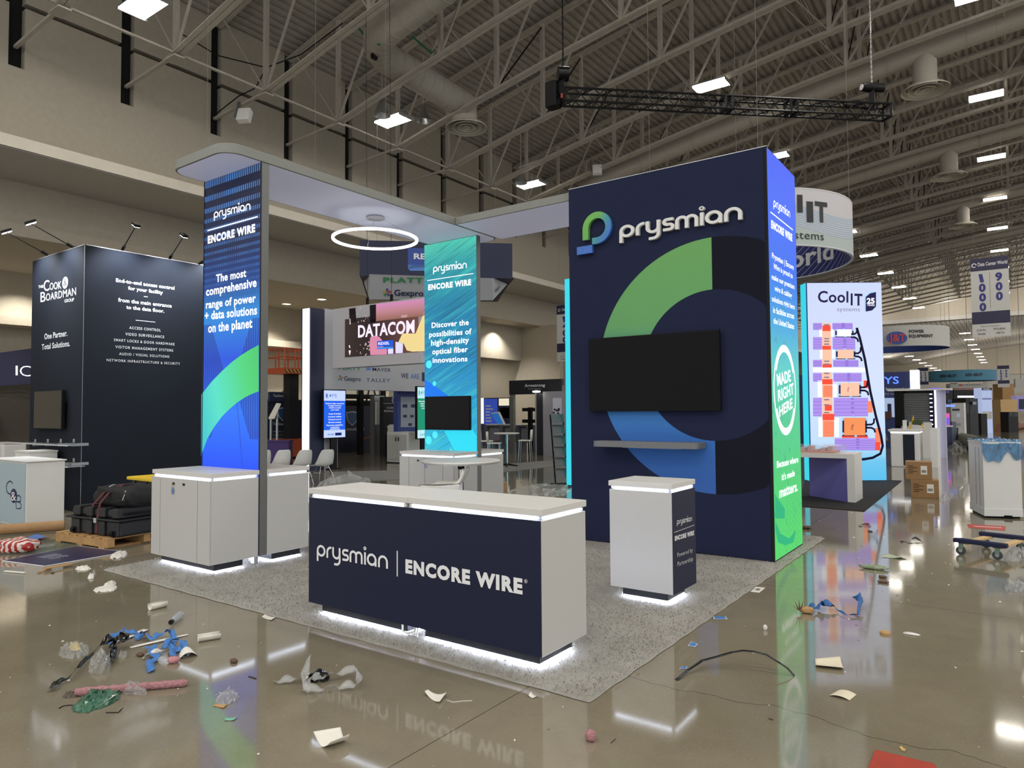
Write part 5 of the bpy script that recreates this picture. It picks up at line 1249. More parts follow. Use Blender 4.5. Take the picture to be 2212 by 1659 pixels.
for p in (A_.lerp(D2, .3), B_.lerp(C2, .4)): MB().tube([(p.x, p.y, 0), (p.x, p.y, p.z)], .035, 8).build('post', 'alu', ts)
pp = depth(600, 965, 21); pq = thing('purple_counter', 'low purple counter front behind the white shell chairs', 'counter', (pp.x, pp.y, 0))
Mx = Matrix.Translation((pp.x, pp.y, 0)) @ Matrix.Rotation(YAW*0+math.atan2(CR.y, CR.x), 4, 'Z')
MB(Mx).box(-.5, .33, 0, .4, 0, CAM.z-21*(951-887)/FPX).build('front', M('purple_lam', '3f2a66', .5), pq, bevel=.01); MB(Mx).box(-.52, .35, -.02, .42, CAM.z-21*(951-887)/FPX, CAM.z-21*(948-887)/FPX).build('top', M('purple_lam', 0), pq)
# open black frame booth
fr = thing('frame_booth', 'open black aluminium frame booth with lattice panels behind the blue text screen', 'booth', (-19.4, 16.5, 0))
PF = PX(-19.3); zt_ = PF(778, 845).z
ya, yb = PF(778, 900).y, PF(826, 900).y
for y in (ya, yb): MB().box(-19.4, -19.2, y-.1, y+.1, 0, zt_+.6).build('post', 'black_matte', fr)
for x in (-22.4,): MB().box(x-.1, x+.1, yb-.1, yb+.1, 0, zt_+.6).build('post', 'black_matte', fr)
for zz in (zt_+.55, PF(778, 857).z, PF(778, 872).z): MB().box(-19.38, -19.24, ya-2.6, yb, zz-.09, zz+.09).build('rail', 'black_matte', fr)
MB().box(-19.32, -19.28, ya-2.6, yb, PF(778, 857).z, zt_+.5).build('glazing', 'acrylic', fr)
MB().bar((-19.3, ya+.3, PF(800, 872).z), (-19.3, (ya+yb)/2, zt_+.5), .05, .05).build('brace', 'black_matte', fr); MB().bar((-19.3, yb-.3, PF(800, 872).z), (-19.3, (ya+yb)/2, zt_+.5), .05, .05).build('brace', 'black_matte', fr)
pr = thing('product_pillar', 'pale showroom pillar with hardware inside the black frame booth', 'display', onZ(818, 985))
q = onZ(818, 982); MB().box(q.x-.12, q.x+.12, q.y-.35, q.y+.2, 0, 2.35).build('panel', 'alu', pr); MB().box(q.x+.12, q.x+.16, q.y-.28, q.y+.1, 1.2, 2.1).build('display_plate', 'plastic_white', pr)
rb = thing('barrier', 'low red topped barrier with bottle prints inside the black frame booth', 'barrier', onZ(800, 985)); q0, q1 = onZ(782, 979), onZ(818, 975)
MB().prism([q0, q1, q1+Vector((0, 0, .75)), q0+Vector((0, 0, .55))], (-.06, .0, 0)).build('panel', 'guard_navy', rb); MB().bar(q0+Vector((0, 0, .57)), q1+Vector((0, 0, .77)), .08, .05).build('top_rail', M('rail_red', '7a2a20', .5), rb)
cm = thing('slogan_wall', 'black booth wall headed with white capital lines about management', 'booth wall', (-17.6, 17.5, 0))
PM = PX(-17.6); a, b = PM(828, 857), PM(880, 985); MB().box(-17.8, -17.6, a.y, b.y, 0, a.z).build('panel', M('panel_black', '12141c', .5), cm)
zz = lambda x, y: (560+x/5.53, 780+y/5.53)
for s, bl, br, tl in (('COMPLETE', (1522, 570), (1690, 572), (1522, 545)), ('MANAGEMENT', (1490, 608), (1700, 610), (1490, 583)), ('De', (1632, 475), (1672, 476), (1632, 455))): letter(s, PM(*zz(*bl)), PM(*zz(*br)), PM(*zz(*tl)), 'white_print', cm, bold=.02)
q = PM(*zz(1610, 465)); MB().lathe([(.07, 0), (.12, 0)], (-17.594, q.y, q.z), 20, axis='x').build('ring_emblem', 'white_print', cm); MB().box(-17.599, -17.595, a.y, b.y, PM(840, 871).z-.02, PM(840, 871).z).build('divider_line', 'grey_print', cm)
tc_ = thing('white_cabinet', 'white two-door cabinet on the floor before the blue booth panel', 'cabinet', (-14.6, 13.4, 0))
a, b = onY(836, 1000, 13.0), onY(882, 934, 13.0)
MB().box(a.x, b.x, 13.0, 13.9, .03, b.z).build('carcass', 'plastic_white', tc_, bevel=.01)
for s in (0, 1): 
    d_ = MB().box(a.x+.06+s*(b.x-a.x-.12)/2, a.x+.06+(s+1)*(b.x-a.x-.12)/2-.01, 12.985, 12.999, .1, b.z-.08).build('door', 'white_lam', tc_)
    xm = (a.x+b.x)/2+(-.07 if s == 0 else .05); MB().box(xm, xm+.025, 12.96, 12.985, b.z-.3, b.z-.16).build('handle', 'black_metal', d_)
mk = thing('mannequin_stack', 'stack of white folded plastic parts on a counter behind the white cabinet', 'plastic parts', onZ(853, 975)); q = depth(853, 925, 26)
MB().box(q.x-.3, q.x+.3, q.y-.2, q.y+.2, 0, q.z-.25).build('counter', 'black_matte', mk); blob(Matrix.Translation((q.x, q.y, q.z-.05)), .3, .2, .22, .2, 20, 10, .05, 9).build('parts', 'plastic_white', mk, smooth='all')
# scissor lift basket seen over the dark booth wall
lf = thing('lift_basket', 'orange railed lift basket raised high beside the white light post', 'lift', (-20.4, 12.9, 0)); M('lift_orange', 'b4502c', .5)
PO = PX(-19.9); a, b = PO(615, 752), PO(655, 808); X0_, Y0_, Y1_ = -19.9, a.y, b.y+.2; zt_, zb2 = a.z, b.z
MB().box(X0_-1.2, X0_, Y0_, Y1_, zb2, zb2+.22).build('platform', 'lift_orange', lf)
k = NT('hazard', .5); tcx = k.n('TexCoord').outputs['Object']; sp = k.n('SeparateXYZ'); k.L.new(tcx, sp.inputs[0]); k.paint(k.mix(k.math('LESS_THAN', k.math('FRACT', k.math('MULTIPLY', k.math('ADD', sp.outputs[1], sp.outputs[2]), 6.0)), .5), (*lin('c89030'), 1), (*lin('1c1612'), 1)))
MB().box(X0_, X0_+.01, Y0_, Y1_, zb2+.04, zb2+.16).build('hazard_band', 'hazard', lf)
for y in (Y0_, (Y0_+Y1_)/2-.05, (Y0_+Y1_)/2+.1, Y1_):
    MB().tube([(X0_, y, zb2+.2), (X0_, y, zt_)], .03, 8).build('rail_post', 'lift_orange', lf); MB().tube([(X0_-1.2, y, zb2+.2), (X0_-1.2, y, zt_)], .03, 8).build('rail_post', 'lift_orange', lf)
for z in (zt_, zb2+.62): MB().tube([(X0_, Y0_, z), (X0_, Y1_, z), (X0_-1.2, Y1_, z), (X0_-1.2, Y0_, z), (X0_, Y0_, z)], .03, 8).build('rail', 'lift_orange', lf)
MB().box(X0_-.8, X0_-.4, Y1_-.5, Y1_-.1, 0, zb2).build('mast', 'case_black', lf); MB().box(X0_-1.3, X0_+.1, Y1_-1.2, Y1_+.3, .05, .7).build('chassis', 'lift_orange', lf)
# row of white shell chairs
def shell_chair(loc, rot, label, group=None):
    t = thing('shell_chair', label, 'chair', loc, group); Mx = Matrix.Translation(loc) @ Matrix.Rotation(rot, 4, 'Z'); G = []
    prof = [(.24, .43, .2, .0), (.2, .455, .22, .0), (.08, .44, .235, .02), (-.06, .425, .235, .04), (-.15, .46, .225, .07), (-.19, .56, .215, .07), (-.22, .68, .2, .05), (-.245, .80, .165, .02), (-.25, .83, .13, .01)]
    for x, z, w_, dish in prof: G.append([(x+(dish*1.2*s*s if z > .44 else 0), w_*s, z+(dish*s*s*1.1 if z < .5 else 0)) for s in (-1, -.7, -.35, 0, .35, .7, 1)])
    MB(Mx).sheet(G).build('seat_shell', 'plastic_white', t, smooth='all', solid=.012, sub=2)
    for sx, sy in ((1, 1), (1, -1), (-1, 1), (-1, -1)): MB(Mx).tube([(.08*sx, .1*sy, .425), (.15*sx, .17*sy, .25), (.21*sx, .215*sy, 0)], .009, 8).build('leg', 'chrome', t)
    MB(Mx).tube([(.14, .16, .27), (-.14, -.16, .27)], .005, 6).build('cross_wire', 'chrome', t); MB(Mx).tube([(.14, -.16, .27), (-.14, .16, .27)], .005, 6).build('cross_wire', 'chrome', t)
    return t
fw_ = math.atan2(-CR.y, -CR.x); c0 = Vector((-11.3, 7.25, 0)); dr = Vector((CR.x, CR.y, 0)).normalized()
sc0 = shell_chair(c0, fw_-.8, 'white shell chair on wire legs, outermost of its row, next to the plastic heap')
for i, (d, lab) in enumerate(((.52, 'white shell chair in front of the foot of the glowing light post'), (1.03, 'white shell chair before the purple counter, third from the plastic heap'), (1.5, 'white shell chair half hidden behind the blue lit column'))):
    c = copy_tree(sc0); c.location = c0-dr*d; c['label'] = lab
# heap of clear plastic
M('clear_film', 'c8cac6', .22, alpha=.36, noise=.02)
def crumple(pts_px, h, mat, name, label, cat, seed, nu=26, nv=14, z0=.002, spiky=1.0, group=None):
    """crumpled film covering a floor outline given by its left, right, near and far points"""
    l, r, n, f = [onZ(*q) for q in pts_px]; c = (l+r)/2; ex = (r-l)/2; ey = (f-n)/2; r_ = np.random.default_rng(seed); G = []
    R = r_.normal(0, 1, (nv+1, nu+1))
    for i in range(nv+1):
        row = []
        for j in range(nu+1):
            u, v = 2*j/nu-1, 2*i/nv-1; e = max(0, 1-(abs(u)**2.2+abs(v)**2.2)); w_ = R[i, j]
            s_ = min(1, 1/max(1e-6, (abs(u)**2.2+abs(v)**2.2)**.45)) if abs(u)+abs(v) > 1 else 1
            p = c+ex*(u*s_)+ey*(v*s_)+ex*(.05*w_)+ey*(.09*R[i, nu-j])
            row.append(p+Vector((0, 0, z0+h*(e**.6)*(.55+.5*abs(w_)*spiky))))
        G.append(row)
    return tag(MB().sheet(G).build(name, mat, origin=c, smooth=False), label, cat, group)
crumple([(682, 1056), (806, 1056), (740, 1066), (765, 1038)], .42, 'clear_film', 'plastic_sheeting', 'big heap of clear plastic sheeting behind the reception counter', 'plastic sheeting', 21, 15, 9, spiky=.3)
crumple([(1095, 1066), (1232, 1058), (1165, 1079), (1175, 1050)], .12, 'clear_film', 'plastic_sheeting', 'spread of clear plastic film beside the dark tower', 'plastic sheeting', 22, 22, 12, spiky=.5)
bx = onZ(1089, 1058); t = MB(Matrix.Translation(bx) @ Matrix.Rotation(.4, 4, 'Z')).box(-.07, .05, -.1, .1, 0, .17); tag(t.build('carton', 'cardboard', origin=bx), 'little brown carton by the turquoise column cabinets', 'carton')
q = [onZ(*p) for p in ((1040, 1026), (1205, 1006), (1198, 994), (1036, 1008))]
tag(MB().prism([p+Vector((0, 0, .001)) for p in q], (0, 0, .012)).build('booth_carpet', M('carpet_far', '7d7b75', .95, noise=.1, scale=20), origin=q[0]), 'far grey carpet under the white bar stools', 'carpet')
q = [onZ(*p) for p in ((700, 1042), (870, 1036), (880, 1016), (720, 1020))]
tag(MB().prism([p+Vector((0, 0, .001)) for p in q], (0, 0, .012)).build('booth_carpet', 'carpet_far', origin=q[0]), 'pale grey carpet of the white booth behind the shell chairs', 'carpet')
# stands between the turquoise column and the dark tower
zG = lambda x, y: (1030+x/8.295, 800+y/8.295)
bb = thing('booth_wall', 'blue booth wall with white list rows and a cream label', 'booth wall', (-18, 23.5, 0)); P = PY(23.5)
a, b = P(1035, 860), P(1104, 930); M('wall_indigo', '2a2c50', .5)
MB().box(a.x, b.x, 23.5, 23.7, 0, a.z).build('panel', 'wall_indigo', bb)
a, b = P(1046, 862), P(1075, 918); MB().box(a.x, b.x, 23.48, 23.5, b.z, a.z).build('list_panel', M('list_blue', (60, 84, 190), emit=.6), bb, bevel=.02)
m = MB()
for i, w_ in enumerate((11, 16, 9, 9, 12, 12)): p = P(1050, 877+6.5*i); q = P(1050+w_, 877+6.5*i); m.box(p.x, q.x, 23.47, 23.479, p.z-.03, p.z+.03)
m.build('list_row', 'white_print', bb)
a, b = P(1078, 861), P(1100, 876); MB().box(a.x, b.x, 23.47, 23.5, b.z, a.z).build('cream_label', M('label_cream', (250, 240, 214), emit=.8), bb, bevel=.02)
a, b = P(1081, 881), P(1100, 903); MB().box(a.x, b.x, 23.44, 23.5, b.z, a.z).build('screen', 'black_gloss', bb)
a, b = P(1036, 860), P(1045, 915); MB().box(a.x, b.x, 23.45, 23.5, b.z, a.z).build('white_strip', 'glow_white', bb)
gc = thing('grey_counter', 'row of grey panelled demo benches behind the white bar stools', 'counter', (-15, 20.2, 0)); P = PY(20.0); M('bench_grey', '5a5860', .5)
a, b = P(1046, 918), P(1157, 980); zt_ = a.z
MB().box(a.x, b.x, 20.0, 20.6, zt_-.06, zt_).build('top', 'bench_grey', gc)
for i in range(4): x = a.x+(b.x-a.x-.14)*i/3; MB().box(x, x+.14, 20.0, 20.6, 0, zt_-.06).build('upright', 'bench_grey', gc)
for i in range(3): x = a.x+(b.x-a.x-.14)*i/3; MB().box(x+.16, x+(b.x-a.x-.14)/3-.02, 20.15, 20.55, .45, zt_-.1).build('bin_front', M('bin_grey', '7c7a82', .5), gc)
MB().box(a.x, b.x, 20.1, 20.2, .40, .46).build('cross_rail', 'bench_grey', gc)
for x0_, x1_, h in ((1048, 1066, 'w'), (1086, 1113, 'w')): p, q = P(x0_, 917), P(x1_, 917); MB().box(p.x, q.x, 20.05, 20.5, zt_, zt_+.04).build('white_tray', 'plastic_white', gc)
ph = thing('phone_model', 'oversized white phone model with blue screen leaning on the grey bench', 'phone model', P(1078, 917)); v1, v2, v3, v4 = [P(*zG(*q)) for q in ((375, 980), (495, 978), (385, 742), (240, 760))]
MB().prism([v1, v2, v3, v4], (0, .12, 0)).build('phone_body', 'plastic_white', ph, bevel=.02); c = (v1+v2+v3+v4)/4
MB().prism([c+(v-c)*Vector((.8, 1, .84)).x+Vector((0, -.012, 0)) for v in (v1, v2, v3, v4)], (0, .01, 0)).build('phone_screen', M('phone_blue', (40, 110, 190), emit=.7), ph)
ah = thing('header_frame', 'black header sign on grey posts over the grey benches', 'booth', (-13.5, 19.5, 0)); P = PY(19.5)
a, b = P(*zG(580, 430)), P(*zG(1512, 150)); c = P(*zG(580, 185))
MB().box(a.x, b.x, 19.5, 19.7, P(*zG(1000, 425)).z, P(*zG(1000, 170)).z).build('header_panel', 'panel_black', ah)
letter('Armstrong', P(*zG(857, 298)), P(*zG(1222, 288)), P(*zG(857, 248)), 'white_print', ah, bold=.01); letter('World Industries', P(*zG(918, 347)), P(*zG(1150, 342)), P(*zG(918, 322)), 'grey_print', ah, bold=-.015)
p = P(1104, 900); MB().box(p.x-.08, p.x+.1, 19.52, 19.68, 0, a.z+.3).build('post', 'grey_frame', ah); p = P(1214, 900); MB().box(p.x-.1, p.x+.02, 19.52, 19.68, 0, a.z+.3).build('post', 'grey_frame', ah)
rk = thing('monitor_arm', 'dark double bracket stand behind the grey benches', 'stand', (-14.6, 19.9, 0)); p = P(1132, 900)
MB().box(p.x-.09, p.x+.09, 19.9, 20.0, 0, P(1132, 880).z).build('column', 'black_matte', rk)
for y in (885, 910): q = P(1117, y); MB().box(q.x, P(1156, y).x, 19.86, 19.9, q.z-.07, q.z+.07).build('arm', 'black_matte', rk)
gw = thing('grey_booth', 'grey booth wall with black post and a bright lamp, next to the brochure rack', 'booth', (-12.6, 19.2, 0)); P = PY(18.8)
a, b = P(1159, 850), P(1174, 980); MB().box(a.x, b.x, 18.8, 19.0, 0, a.z).build('black_post', 'panel_black', gw); MB().box(a.x-.06, a.x, 18.78, 18.9, 0, a.z+.1).build('edge_trim', 'alu', gw)
a, b = P(1174, 846), P(1240, 980); MB().box(a.x, b.x, 18.75, 18.95, 0, a.z).build('panel', M('panel_grey', '8f8b92', .6), gw)
p = P(1165, 845); MB().lathe([(.001, .02), (.16, 0), (.14, -.05), (.001, -.05)], (p.x, 18.6, p.z), 16).build('spot_lamp', M('spot_glow', (255, 250, 235), emit=6), gw)
a, b = P(1196, 860), P(1215, 905); MB().box(a.x, b.x, 18.73, 18.75, b.z, a.z).build('poster', M('poster_pale', 'c0bece', .5), gw)
m = MB()
for i in range(14): x, y = rng.uniform(1197, 1213), rng.uniform(880, 903); q = P(x, y); m.box(q.x-.05, q.x+.03, 18.722, 18.729, q.z-.04, q.z+.03)
m.build('poster_mark', 'black_print', gw)
letter('LIQUID', P(1208, 855.5), P(1236, 855), P(1208, 849.5), M('sign_yellow', (240, 190, 30), emit=1.0), gw, bold=.04)
# bar table and stools in front
bt = thing('bar_table', 'distant round white bar table between white bar stools', 'table', onZ(1095, 1008)); c = onZ(1095, 1008)
MB().lathe([(.001, 1.0), (.38, 1.0), (.4, 1.02), (.38, 1.04), (.001, 1.04)], (c.x, c.y, 0), 40).build('tabletop', 'white_top', bt, smooth=True); MB().tube([(c.x, c.y, .02), (c.x, c.y, 1.0)], .035, 12).build('pole', 'chrome', bt)
for i in range(4): a = PI/2*i+.6; MB().tube([(c.x, c.y, .08), (c.x+.34*math.cos(a), c.y+.34*math.sin(a), .02)], [.03, .018], 8).build('foot', 'black_matte', bt)
def white_stool(loc, rot, label):
    t = thing('bar_stool', label, 'bar stool', loc); Mx = Matrix.Translation(loc) @ Matrix.Rotation(rot, 4, 'Z')
    MB(Mx).box(-.21, .21, -.2, .2, .70, .74).build('seat', 'leather_white', t, bevel=.015); G = [[(-.2-.03*(z-.74)*2, w_, z) for w_ in (-.19, 0, .19)] for z in (.74, .9, 1.08)]
    MB(Mx).sheet(G).build('backrest', 'leather_white', t, smooth='all', solid=.03)
    for sx in (-1, 1):
        for sy in (-1, 1): MB(Mx).tube([(.17*sx, .17*sy, .7), (.21*sx, .2*sy, 0)], .011, 8).build('leg', 'chrome', t)
    MB(Mx).tube([(.2, -.19, .24), (.2, .19, .24)], .01, 6).build('foot_rail', 'chrome', t); return t
w0 = white_stool(onZ(1135, 998), math.radians(205), 'white bar stool with chrome legs beside the far round table, facing it')
for p, r_, lab in ((onZ(1068, 1008), 30, 'white bar stool drawn up to the far round table, nearer the turquoise column'), (onZ(1050, 1000), 25, 'white bar stool behind the one nearer the turquoise column')):
    white_stool(p, math.radians(r_), lab)
# brochure rack
br_ = thing('brochure_rack', 'black tiered brochure rack leaning by the edge of the turquoise light wall', 'rack', onZ(1214, 1048)); c = onZ(1214, 1048)
Mx = Matrix.Translation(c) @ Matrix.Rotation(math.atan2(CR.y, CR.x)+.2, 4, 'Z')
for s in (-.15, .15): MB(Mx).bar((s, 0, 0), (s-.05, .25, 1.62), .02, .03).build('rail', 'black_matte', br_)
for i in range(6):
    z = .18+.25*i; y = .25*z/1.62
    MB(Mx).prism([(-.155-.03*z, y-.12, z), (.145-.03*z, y-.12, z), (.145-.03*z, y+.0, z+.2), (-.155-.03*z, y+.0, z+.2)], (0, .012, 0)).build('tray', M('rack_grey', '4c4d4c', .4), br_)
MB(Mx).box(-.2, .2, -.15, .3, 0, .02).build('base_plate', 'black_matte', br_)
q = [onZ(*p) for p in ((1170, 1053), (1230, 1056), (1245, 1044), (1215, 1045))]
tag(MB().prism([p+Vector((0, 0, .001)) for p in q], (0, 0, .008)).build('floor_mat', M('mat_black', '0e0e10', .9), origin=q[0]), 'black mat under the brochure rack', 'mat')
lw = thing('light_wall', 'turquoise edged light wall seen edge on behind the dark tower', 'light wall', (-6.1, 10.1, 0))
a, b = onZ(1222, 1050), onZ(1232, 1052); zt_ = onY(1226, 601, a.y).z
MB().box(a.x-.02, b.x, 10.05, 12.5, .02, zt_).build('wall_body', M('cyan_edge', (60, 208, 226), emit=.95), lw)
MB().box(b.x-.005, b.x+.12, 10.04, 12.5, .02, zt_).build('white_face', 'glow_white', lw)
MB().box(b.x-.03, b.x+.14, 10.02, 10.06, 2.0, 2.04).build('seam_clip', 'black_matte', lw)
# ================================================================ right hand aisle and the stands beyond
# tilted light wall with the cold plate picture
du = Vector((CR.x, CR.y, 0)).normalized(); nn = Vector((du.y, -du.x, 0)); B0 = onZ(1915.3, 1039, 0); A0 = PN(B0, nn)(1753, 1039); A0.z = 0; WL = (B0-A0).length; HT = PN(B0, nn)(1830, 610).z
lt = thing('light_wall', 'bright light wall picturing server boards and hoses beside the aisle', 'light wall', A0)
MB().prism([A0-nn*.02, A0+du*WL-nn*.02, A0+du*WL-nn*.36, A0-nn*.36], (0, 0, HT)).build('wall_body', M('frame_indigo', '3a4290', .5), lt)
MB().prism([A0-du*.02-nn*.06, A0-du*.005-nn*.06, A0-du*.005-nn*.34, A0-du*.02-nn*.34], (0, 0, HT)).build('lit_edge', 'cyan_edge', lt)
k = NT('print_ice', .4); uv, u, v = k.uv()
base = k.ramp(v, [(0, (90, 196, 240)), (.09, (112, 204, 244)), (.2, (196, 224, 252)), (.5, (214, 226, 255)), (1, (206, 218, 250))])
wv = k.math('MULTIPLY', k.math('LESS_THAN', k.math('FRACT', k.math('ADD', k.math('MULTIPLY', v, 190.0), k.math('MULTIPLY', u, -9.0))), .3), k.math('LESS_THAN', v, .115))
k.glow(k.mix(k.math('MULTIPLY', wv, .5), base, (*lin((60, 160, 220)), 1)), 1.0)
P0, P1 = A0+nn*.0, A0+du*WL
MB().quad(P0+Vector((0, 0, .02)), P1+Vector((0, 0, .02)), P1+Vector((0, 0, HT-.01)), P0+Vector((0, 0, HT-.01))).build('lit_picture', 'print_ice', lt)
PL = PN(A0, nn); zH = lambda x, y: (1735+x/3.606, 600+y/3.606)
def hp(name, mat, polys, o_=.004):
    m = MB()
    for q in polys: m.add([PL(*zH(*t_))+nn*o_ for t_ in q], [tuple(range(len(q)))])
    return m.build(name, mat, lt)
rect = lambda x0, y0, x1, y1, s=.035: [(x0, y0), (x1, y0+s*(x1-x0)), (x1, y1+s*(x1-x0)), (x0, y1)]
E_ = lambda n_, c: M(n_, c, emit=1.0)
E_('pr_purple', (164, 138, 224)); E_('pr_violet', (138, 112, 200)); E_('pr_red', (236, 76, 56)); E_('pr_orange', (240, 130, 96)); E_('pr_peach', (246, 186, 160)); E_('pr_white', (236, 240, 255)); E_('pr_black', (14, 14, 40)); E_('pr_copper', (232, 140, 88)); E_('pr_grey', (120, 116, 140)); E_('pr_ink', (34, 30, 70)); E_('pr_sky', (150, 196, 246))
bands = [(352, 402, 385), (462, 555, 405), (640, 690, 430), (742, 805, 455), (935, 1075, 505), (1250, 1340, 575)]
hp('printed_bars', 'pr_purple', [rect(220+.02*y0, y0, xr, y1, 0) for y0, y1, xr in bands]+[rect(76, y0, 145, y1, 0) for y0, y1, xr in bands[:5]], .003)
hp('printed_bar_lines', 'pr_violet', [rect(222+.02*y0, y0+(y1-y0)*i/5, xr, y0+(y1-y0)*i/5+4, 0) for y0, y1, xr in bands for i in range(1, 6)]+[rect(78, y0+(y1-y0)*i/5, 145, y0+(y1-y0)*i/5+4, 0) for y0, y1, xr in bands[:5] for i in range(1, 6)], .005)
hp('printed_clips', 'pr_violet', [rect((220+xr)/2-10+.02*y0, y0+(y1-y0)*i/4, (220+xr)/2+14+.02*y0, y0+(y1-y0)*i/4+14, 0) for y0, y1, xr in bands for i in range(4)], .006)
hp('printed_spine', 'pr_peach', [[(148, 352), (214, 352), (222, 700), (232, 1240), (152, 1240), (146, 800)]], .003)
hp('printed_red_blocks', 'pr_red', [rect(150, 372, 212, 415, 0), rect(148, 530, 215, 560, 0), rect(150, 672, 222, 700, 0), rect(148, 790, 228, 830, 0), rect(168, 990, 222, 1035, 0), rect(150, 1060, 242, 1110, 0), rect(470, 800, 508, 860, 0), rect(300, 1228, 505, 1248, 0), rect(560, 1280, 600, 1345, 0)], .005)
hp('printed_orange_blocks', 'pr_orange', [rect(155, 840, 228, 930, 0), rect(155, 1115, 240, 1240, 0), rect(560, 1170, 605, 1300, 0), rect(500, 960, 540, 1050, 0)], .004)
hp('printed_vents', 'pr_grey', [rect(162, y, 202, y+10, 0) for y in (362, 470, 490, 512, 645, 668, 740, 770, 945, 985, 1045)], .006)
hp('printed_white_frames', 'pr_white', [rect(112, 800, 146, 930, 0), rect(228, 830, 262, 930, 0), rect(118, 1090, 150, 1240, 0), rect(242, 1090, 278, 1240, 0), rect(125, 400, 146, 460, 0), rect(216, 400, 238, 460, 0), rect(130, 560, 150, 630, 0), rect(225, 560, 245, 630, 0), rect(76, 700, 500, 735, 0)], .0045)
plates = [(262, 402, 378, 458, 'pr_white'), (268, 560, 392, 630, 'pr_peach'), (290, 818, 436, 922, 'pr_peach'), (318, 1090, 482, 1228, 'pr_copper')]
hp('printed_plate_shadow', 'pr_ink', [rect(x0-14, y0+4, x1+14, y1+6, 0) for x0, y0, x1, y1, c in plates], .006)
for x0, y0, x1, y1, c in plates: hp('printed_plate', c, [rect(x0, y0, x1, y1, 0)], .008)
m = MB()
for x0, y0, x1, y1, c in plates:
    for fx, fy in ((-.06, .1), (1.06, .1), (-.06, .9), (1.06, .9), (.45, -.04), (.55, 1.04)):
        cx, cy = x0+(x1-x0)*fx, y0+(y1-y0)*fy; r = (x1-x0)*.06
        m.add([PL(*zH(cx+r*math.cos(a), cy+r*math.sin(a)))+nn*.010 for a in [2*PI*i/12 for i in range(12)]], [tuple(range(12))])
m.build('printed_screws', 'pr_sky', lt)
letter('CoolIT', PL(*zH(372, 1185)), PL(*zH(376, 1140)), PL(*zH(388, 1186)), 'pr_ink', lt, off=.012); letter('CoolIT', PL(*zH(342, 888)), PL(*zH(345, 850)), PL(*zH(354, 888)), 'pr_ink', lt, off=.012)
def hose(path, w, mat='pr_black', o_=.009):
    m = MB(); c = [PL(*zH(*q)) for q in path]; o0 = c[0]; st = [((p-o0).dot(du), p.z) for p in c]
    ribbon(m, st, w, lambda a, b, d: o0+du*a+Vector((0, 0, b-o0.z))+nn*o_); return m.build('printed_hose', mat, lt)
hose([(415, 390), (440, 470), (480, 640), (520, 880), (565, 1080), (605, 1230), (618, 1310), (600, 1370), (540, 1402), (470, 1414), (400, 1412)], .06)
for y, e in ((440, 420), (590, 448), (855, 500), (1145, 552)):
    s = 372+(y-440)*.155; hose([(s, y), (e-20, y-2), (e-4, y-14), (e, y-50)], .045); hose([(s, y+22), (e-20, y+24), (e, y+36), (e+8, y+60)], .045)
L_ = lambda s, a, b, c, mt, **kw: letter(s, PL(*zH(*a)), PL(*zH(*b)), PL(*zH(*c)), mt, lt, off=.012, **kw)
L_('Cool', (113, 190), (350, 192), (113, 103), 'pr_ink', bold=.02, spacing=1.05); L_('IT', (368, 212), (460, 216), (368, 122), 'pr_ink', bold=.03, spacing=1.2); L_('systems', (262, 260), (440, 262), (262, 228), 'pr_grey', bold=-.005)
hp('anniversary_badge', 'pr_ink', [[(486, 150), (520, 122), (566, 112), (566, 225), (535, 255), (486, 264)]], .008); hp('badge_edge', 'pr_sky', [[(478, 150), (516, 116), (562, 104), (566, 112), (520, 122), (486, 150), (486, 264), (478, 258)]], .007)
L_('25', (493, 200), (555, 200), (493, 158), 'pr_white', bold=.04); L_('YEARS', (495, 220), (555, 221), (495, 205), 'pr_white', bold=.02)
# round hanging sign
RC = Vector((-3.39, 14.44, 0)); RRs = 2.45
def ang(px, py):
    d = _ray(px, py); a_ = d.x**2+d.y**2; o = Vector((CAM.x-RC.x, CAM.y-RC.y)); b_ = 2*(o.x*d.x+o.y*d.y); c = o.dot(o)-RRs**2; t_ = (-b_-math.sqrt(max(0, b_*b_-4*a_*c)))/(2*a_)
    p = CAM+d*t_; return math.atan2(p.y-RC.y, p.x-RC.x), p.z
Z0, Z1 = ang(1722, 529)[1], ang(1722, 406)[1]
rs = thing('hanging_ring_sign', 'round hanging banner, white outside and navy inside, behind the dark tower', 'sign', (RC.x, RC.y, Z0))
k = NT('ring_outside', .6); uv, u, v = k.uv()
cv = k.math('SUBTRACT', v, k.math('ADD', .30, k.math('MULTIPLY', k.math('SINE', k.math('MULTIPLY', u, 25.0)), .10)))
lnz = k.math('LESS_THAN', k.math('FRACT', k.math('MULTIPLY', cv, 26.0)), .22); zone = k.math('MULTIPLY', k.math('GREATER_THAN', cv, 0.0), k.math('LESS_THAN', cv, .38))
col = k.mix(k.math('MULTIPLY', zone, .35), (*lin('bfbdc0'), 1), (*lin('8fb0c8'), 1)); col = k.mix(k.math('MULTIPLY', k.math('MULTIPLY', zone, lnz), .7), col, (*lin('5a7f9c'), 1)); col = k.mix(k.math('LESS_THAN', cv, 0.0), col, (*lin('a8b4b2'), 1)); k.paint(col)
k = NT('ring_inside', .6); uv, u, v = k.uv()
lnz = k.math('LESS_THAN', k.math('FRACT', k.math('ADD', k.math('MULTIPLY', v, 7.0), k.math('MULTIPLY', u, 60.0))), .1); k.paint(k.mix(lnz, (*lin('20255c'), 1), (*lin('9aa0c8'), 1)))
def wall(r, flip):
    m = MB(); n_ = 96; g = [[(RC.x+r*math.cos(2*PI*i/n_), RC.y+r*math.sin(2*PI*i/n_), z) for i in range(n_+1)] for z in (Z0, Z1)]
    return m.sheet(g)
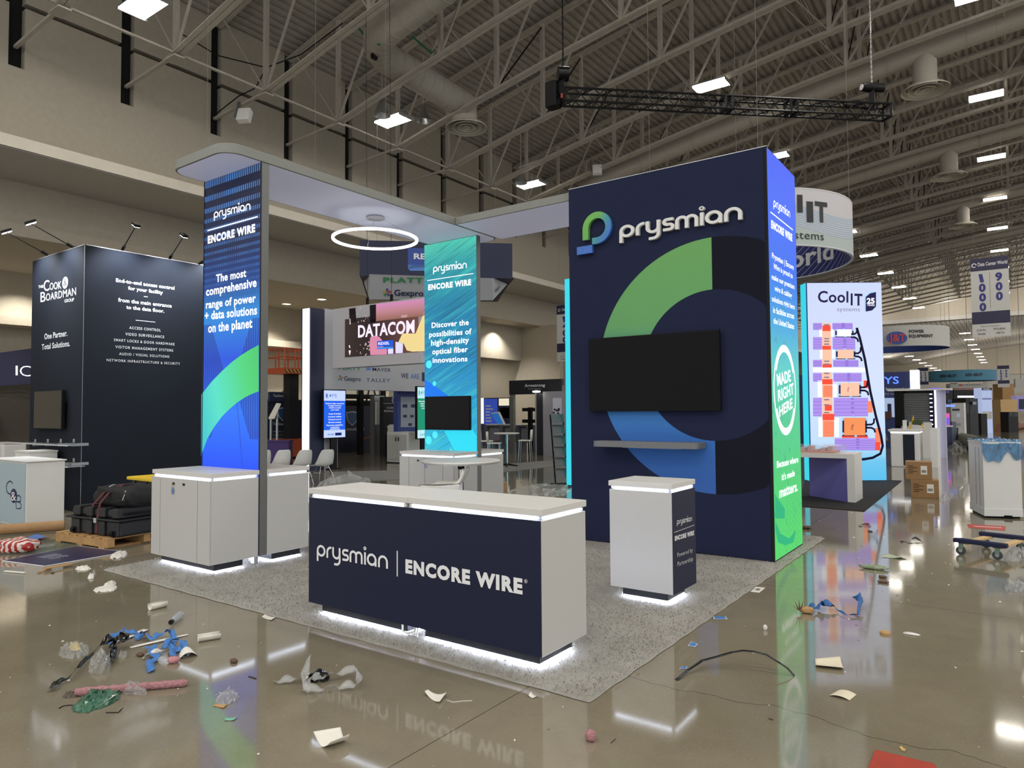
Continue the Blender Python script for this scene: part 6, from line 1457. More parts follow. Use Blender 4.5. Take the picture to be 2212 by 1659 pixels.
wall(RRs, 0).build('outer_banner', 'ring_outside', rs, smooth='all'); wall(RRs-.05, 1).build('inner_banner', 'ring_inside', rs, smooth='all')
for z in (Z0, Z1): MB().lathe([(RRs+.005, z-.012), (RRs+.005, z+.012), (RRs-.055, z+.012), (RRs-.055, z-.012), (RRs+.005, z-.012)], (RC.x, RC.y, 0), 96).build('hoop', 'grey_print', rs)
def ang(px, py):
    d = _ray(px, py); a_ = d.x**2+d.y**2; o = Vector((CAM.x-RC.x, CAM.y-RC.y)); b_ = 2*(o.x*d.x+o.y*d.y); c = o.dot(o)-RRs**2; t_ = (-b_-math.sqrt(max(0, b_*b_-4*a_*c)))/(2*a_)
    p = CAM+d*t_; return math.atan2(p.y-RC.y, p.x-RC.x), p.z
def curved(txt, a0, a1, z0, z1, mat, r=RRs+.012, bold=.02):
    V, F = glyph_mesh(txt, bold, 1.05); x0, x1 = V[:, 0].min(), V[:, 0].max(); H = cap_h(bold); m = MB()
    m.add([(RC.x+r*math.cos(a0+(a1-a0)*(v_[0]-x0)/(x1-x0)), RC.y+r*math.sin(a0+(a1-a0)*(v_[0]-x0)/(x1-x0)), z0+(z1-z0)*v_[1]/H) for v_ in V], F); return m.build('lettering', mat, rs)
aL, zb1 = ang(1722, 468); aR, _ = ang(1786, 440); _, zt1 = ang(1772, 436); _, zb2 = ang(1772, 478)
am, _ = ang(1738, 460); curved('l', aL, am-.02, zb2+.18, zt1+.12, 'black_print', bold=.03); ai, _ = ang(1742, 460); aj, _ = ang(1756, 460); curved('I', ai, aj, zb2-.02, zt1-.02, 'black_print', bold=.04); ak, _ = ang(1760, 460); curved('T', ak, aR, zb2, zt1, 'black_print', bold=.04)
curved('Coo', aL-1.1, aL-.08, zb2+.16, zt1+.1, 'black_print', bold=.02)
a0, z0_ = ang(1722, 515); a1, _ = ang(1779, 520); _, z1_ = ang(1740, 502); _, z2_ = ang(1740, 515); zz0 = ang(1750, 517)[1]; zz1 = ang(1750, 500)[1]; curved('stems', a0-.03, a1, zz0, zz1, 'black_print', bold=.0); curved('sy', a0-.36, a0-.06, zz0, zz1, 'black_print', bold=.0)
# writing on the inside, read from within
aa = ang(1760, 520)[0]
V, F = glyph_mesh('World', .02); x0, x1 = V[:, 0].min(), V[:, 0].max(); H = cap_h(.02); a_c = math.atan2(RC.y-CAM.y, RC.x-CAM.x)
MB().add([(RC.x+(RRs-.06)*math.cos(a_c-.02-(v_[0]-x0)*.40), RC.y+(RRs-.06)*math.sin(a_c-.02-(v_[0]-x0)*.40), Z0+.30+.50*v_[1]/H) for v_ in V], F).build('lettering', 'grey_print', rs)
for i in range(4):
    a_ = .4+PI/2*i; MB().tube([(RC.x+RRs*math.cos(a_), RC.y+RRs*math.sin(a_), Z1), (RC.x+RRs*math.cos(a_), RC.y+RRs*math.sin(a_), 17.0)], .006, 5).build('suspension_wire', 'wire_grey', rs)
# white portal table with violet panel and covered model
pt_ = thing('portal_table', 'white portal table with a violet panel under it on the black carpet', 'table', (-.8, 10.4, 0))
Y_ = 10.3; P = PY(Y_); a, b = P(1728, 968), P(1848, 985); zt_ = b.z
zt_ = P(1840, 981).z; xr = P(1848, 1080).x; xl = xr-2.2
MB().box(xl, xr, Y_, Y_+.75, zt_-.085, zt_).build('top', 'plastic_white', pt_); MB().box(xr-.13, xr, Y_, Y_+.75, 0, zt_-.085).build('leg_panel', 'plastic_white', pt_); MB().box(xl, xl+.13, Y_, Y_+.75, 0, zt_-.085).build('leg_panel', 'plastic_white', pt_)
q0 = Vector((xr-.13, Y_+.01, 0)); q1 = Vector((xr-.92, Y_+.62, 0)); MB().prism([q0, q1, q1+Vector((0, .03, 0)), q0+Vector((0, .03, 0))], (0, 0, zt_-.086)).build('violet_panel', M('violet_lam', '6a68b4', .5), pt_)
mo = thing('server_board_model', 'pink and orange server board model under a clear cover on the portal table', 'model', (xr-1.0, Y_+.4, zt_))
MB().box(xr-1.5, xr-.35, Y_+.08, Y_+.62, zt_, zt_+.03).build('board', M('board_orange', 'c87850', .5), mo)
m = MB()
for i in range(9): x = xr-1.45+.12*i; m.box(x, x+.08, Y_+.12+.05*(i % 3), Y_+.45+.05*(i % 2), zt_+.03, zt_+.06+.03*(i % 3))
m.build('components', M('board_pink', 'c9a6a8', .5), mo)
MB().box(xr-1.55, xr-.25, Y_+.05, Y_+.66, zt_+.0, zt_+.14).build('clear_cover', M('clear_cover', 'd8e0e4', .05, alpha=.22, noise=0), mo)
q = [onZ(*p) for p in ((1725, 1094), (1867, 1105), (1948, 1039), (1740, 1030))]
tag(MB().prism([p+Vector((0, 0, .001)) for p in q], (0, 0, .01)).build('booth_carpet', M('carpet_black', '0f0f11', .95, noise=.1), origin=q[0]), 'black carpet under the portal table and bright light wall', 'carpet')
# cartons
M('carton_brown', '94724c', .85, noise=.07, scale=14)
def carton(p0, p1, z0, h, dpt, label, rot=0.0):
    d = (p1-p0); d.z = 0; w = d.length; a_ = math.atan2(d.y, d.x); Mx = Matrix.Translation((p0.x, p0.y, z0)) @ Matrix.Rotation(a_, 4, 'Z')
    t = thing('carton', label, 'carton', (p0.x, p0.y, z0)); MB(Mx).box(0, w, 0, dpt, 0, h).build('body', 'carton_brown', t, bevel=.006)
    MB(Mx).box(0, w, dpt/2-.03, dpt/2+.03, h, h+.001).build('tape', M('tape_tan', 'b29a6e', .3), t); MB(Mx).box(w*.58, w*.82, -.003, -.0005, h*.3, h*.78).build('label', 'paper_white', t)
    m = MB(Mx)
    for i in range(5): m.box(w*.1, w*(.3+.15*(i % 2)), -.003, -.001, h*(.75-.1*i), h*(.75-.1*i)+.012)
    for i in range(9): m.box(w*(.61+.02*i), w*(.61+.02*i)+.004+.003*(i % 2), -.004, -.003, h*.4, h*.55)
    m.build('printing', M('carton_ink', '3c2f20', .8), t)
a, b = onZ(1968, 1075), onZ(2029, 1078); carton(a, b, 0, .345, .42, 'lower brown carton of the stack of two beside the aisle')
s_ = Vector((-.085, .02, 0)); carton(a+s_, b+s_+Vector((-.02, -.01, 0)), .346, .34, .40, 'upper brown carton of the stack of two beside the aisle')
# crate wrapped in blue film
C1, C2, C3 = onZ(2127, 1119), onZ(2210, 1121), onZ(2096, 1103); e1 = (C2-C1); e2 = (C3-C1); hC = 1.17
wt = thing('wrapped_cabinet', 'white cabinet with torn blue film over its top, standing at the aisle edge', 'cabinet', C1)
cor = [C1, C2, C2+e2, C3]
MB().prism([p+Vector((0, 0, .1)) for p in cor], (0, 0, hC-.12)).build('carcass', 'plastic_white', wt, bevel=.006); cc = sum(cor, Vector())/4
MB().prism([cc+(p-cc)*1.02+Vector((0, 0, .03)) for p in cor], (0, 0, .12)).build('skirting', 'plastic_white', wt, bevel=.004); MB().prism([cc+(p-cc)*.9 for p in cor], (0, 0, .04)).build('base', 'black_matte', wt)
MB().prism([cc+(p-cc)*1.02+Vector((0, 0, hC-.02)) for p in cor], (0, 0, .03)).build('top', 'white_top', wt)
q = C1+e1*.62-e2.normalized()*.012; MB().box(q.x-.06, q.x+.05, q.y-.02, q.y+.02, .0, .05).build('fork_slot', 'black_gloss', wt)
for f in (.25, .5): p = C1+e2*f; MB().prism([p+(-e1.normalized())*.003+Vector((0, 0, .16)), p+e2.normalized()*.008-e1.normalized()*.003+Vector((0, 0, .16)), p+e2.normalized()*.008+Vector((0, 0, .16)), p+Vector((0, 0, .16))], (0, 0, hC-.25)).build('seam_strip', 'grey_frame', wt)
m = MB(); r_ = np.random.default_rng(31); G = []
for i in range(16):
    row = []
    for j in range(26):
        u, v = -.03+1.06*j/25, i/15*1.35-.32
        if v < 0: p = C1+e1*u-e2.normalized()*(.014+.015*abs(r_.normal())); z = hC+.015+v*(.62+.45*math.sin(5*u)*math.sin(3*u+1)+.12*math.sin(17*u))
        else: p = C1+e1*u+e2*min(v, 1.02); z = hC+.016+.018*abs(r_.normal())
        row.append(p+Vector((0, 0, z)))
    G.append(row)
m.sheet(G).build('blue_film', M('film_wrap', '3f7fae', .2, alpha=.72, noise=.25, scale=9), wt)
# furniture dolly
W = [onZ(2076, 1198), onZ(2155, 1209), onZ(2131, 1183), onZ(2206, 1192)]
dy = thing('furniture_dolly', 'wooden furniture dolly with navy carpeted bars on four castors', 'dolly', sum(W, Vector())/4)
M('dolly_navy', '181d3c', .9, noise=.15, scale=60); M('caster_grey', '3a3c3e', .5); M('caster_green', '64786e', .5)
ex = (W[1]-W[0]).normalized(); ey = (W[2]-W[0]); 
for p, q in ((W[0], W[1]), (W[2], W[3])): MB().bar(p-ex*.07+Vector((0, 0, .165)), q+ex*.10+Vector((0, 0, .165)), .085, .05).build('carpeted_bar', 'dolly_navy', dy, bevel=.012)
for p, q in ((W[0]+ex*.03, W[2]+ex*.03), (W[1]-ex*.0, W[3]-ex*.0)): MB().bar(p+Vector((0, 0, .135)), q+Vector((0, 0, .135)), .09, .022).build('cross_board', 'wood_pale', dy)
for p in W:
    c = MB().tube([p+Vector((0, 0, .05))-ex.cross(Vector((0, 0, 1)))*.014, p+Vector((0, 0, .05))+ex.cross(Vector((0, 0, 1)))*.014], .05, 20).build('caster', 'caster_grey', dy); MB().tube([p+Vector((0, 0, .05))-ex.cross(Vector((0, 0, 1)))*.016, p+Vector((0, 0, .05))+ex.cross(Vector((0, 0, 1)))*.016], .02, 12).build('hub', 'alu', c)
    MB().box(p.x-.025, p.x+.025, p.y-.02, p.y+.02, .06, .135).build('caster_fork', 'caster_green', c)
# blue stand with glowing letters, louvre rack, lit counter
sy = thing('booth_wall', 'blue stand wall with glowing blue letters and a small office picture', 'booth wall', (-4, 30, 0)); P = PY(30.0)
a, b = P(1850, 802), P(1975, 802); MB().box(a.x-6, b.x, 30, 30.3, 0, b.z).build('panel', M('wall_royal', '1f2f66', .5), sy)
MB().box(b.x-.16, b.x+.16, 29.95, 30.3, P(1976, 841).z, b.z+.05).build('light_strip', 'strip_white', sy)
zI = lambda x, y: (1892+x/6.9125, 760+y/6.9125)
m = M('neon', (90, 130, 250), emit=1.6); letter('SYS', P(*zI(35, 478)), P(*zI(345, 475)), P(*zI(35, 375)), m, sy, bold=.01, off=.06)
letter('Cooling Innovation', P(*zI(-140, 575)), P(*zI(510, 570)), P(*zI(-140, 538)), 'white_print', sy, off=.02); letter('Chicago + K2 Stratus', P(*zI(-120, 642)), P(*zI(380, 640)), P(*zI(-120, 618)), 'grey_print', sy, off=.02, bold=-.01)
a, b = P(*zI(100, 975)), P(*zI(283, 688)); MB().box(a.x-1.5, b.x, 29.96, 30, a.z, b.z).build('office_picture', M('pic_pale', (170, 186, 220), emit=.8), sy)
a, b = P(*zI(130, 1000)), P(*zI(238, 890)); MB().box(a.x, b.x, 29.94, 29.96, a.z, b.z).build('picture_desk', M('pic_brown', (70, 46, 40), emit=.6), sy); a, b = P(*zI(178, 900)), P(*zI(232, 775)); MB().box(a.x, b.x, 29.945, 29.96, a.z, b.z).build('picture_door', M('pic_dark', (40, 42, 60), emit=.6), sy)
lr = thing('louvre_rack', 'tall black rack with grey louvre slats and dotted lights on its side', 'rack', (-.6, 24.3, 0)); P = PY(24.2)
a, b = P(*zI(285, 1090)), P(*zI(870, 575)); zt_ = b.z; c = P(*zI(415, 700)); d_ = P(*zI(800, 700)); zl = P(*zI(500, 1050)).z
MB().box(a.x, c.x, 24.2, 24.7, zl-.2, zt_).build('side_frame', 'black_matte', lr); MB().box(d_.x, b.x, 24.2, 24.7, 0, zt_).build('side_frame', 'black_matte', lr); MB().box(c.x, d_.x, 24.5, 24.6, zl, zt_).build('back_panel', 'panel_black', lr)
M('slat_grey', '8b8f92', .4, metal=.4)
for i in range(16): z = zl+(zt_-.1-zl)*i/16; MB().bar((c.x, 24.3, z+.05), (d_.x, 24.3, z+.05), .10, .035, up=(0, -.5, 1)).build('slat', 'slat_grey', lr)
MB().box(c.x-.1, d_.x+.05, 24.15, 24.6, 0, zl).build('base_panel', 'plastic_white', lr); MB().box(a.x-.2, b.x+.5, 24.1, 24.8, zt_, zt_+.06).build('top_board', 'plastic_white', lr); MB().box(a.x+.05, P(*zI(495, 1080)).x, 23.9, 24.2, zl-.12, zl).build('shelf', 'black_matte', lr)
e = PX(b.x+.02); MB().box(b.x, b.x+.3, 24.3, 24.7, 0, zt_).build('white_side', M('side_lilac', 'a9a9c4', .5), lr)
MB().box(b.x+.0, b.x+.05, 24.16, 24.2, 0, zt_).build('light_line', 'strip_white', lr)
m = MB()
for i in range(14): z = .25+(zt_-.4)*i/13; m.box(b.x-.14, b.x-.06, 24.18, 24.199, z, z+.04)
m.build('light_dots', M('dot_violet', (190, 180, 255), emit=3), lr)
lc = thing('lit_counter', 'white counter with lit top edge and dark glass front before the louvre rack', 'counter', (-.55, 19.8, 0)); P = PY(19.6)
a, b = P(*zI(228, 1700)), P(*zI(645, 1210)); zt_ = b.z
MB().box(a.x, b.x, 19.6, 20.5, 0, zt_).build('body', 'plastic_white', lc, bevel=.02); MB().box(a.x-.06, b.x+.04, 19.55, 20.55, zt_+.03, zt_+.10).build('top', 'white_top', lc, bevel=.02); MB().box(a.x, b.x, 19.58, 20.5, zt_, zt_+.03).build('light_edge', 'strip_white', lc)
c, d_ = P(*zI(405, 1300)), P(*zI(575, 1300)); MB().box(c.x, d_.x, 19.585, 19.6, .05, zt_-.05).build('glass_front', M('glass_smoke', '2c3038', .08), lc)
MB().box(b.x+.25, b.x+.42, 19.9, 20.9, 0, zt_+.12).build('waterfall_panel', 'plastic_white', lc); p = P(*zI(410, 1170)); MB().box(p.x-.06, p.x+.04, 20.0, 20.1, zt_+.1, zt_+.36).build('display_block', 'plastic_white', lc); p = P(*zI(600, 1100)); 
gb = thing('plant_prop', 'small green and gold trophy on the lit counter', 'ornament', (p.x, 20.0, zt_+.1)); MB().tube([(p.x-.2, 20, zt_+.1), (p.x-.12, 20, zt_+.34), (p.x-.1, 20, zt_+.5)], [.02, .025, .01], 6).build('stem', 'lid_yellow', gb); blob(Matrix.Translation((p.x, 20, zt_+.3)), .13, .08, .08, .3, 14, 8, 0, 4).build('leaves', M('leaf_green', '3a4a30', .7), gb); MB().tube([(p.x+.16, 20, zt_+.1), (p.x+.1, 20, zt_+.3)], .02, 6).build('stem', 'lid_yellow', gb)
hc_ = thing('bar_stool', 'brown bar stool behind the lit counter, at the edge of the bright light wall', 'bar stool', P(1920, 1008)); p = onZ(1921, 1004)
MB().sheet([[(p.x-.2+.05*i, p.y+w_, .72+.5*max(0, 1-i/3)) for w_ in (-.2, 0, .2)] for i in range(7)]).build('seat_shell', M('stool_brown', '4a3a34', .5), hc_, smooth='all', solid=.03)
for sx, sy_ in ((-.16, -.16), (.16, -.16), (-.16, .16), (.16, .16)): MB().tube([(p.x+sx*.6, p.y+sy_*.6, .72), (p.x+sx, p.y+sy_, 0)], .012, 6).build('leg', 'black_metal', hc_)
# numbered aisle signs
def aisle_sign(P, tl, tr, bl, br, left, right, label, full=True):
    a, b, c, d_ = P(*tl), P(*tr), P(*bl), P(*br); t = thing('aisle_sign', label, 'sign', (a.x, a.y, c.z)); x0, x1, z0, z1 = (a.x+c.x)/2, (b.x+d_.x)/2, (c.z+d_.z)/2, (a.z+b.z)/2; y = a.y; H, W_ = z1-z0, x1-x0
    MB().box(x0, x1, y, y+.02, z0, z1).build('board', 'sign_white', t); f = lambda u, v: Vector((x0+W_*u, y, z0+H*v))
    for v0, v1 in ((.84, 1), (.165, .32)): MB().box(x0, x1, y-.004, y, z0+H*v0, z0+H*v1).build('dark_band', 'sign_band', t)
    for u, s in ((.30, left), (.74, right)):
        if not s: continue
        m = MB()
        for i, ch in enumerate(s): v = .70-.122*i; letter(ch, f(u-(.09 if ch != '1' else .05), v), f(u+(.09 if ch != '1' else .05), v), f(u-.09, v+.098), 'sign_digit', t, mb=m, bold=.05, off=.006)
        m.build('number', 'sign_digit', t)
    MB().box(x0+W_*.50, x0+W_*.506, y-.004, y, z0+H*.36, z0+H*.81).build('divider_line', 'black_print', t)
    if full:
        letter('Data Center World', f(.20, .90), f(.97, .90), f(.20, .945), 'white_print', t, bold=.01, off=.007); m = MB(); c0 = f(.1, .915); ribbon(m, [(c0.x+.055*math.cos(q), c0.z+.055*math.sin(q)) for q in [2*PI*i/16 for i in range(15)]], .022, lambda p, q, e: Vector((p, y-.007, q))); m.build('emblem', 'white_print', t)
        letter('Diamond Sponsors', f(.22, .125), f(.74, .125), f(.22, .148), 'grey_frame', t, bold=-.01, off=.007)
        for s, u, v, w_ in (('CATL', .12, .075, .25), ('MITSUBISHI', .56, .08, .3), ('Schneider', .14, .03, .22), ('VERTIV', .62, .03, .22)): letter(s, f(u, v), f(u+w_, v), f(u, v+.025), 'black_print', t, bold=.0, off=.007)
    for u in (.1, .9): q = f(u, 1); MB().tube([(q.x, y+.01, z1), (q.x, y+.01, chord(q.x)+4.12)], .003, 5).build('suspension_wire', 'wire_grey', t)
M('sign_white', 'c2c1bc', .6, noise=.02); M('sign_band', '241f42', .5, noise=.2, scale=3); M('sign_digit', '2b2a78', .5)
aisle_sign(PY(21.5), (2094, 560), (2177.6, 552), (2102.5, 729), (2184, 725), '1000', '900', 'big hanging aisle sign with two columns of large numbers, nearest over the aisle')
aisle_sign(PY(22.0), (1202, 661), (1262, 654), (1204, 782), (1264, 777), '1400', '1300', 'hanging aisle sign half hidden behind the turquoise edge next to the dark tower')
Pf = lambda d: PY(CAM.y+d)
aisle_sign(Pf(62), (1982, 795), (2005, 794), (1984, 838), (2006, 838), '1200', '1100', 'small distant aisle sign above the louvre rack, eleven and twelve hundred', False)
aisle_sign(Pf(60), (2154, 790), (2180, 789), (2156, 837), (2181, 836), '1000', '900', 'small distant aisle sign at the frame edge beyond the blue curved banner', False)
aisle_sign(Pf(85), (2052, 828), (2068, 827), (2053, 858), (2069, 858), '1200', '', 'tiny faraway aisle sign in front of the red edged white banner', False)
# other hanging banners
def ring_banner(px, d, r, z0, z1, out, inn, name, label):
    c = depth(px, 800, d); t = thing('hanging_banner', label, 'sign', (c.x, c.y, z0))
    for rr, mt, nm in ((r, out, 'outer_banner'), (r-.06, inn, 'inner_banner')): MB().sheet([[(c.x+rr*math.cos(2*PI*i/48), c.y+rr*math.sin(2*PI*i/48), z) for i in range(49)] for z in (z0, z1)]).build(nm, mt, t, smooth='all')
    for i in range(3): a_ = 2*PI*i/3; MB().tube([(c.x+r*math.cos(a_), c.y+r*math.sin(a_), z1), (c.x+r*math.cos(a_), c.y+r*math.sin(a_), chord(c.x)+3.9)], .01, 5).build('suspension_wire', 'wire_grey', t)
    return t, c
def band_text(t, c, r, s, pxl, pxr, zb, zt_, mat, d, bold=.02):
    cl = lambda px: math.atan2(depth(px, 800, 1).y-CAM.y, depth(px, 800, 1).x-CAM.x); V, F = glyph_mesh(s, bold, 1.05); x0, x1 = V[:, 0].min(), V[:, 0].max(); H = cap_h(bold); P = []
    for v_ in V:
        px = pxl+(pxr-pxl)*(v_[0]-x0)/(x1-x0); dd = _ray(px, 800); a_ = dd.x**2+dd.y**2; o = Vector((CAM.x-c.x, CAM.y-c.y)); b_ = 2*(o.x*dd.x+o.y*dd.y); k_ = o.dot(o)-(r+.02)**2; q = (-b_-math.sqrt(max(0, b_*b_-4*a_*k_)))/(2*a_); p = CAM+dd*q
        P.append((p.x, p.y, zb+(zt_-zb)*v_[1]/H))
    MB().add(P, F).build('lettering', mat, t)
zat = lambda y, d: CAM.z+d*(887-y)/FPX
t, c = ring_banner(1938, 46, 3.0, zat(752, 43), zat(707, 43), 'sign_white', M('band_blue', '2c458c', .6), 'x', 'white curved hanging banner with a blue oval emblem above the aisle')
band_text(t, c, 3.0, 'POWER', 1966, 1999, zat(725, 43.2), zat(718.5, 43.2), 'black_print', 43, .04); band_text(t, c, 3.0, 'EQUIPMENT', 1966, 2018, zat(735, 43.2), zat(728.5, 43.2), 'black_print', 43, .04)
dd = depth(1937, 730, 42.9); e = CR*(23*42.9/FPX); u_ = Vector((0, 0, 14*42.9/FPX)); MB().add([dd+e*math.cos(q)+u_*math.sin(q) for q in [2*PI*i/32 for i in range(32)]], [tuple(range(32))]).build('oval_emblem', M('oval_blue', '2a3f8e', .5), t)
letter('J&T', dd-e*.75-u_*.5-CF*.03, dd+e*.8-u_*.5-CF*.03, dd-e*.75+u_*.6-CF*.03, M('emblem_red', 'b03044', .5), t, bold=.03)
t, c = ring_banner(2077, 62, 2.6, zat(828, 60), zat(805.5, 60), M('banner_teal', '4e8aa6', .6), M('banner_teal_in', '3a6a84', .6), 'x', 'light blue curved hanging banner with dark repeated company name')
band_text(t, c, 2.6, 'ASSA ABLOY', 2029, 2066, zat(820, 59.5), zat(813.5, 59.5), 'black_print', 60, .03); band_text(t, c, 2.6, 'ASSA ABLOY', 2085, 2123, zat(819, 59.5), zat(812.5, 59.5), 'black_print', 60, .03)
# things far down the aisle
def slab(px0, py0, px1, py1, d, dp, mat, name, label, cat, extra=None):
    """upright block seen between two corner pixels at a given distance, standing on the floor when py1 is None"""
    a, b = depth(px0, py0, d), depth(px1, py0, d); z0 = 0 if py1 is None else depth(px0, py1, d).z; f = Vector((CF.x, CF.y, 0)).normalized()*dp
    t = thing(name, label, cat, ((a.x+b.x)/2, (a.y+b.y)/2, z0)); A_, B_ = Vector((a.x, a.y, z0)), Vector((b.x, b.y, z0)); MB().prism([A_, B_, B_+f, A_+f], (0, 0, a.z-z0)).build('body', mat, t); return t
def on_slab(t, px0, py0, px1, py1, d, mat, nm, off=.03):
    a, b, c, e = [depth(x, y, d)-Vector((CF.x, CF.y, 0))*off for x, y in ((px0, py1), (px1, py1), (px1, py0), (px0, py0))]; MB().add([a, b, c, e], [(0, 1, 2, 3)]).build(nm, mat, t)
t = slab(2052, 829, 2132, 840, 66, .6, 'sign_white', 'hanging_banner', 'white hanging banner with a red lower edge below the blue curved banner', 'sign'); on_slab(t, 2052, 839, 2132, 841, 66, M('edge_red', 'a04040', .6), 'red_edge'); letter('TRYSTAR', depth(2082, 833, 65.8), depth(2119, 832, 65.8), depth(2082, 830, 65.8), 'grey_frame', t, bold=.02); on_slab(t, 2071, 829.5, 2079, 834, 66, M('logo_salmon', 'c07060', .6), 'logo_mark')
p = depth(2092, 829, 66); MB().tube([(p.x, p.y, p.z), (p.x, p.y, chord(p.x)+4.12)], .02, 5).build('suspension_wire', 'wire_grey', t)
M('far_black', '0e0e12', .5); M('far_navy', '20284a', .5); M('far_cream', 'a89a80', .7)
t = slab(2006, 842, 2058, None, 58, 1, 'far_black', 'dark_booth', 'dark distant booth with violet light lines behind the louvre rack', 'booth'); on_slab(t, 2008, 838, 2035, 841, 58, M('line_violet', (90, 70, 230), emit=1.5), 'light_line'); on_slab(t, 2044, 846, 2050, 847.5, 58, 'line_violet', 'light_line'); on_slab(t, 2046, 863, 2056, 869, 57.9, M('scr_steel', (70, 90, 120), emit=.5), 'screen')
t = slab(2060, 842, 2122, None, 70, 1, 'far_black', 'dark_booth', 'black distant booth with a bright white counter line', 'booth'); on_slab(t, 2068, 855, 2122, 862, 70, 'strip_white', 'bright_line')
t = slab(2054, 871, 2080, None, 33, .8, M('machine_grey', 'a0a0a2', .5), 'machine_cabinet', 'grey white machine cabinet with dark slots at the aisle', 'machine'); on_slab(t, 2056, 883, 2072, 887, 33, 'far_black', 'slot_row'); on_slab(t, 2065, 893, 2073, 901, 33, M('scr_pale', 'b8c4d4', .4), 'gauge'); letter('POWER', depth(2065, 919, 32.9), depth(2076, 919, 32.9), depth(2065, 914, 32.9), 'grey_frame', t, bold=.02)
t = slab(2081, 870, 2086, None, 33.6, .7, 'plastic_white', 'side_cabinet', 'white upright side unit next to the machine cabinet', 'machine')
t = slab(2086, 861, 2093, None, 38, 1.2, 'far_black', 'server_rack', 'black server rack next to the white machine unit', 'rack'); on_slab(t, 2087, 872, 2092, 900, 38, 'glass_smoke', 'door')
t = slab(2094, 861, 2112, None, 40, 1.2, M('rack_dark', '17181c', .25), 'server_rack', 'taller black server rack with a pale emblem on its glossy door', 'rack'); on_slab(t, 2097, 866, 2110, 902, 40, 'glass_smoke', 'door'); on_slab(t, 2100, 868, 2108, 874, 39.9, M('mark_pale', '8aa0b4', .4), 'emblem', .05)
t = slab(2037, 921, 2056, None, 29, .7, 'far_navy', 'navy_counter', 'navy counter at the aisle behind the louvre rack', 'counter'); on_slab(t, 2035, 919, 2058, 922, 29, 'plastic_white', 'top')
t = slab(2039, 893, 2051, 919, 29.3, .2, M('glow_pink', (230, 90, 170), emit=.9), 'display_case', 'small display case glowing pink and violet on the navy counter', 'display'); on_slab(t, 2041, 902, 2050, 918, 29.3, M('glow_violet', (120, 90, 220), emit=1.0), 'violet_glow'); on_slab(t, 2036, 874, 2062, 879, 29.2, M('glow_band', (120, 150, 255), emit=1.2), 'light_band')
t = slab(2056, 911, 2065, None, 30.5, .5, M('panel_slate', '5c6474', .5), 'slate_panel', 'slate grey upright panel beside the navy counter', 'panel board'); on_slab(t, 2065, 924, 2069, 957, 30.4, 'far_black', 'dark_edge')
t = slab(2120, 838, 2142, None, 47, .8, M('tower_pale', (176, 190, 226), emit=.8), 'lit_tower', 'slim lit tower with pale blue pictures far along the aisle', 'light tower'); on_slab(t, 2120, 838, 2142, 843, 47, 'far_navy', 'header'); on_slab(t, 2121, 860, 2141, 870, 47, M('pic_slate', (110, 120, 160), emit=.7), 'picture'); letter('POWELL', depth(2124, 842, 46.8), depth(2139, 842, 46.8), depth(2124, 839, 46.8), 'white_print', t, bold=.03); on_slab(t, 2122, 889, 2142, 905, 46.9, 'sign_white', 'counter_front')
t = slab(2119, 893, 2132, None, 44, .6, 'far_black', 'draped_table', 'dark draped table at the foot of the slim lit tower', 'table'); on_slab(t, 2118, 891, 2136, 893.5, 44, 'plastic_white', 'top')
t = slab(2161, 863, 2197, None, 52, 1.2, 'wood_pale', 'shipping_crate', 'big pale wooden shipping crate far down the aisle', 'crate'); a = depth(2161, 911, 52); 
t = slab(2165, 829, 2190, None, 60, 1.2, 'wood_ply', 'shipping_crate', 'darker wooden crate standing behind and above the pale crate', 'crate')
t = slab(2178, 890, 2199, None, 48, .8, 'far_black', 'equipment_case', 'black equipment case with two dark windows in front of the pale crate', 'case'); on_slab(t, 2179, 891, 2188, 900, 48, 'glass_smoke', 'window'); on_slab(t, 2189, 891, 2198, 900, 48, 'glass_smoke', 'window')
t = slab(2196, 855, 2212, 888, 55, .6, M('scr_lilac', (150, 140, 190), emit=.6), 'lit_display', 'lilac lit display cut by the frame beyond the crates', 'display'); on_slab(t, 2200, 862, 2212, 884, 54.8, 'far_navy', 'screen')
t = slab(2193, 818, 2215, 837, 64, .2, 'sign_white', 'white_banner', 'plain white banner cut by the frame above the crates', 'banner'); p = depth(2205, 818, 64); MB().tube([(p.x, p.y, p.z), (p.x, p.y, chord(p.x)+4.12)], .02, 5).build('suspension_wire', 'wire_grey', t)
t = slab(2150, 872, 2160, None, 58, .5, 'far_black', 'dark_drape', 'dark drape stand between the slim lit tower and the pale crate', 'drape')
M('roll_pink', '9a6a58', .9, noise=.1)
a, b = onZ(2160, 924, .25), onZ(2196, 918, .25); m = MB().tube([a, b], .28, 16); tag(m.build('carpet_roll', 'roll_pink', smooth=True, origin=a), 'pinkish rolled carpet lying before the pale crate', 'carpet roll')
a, b = onZ(2185, 924, .2), onZ(2240, 915, .2); m = MB().tube([a, b], .2, 16); tag(m.build('carpet_roll', 'roll_pink', smooth=True, origin=a), 'thinner pinkish carpet roll running out of the frame', 'carpet roll')
a, b = onZ(2092, 956, .17), onZ(2108, 958, .2); k = M('roll_green', '6c7062', .95, noise=.12, scale=20); cr_ = thing('carpet_roll', 'grey green rolled carpet lying across the aisle beyond the wrapped cabinet', 'carpet roll', a)
a, b = onZ(2080, 950, .3), onZ(2111, 958, .27); MB().tube([a, b], .3, 24).build('roll', 'roll_green', cr_, smooth=True); f = (b-a).normalized(); m = MB()
m.tube([b-f*.02+Vector((0, 0, 0)), b+f*.02], .1, 16); m.build('core', 'far_black', cr_); m = MB(); s_ = f.cross(Vector((0, 0, 1))); 
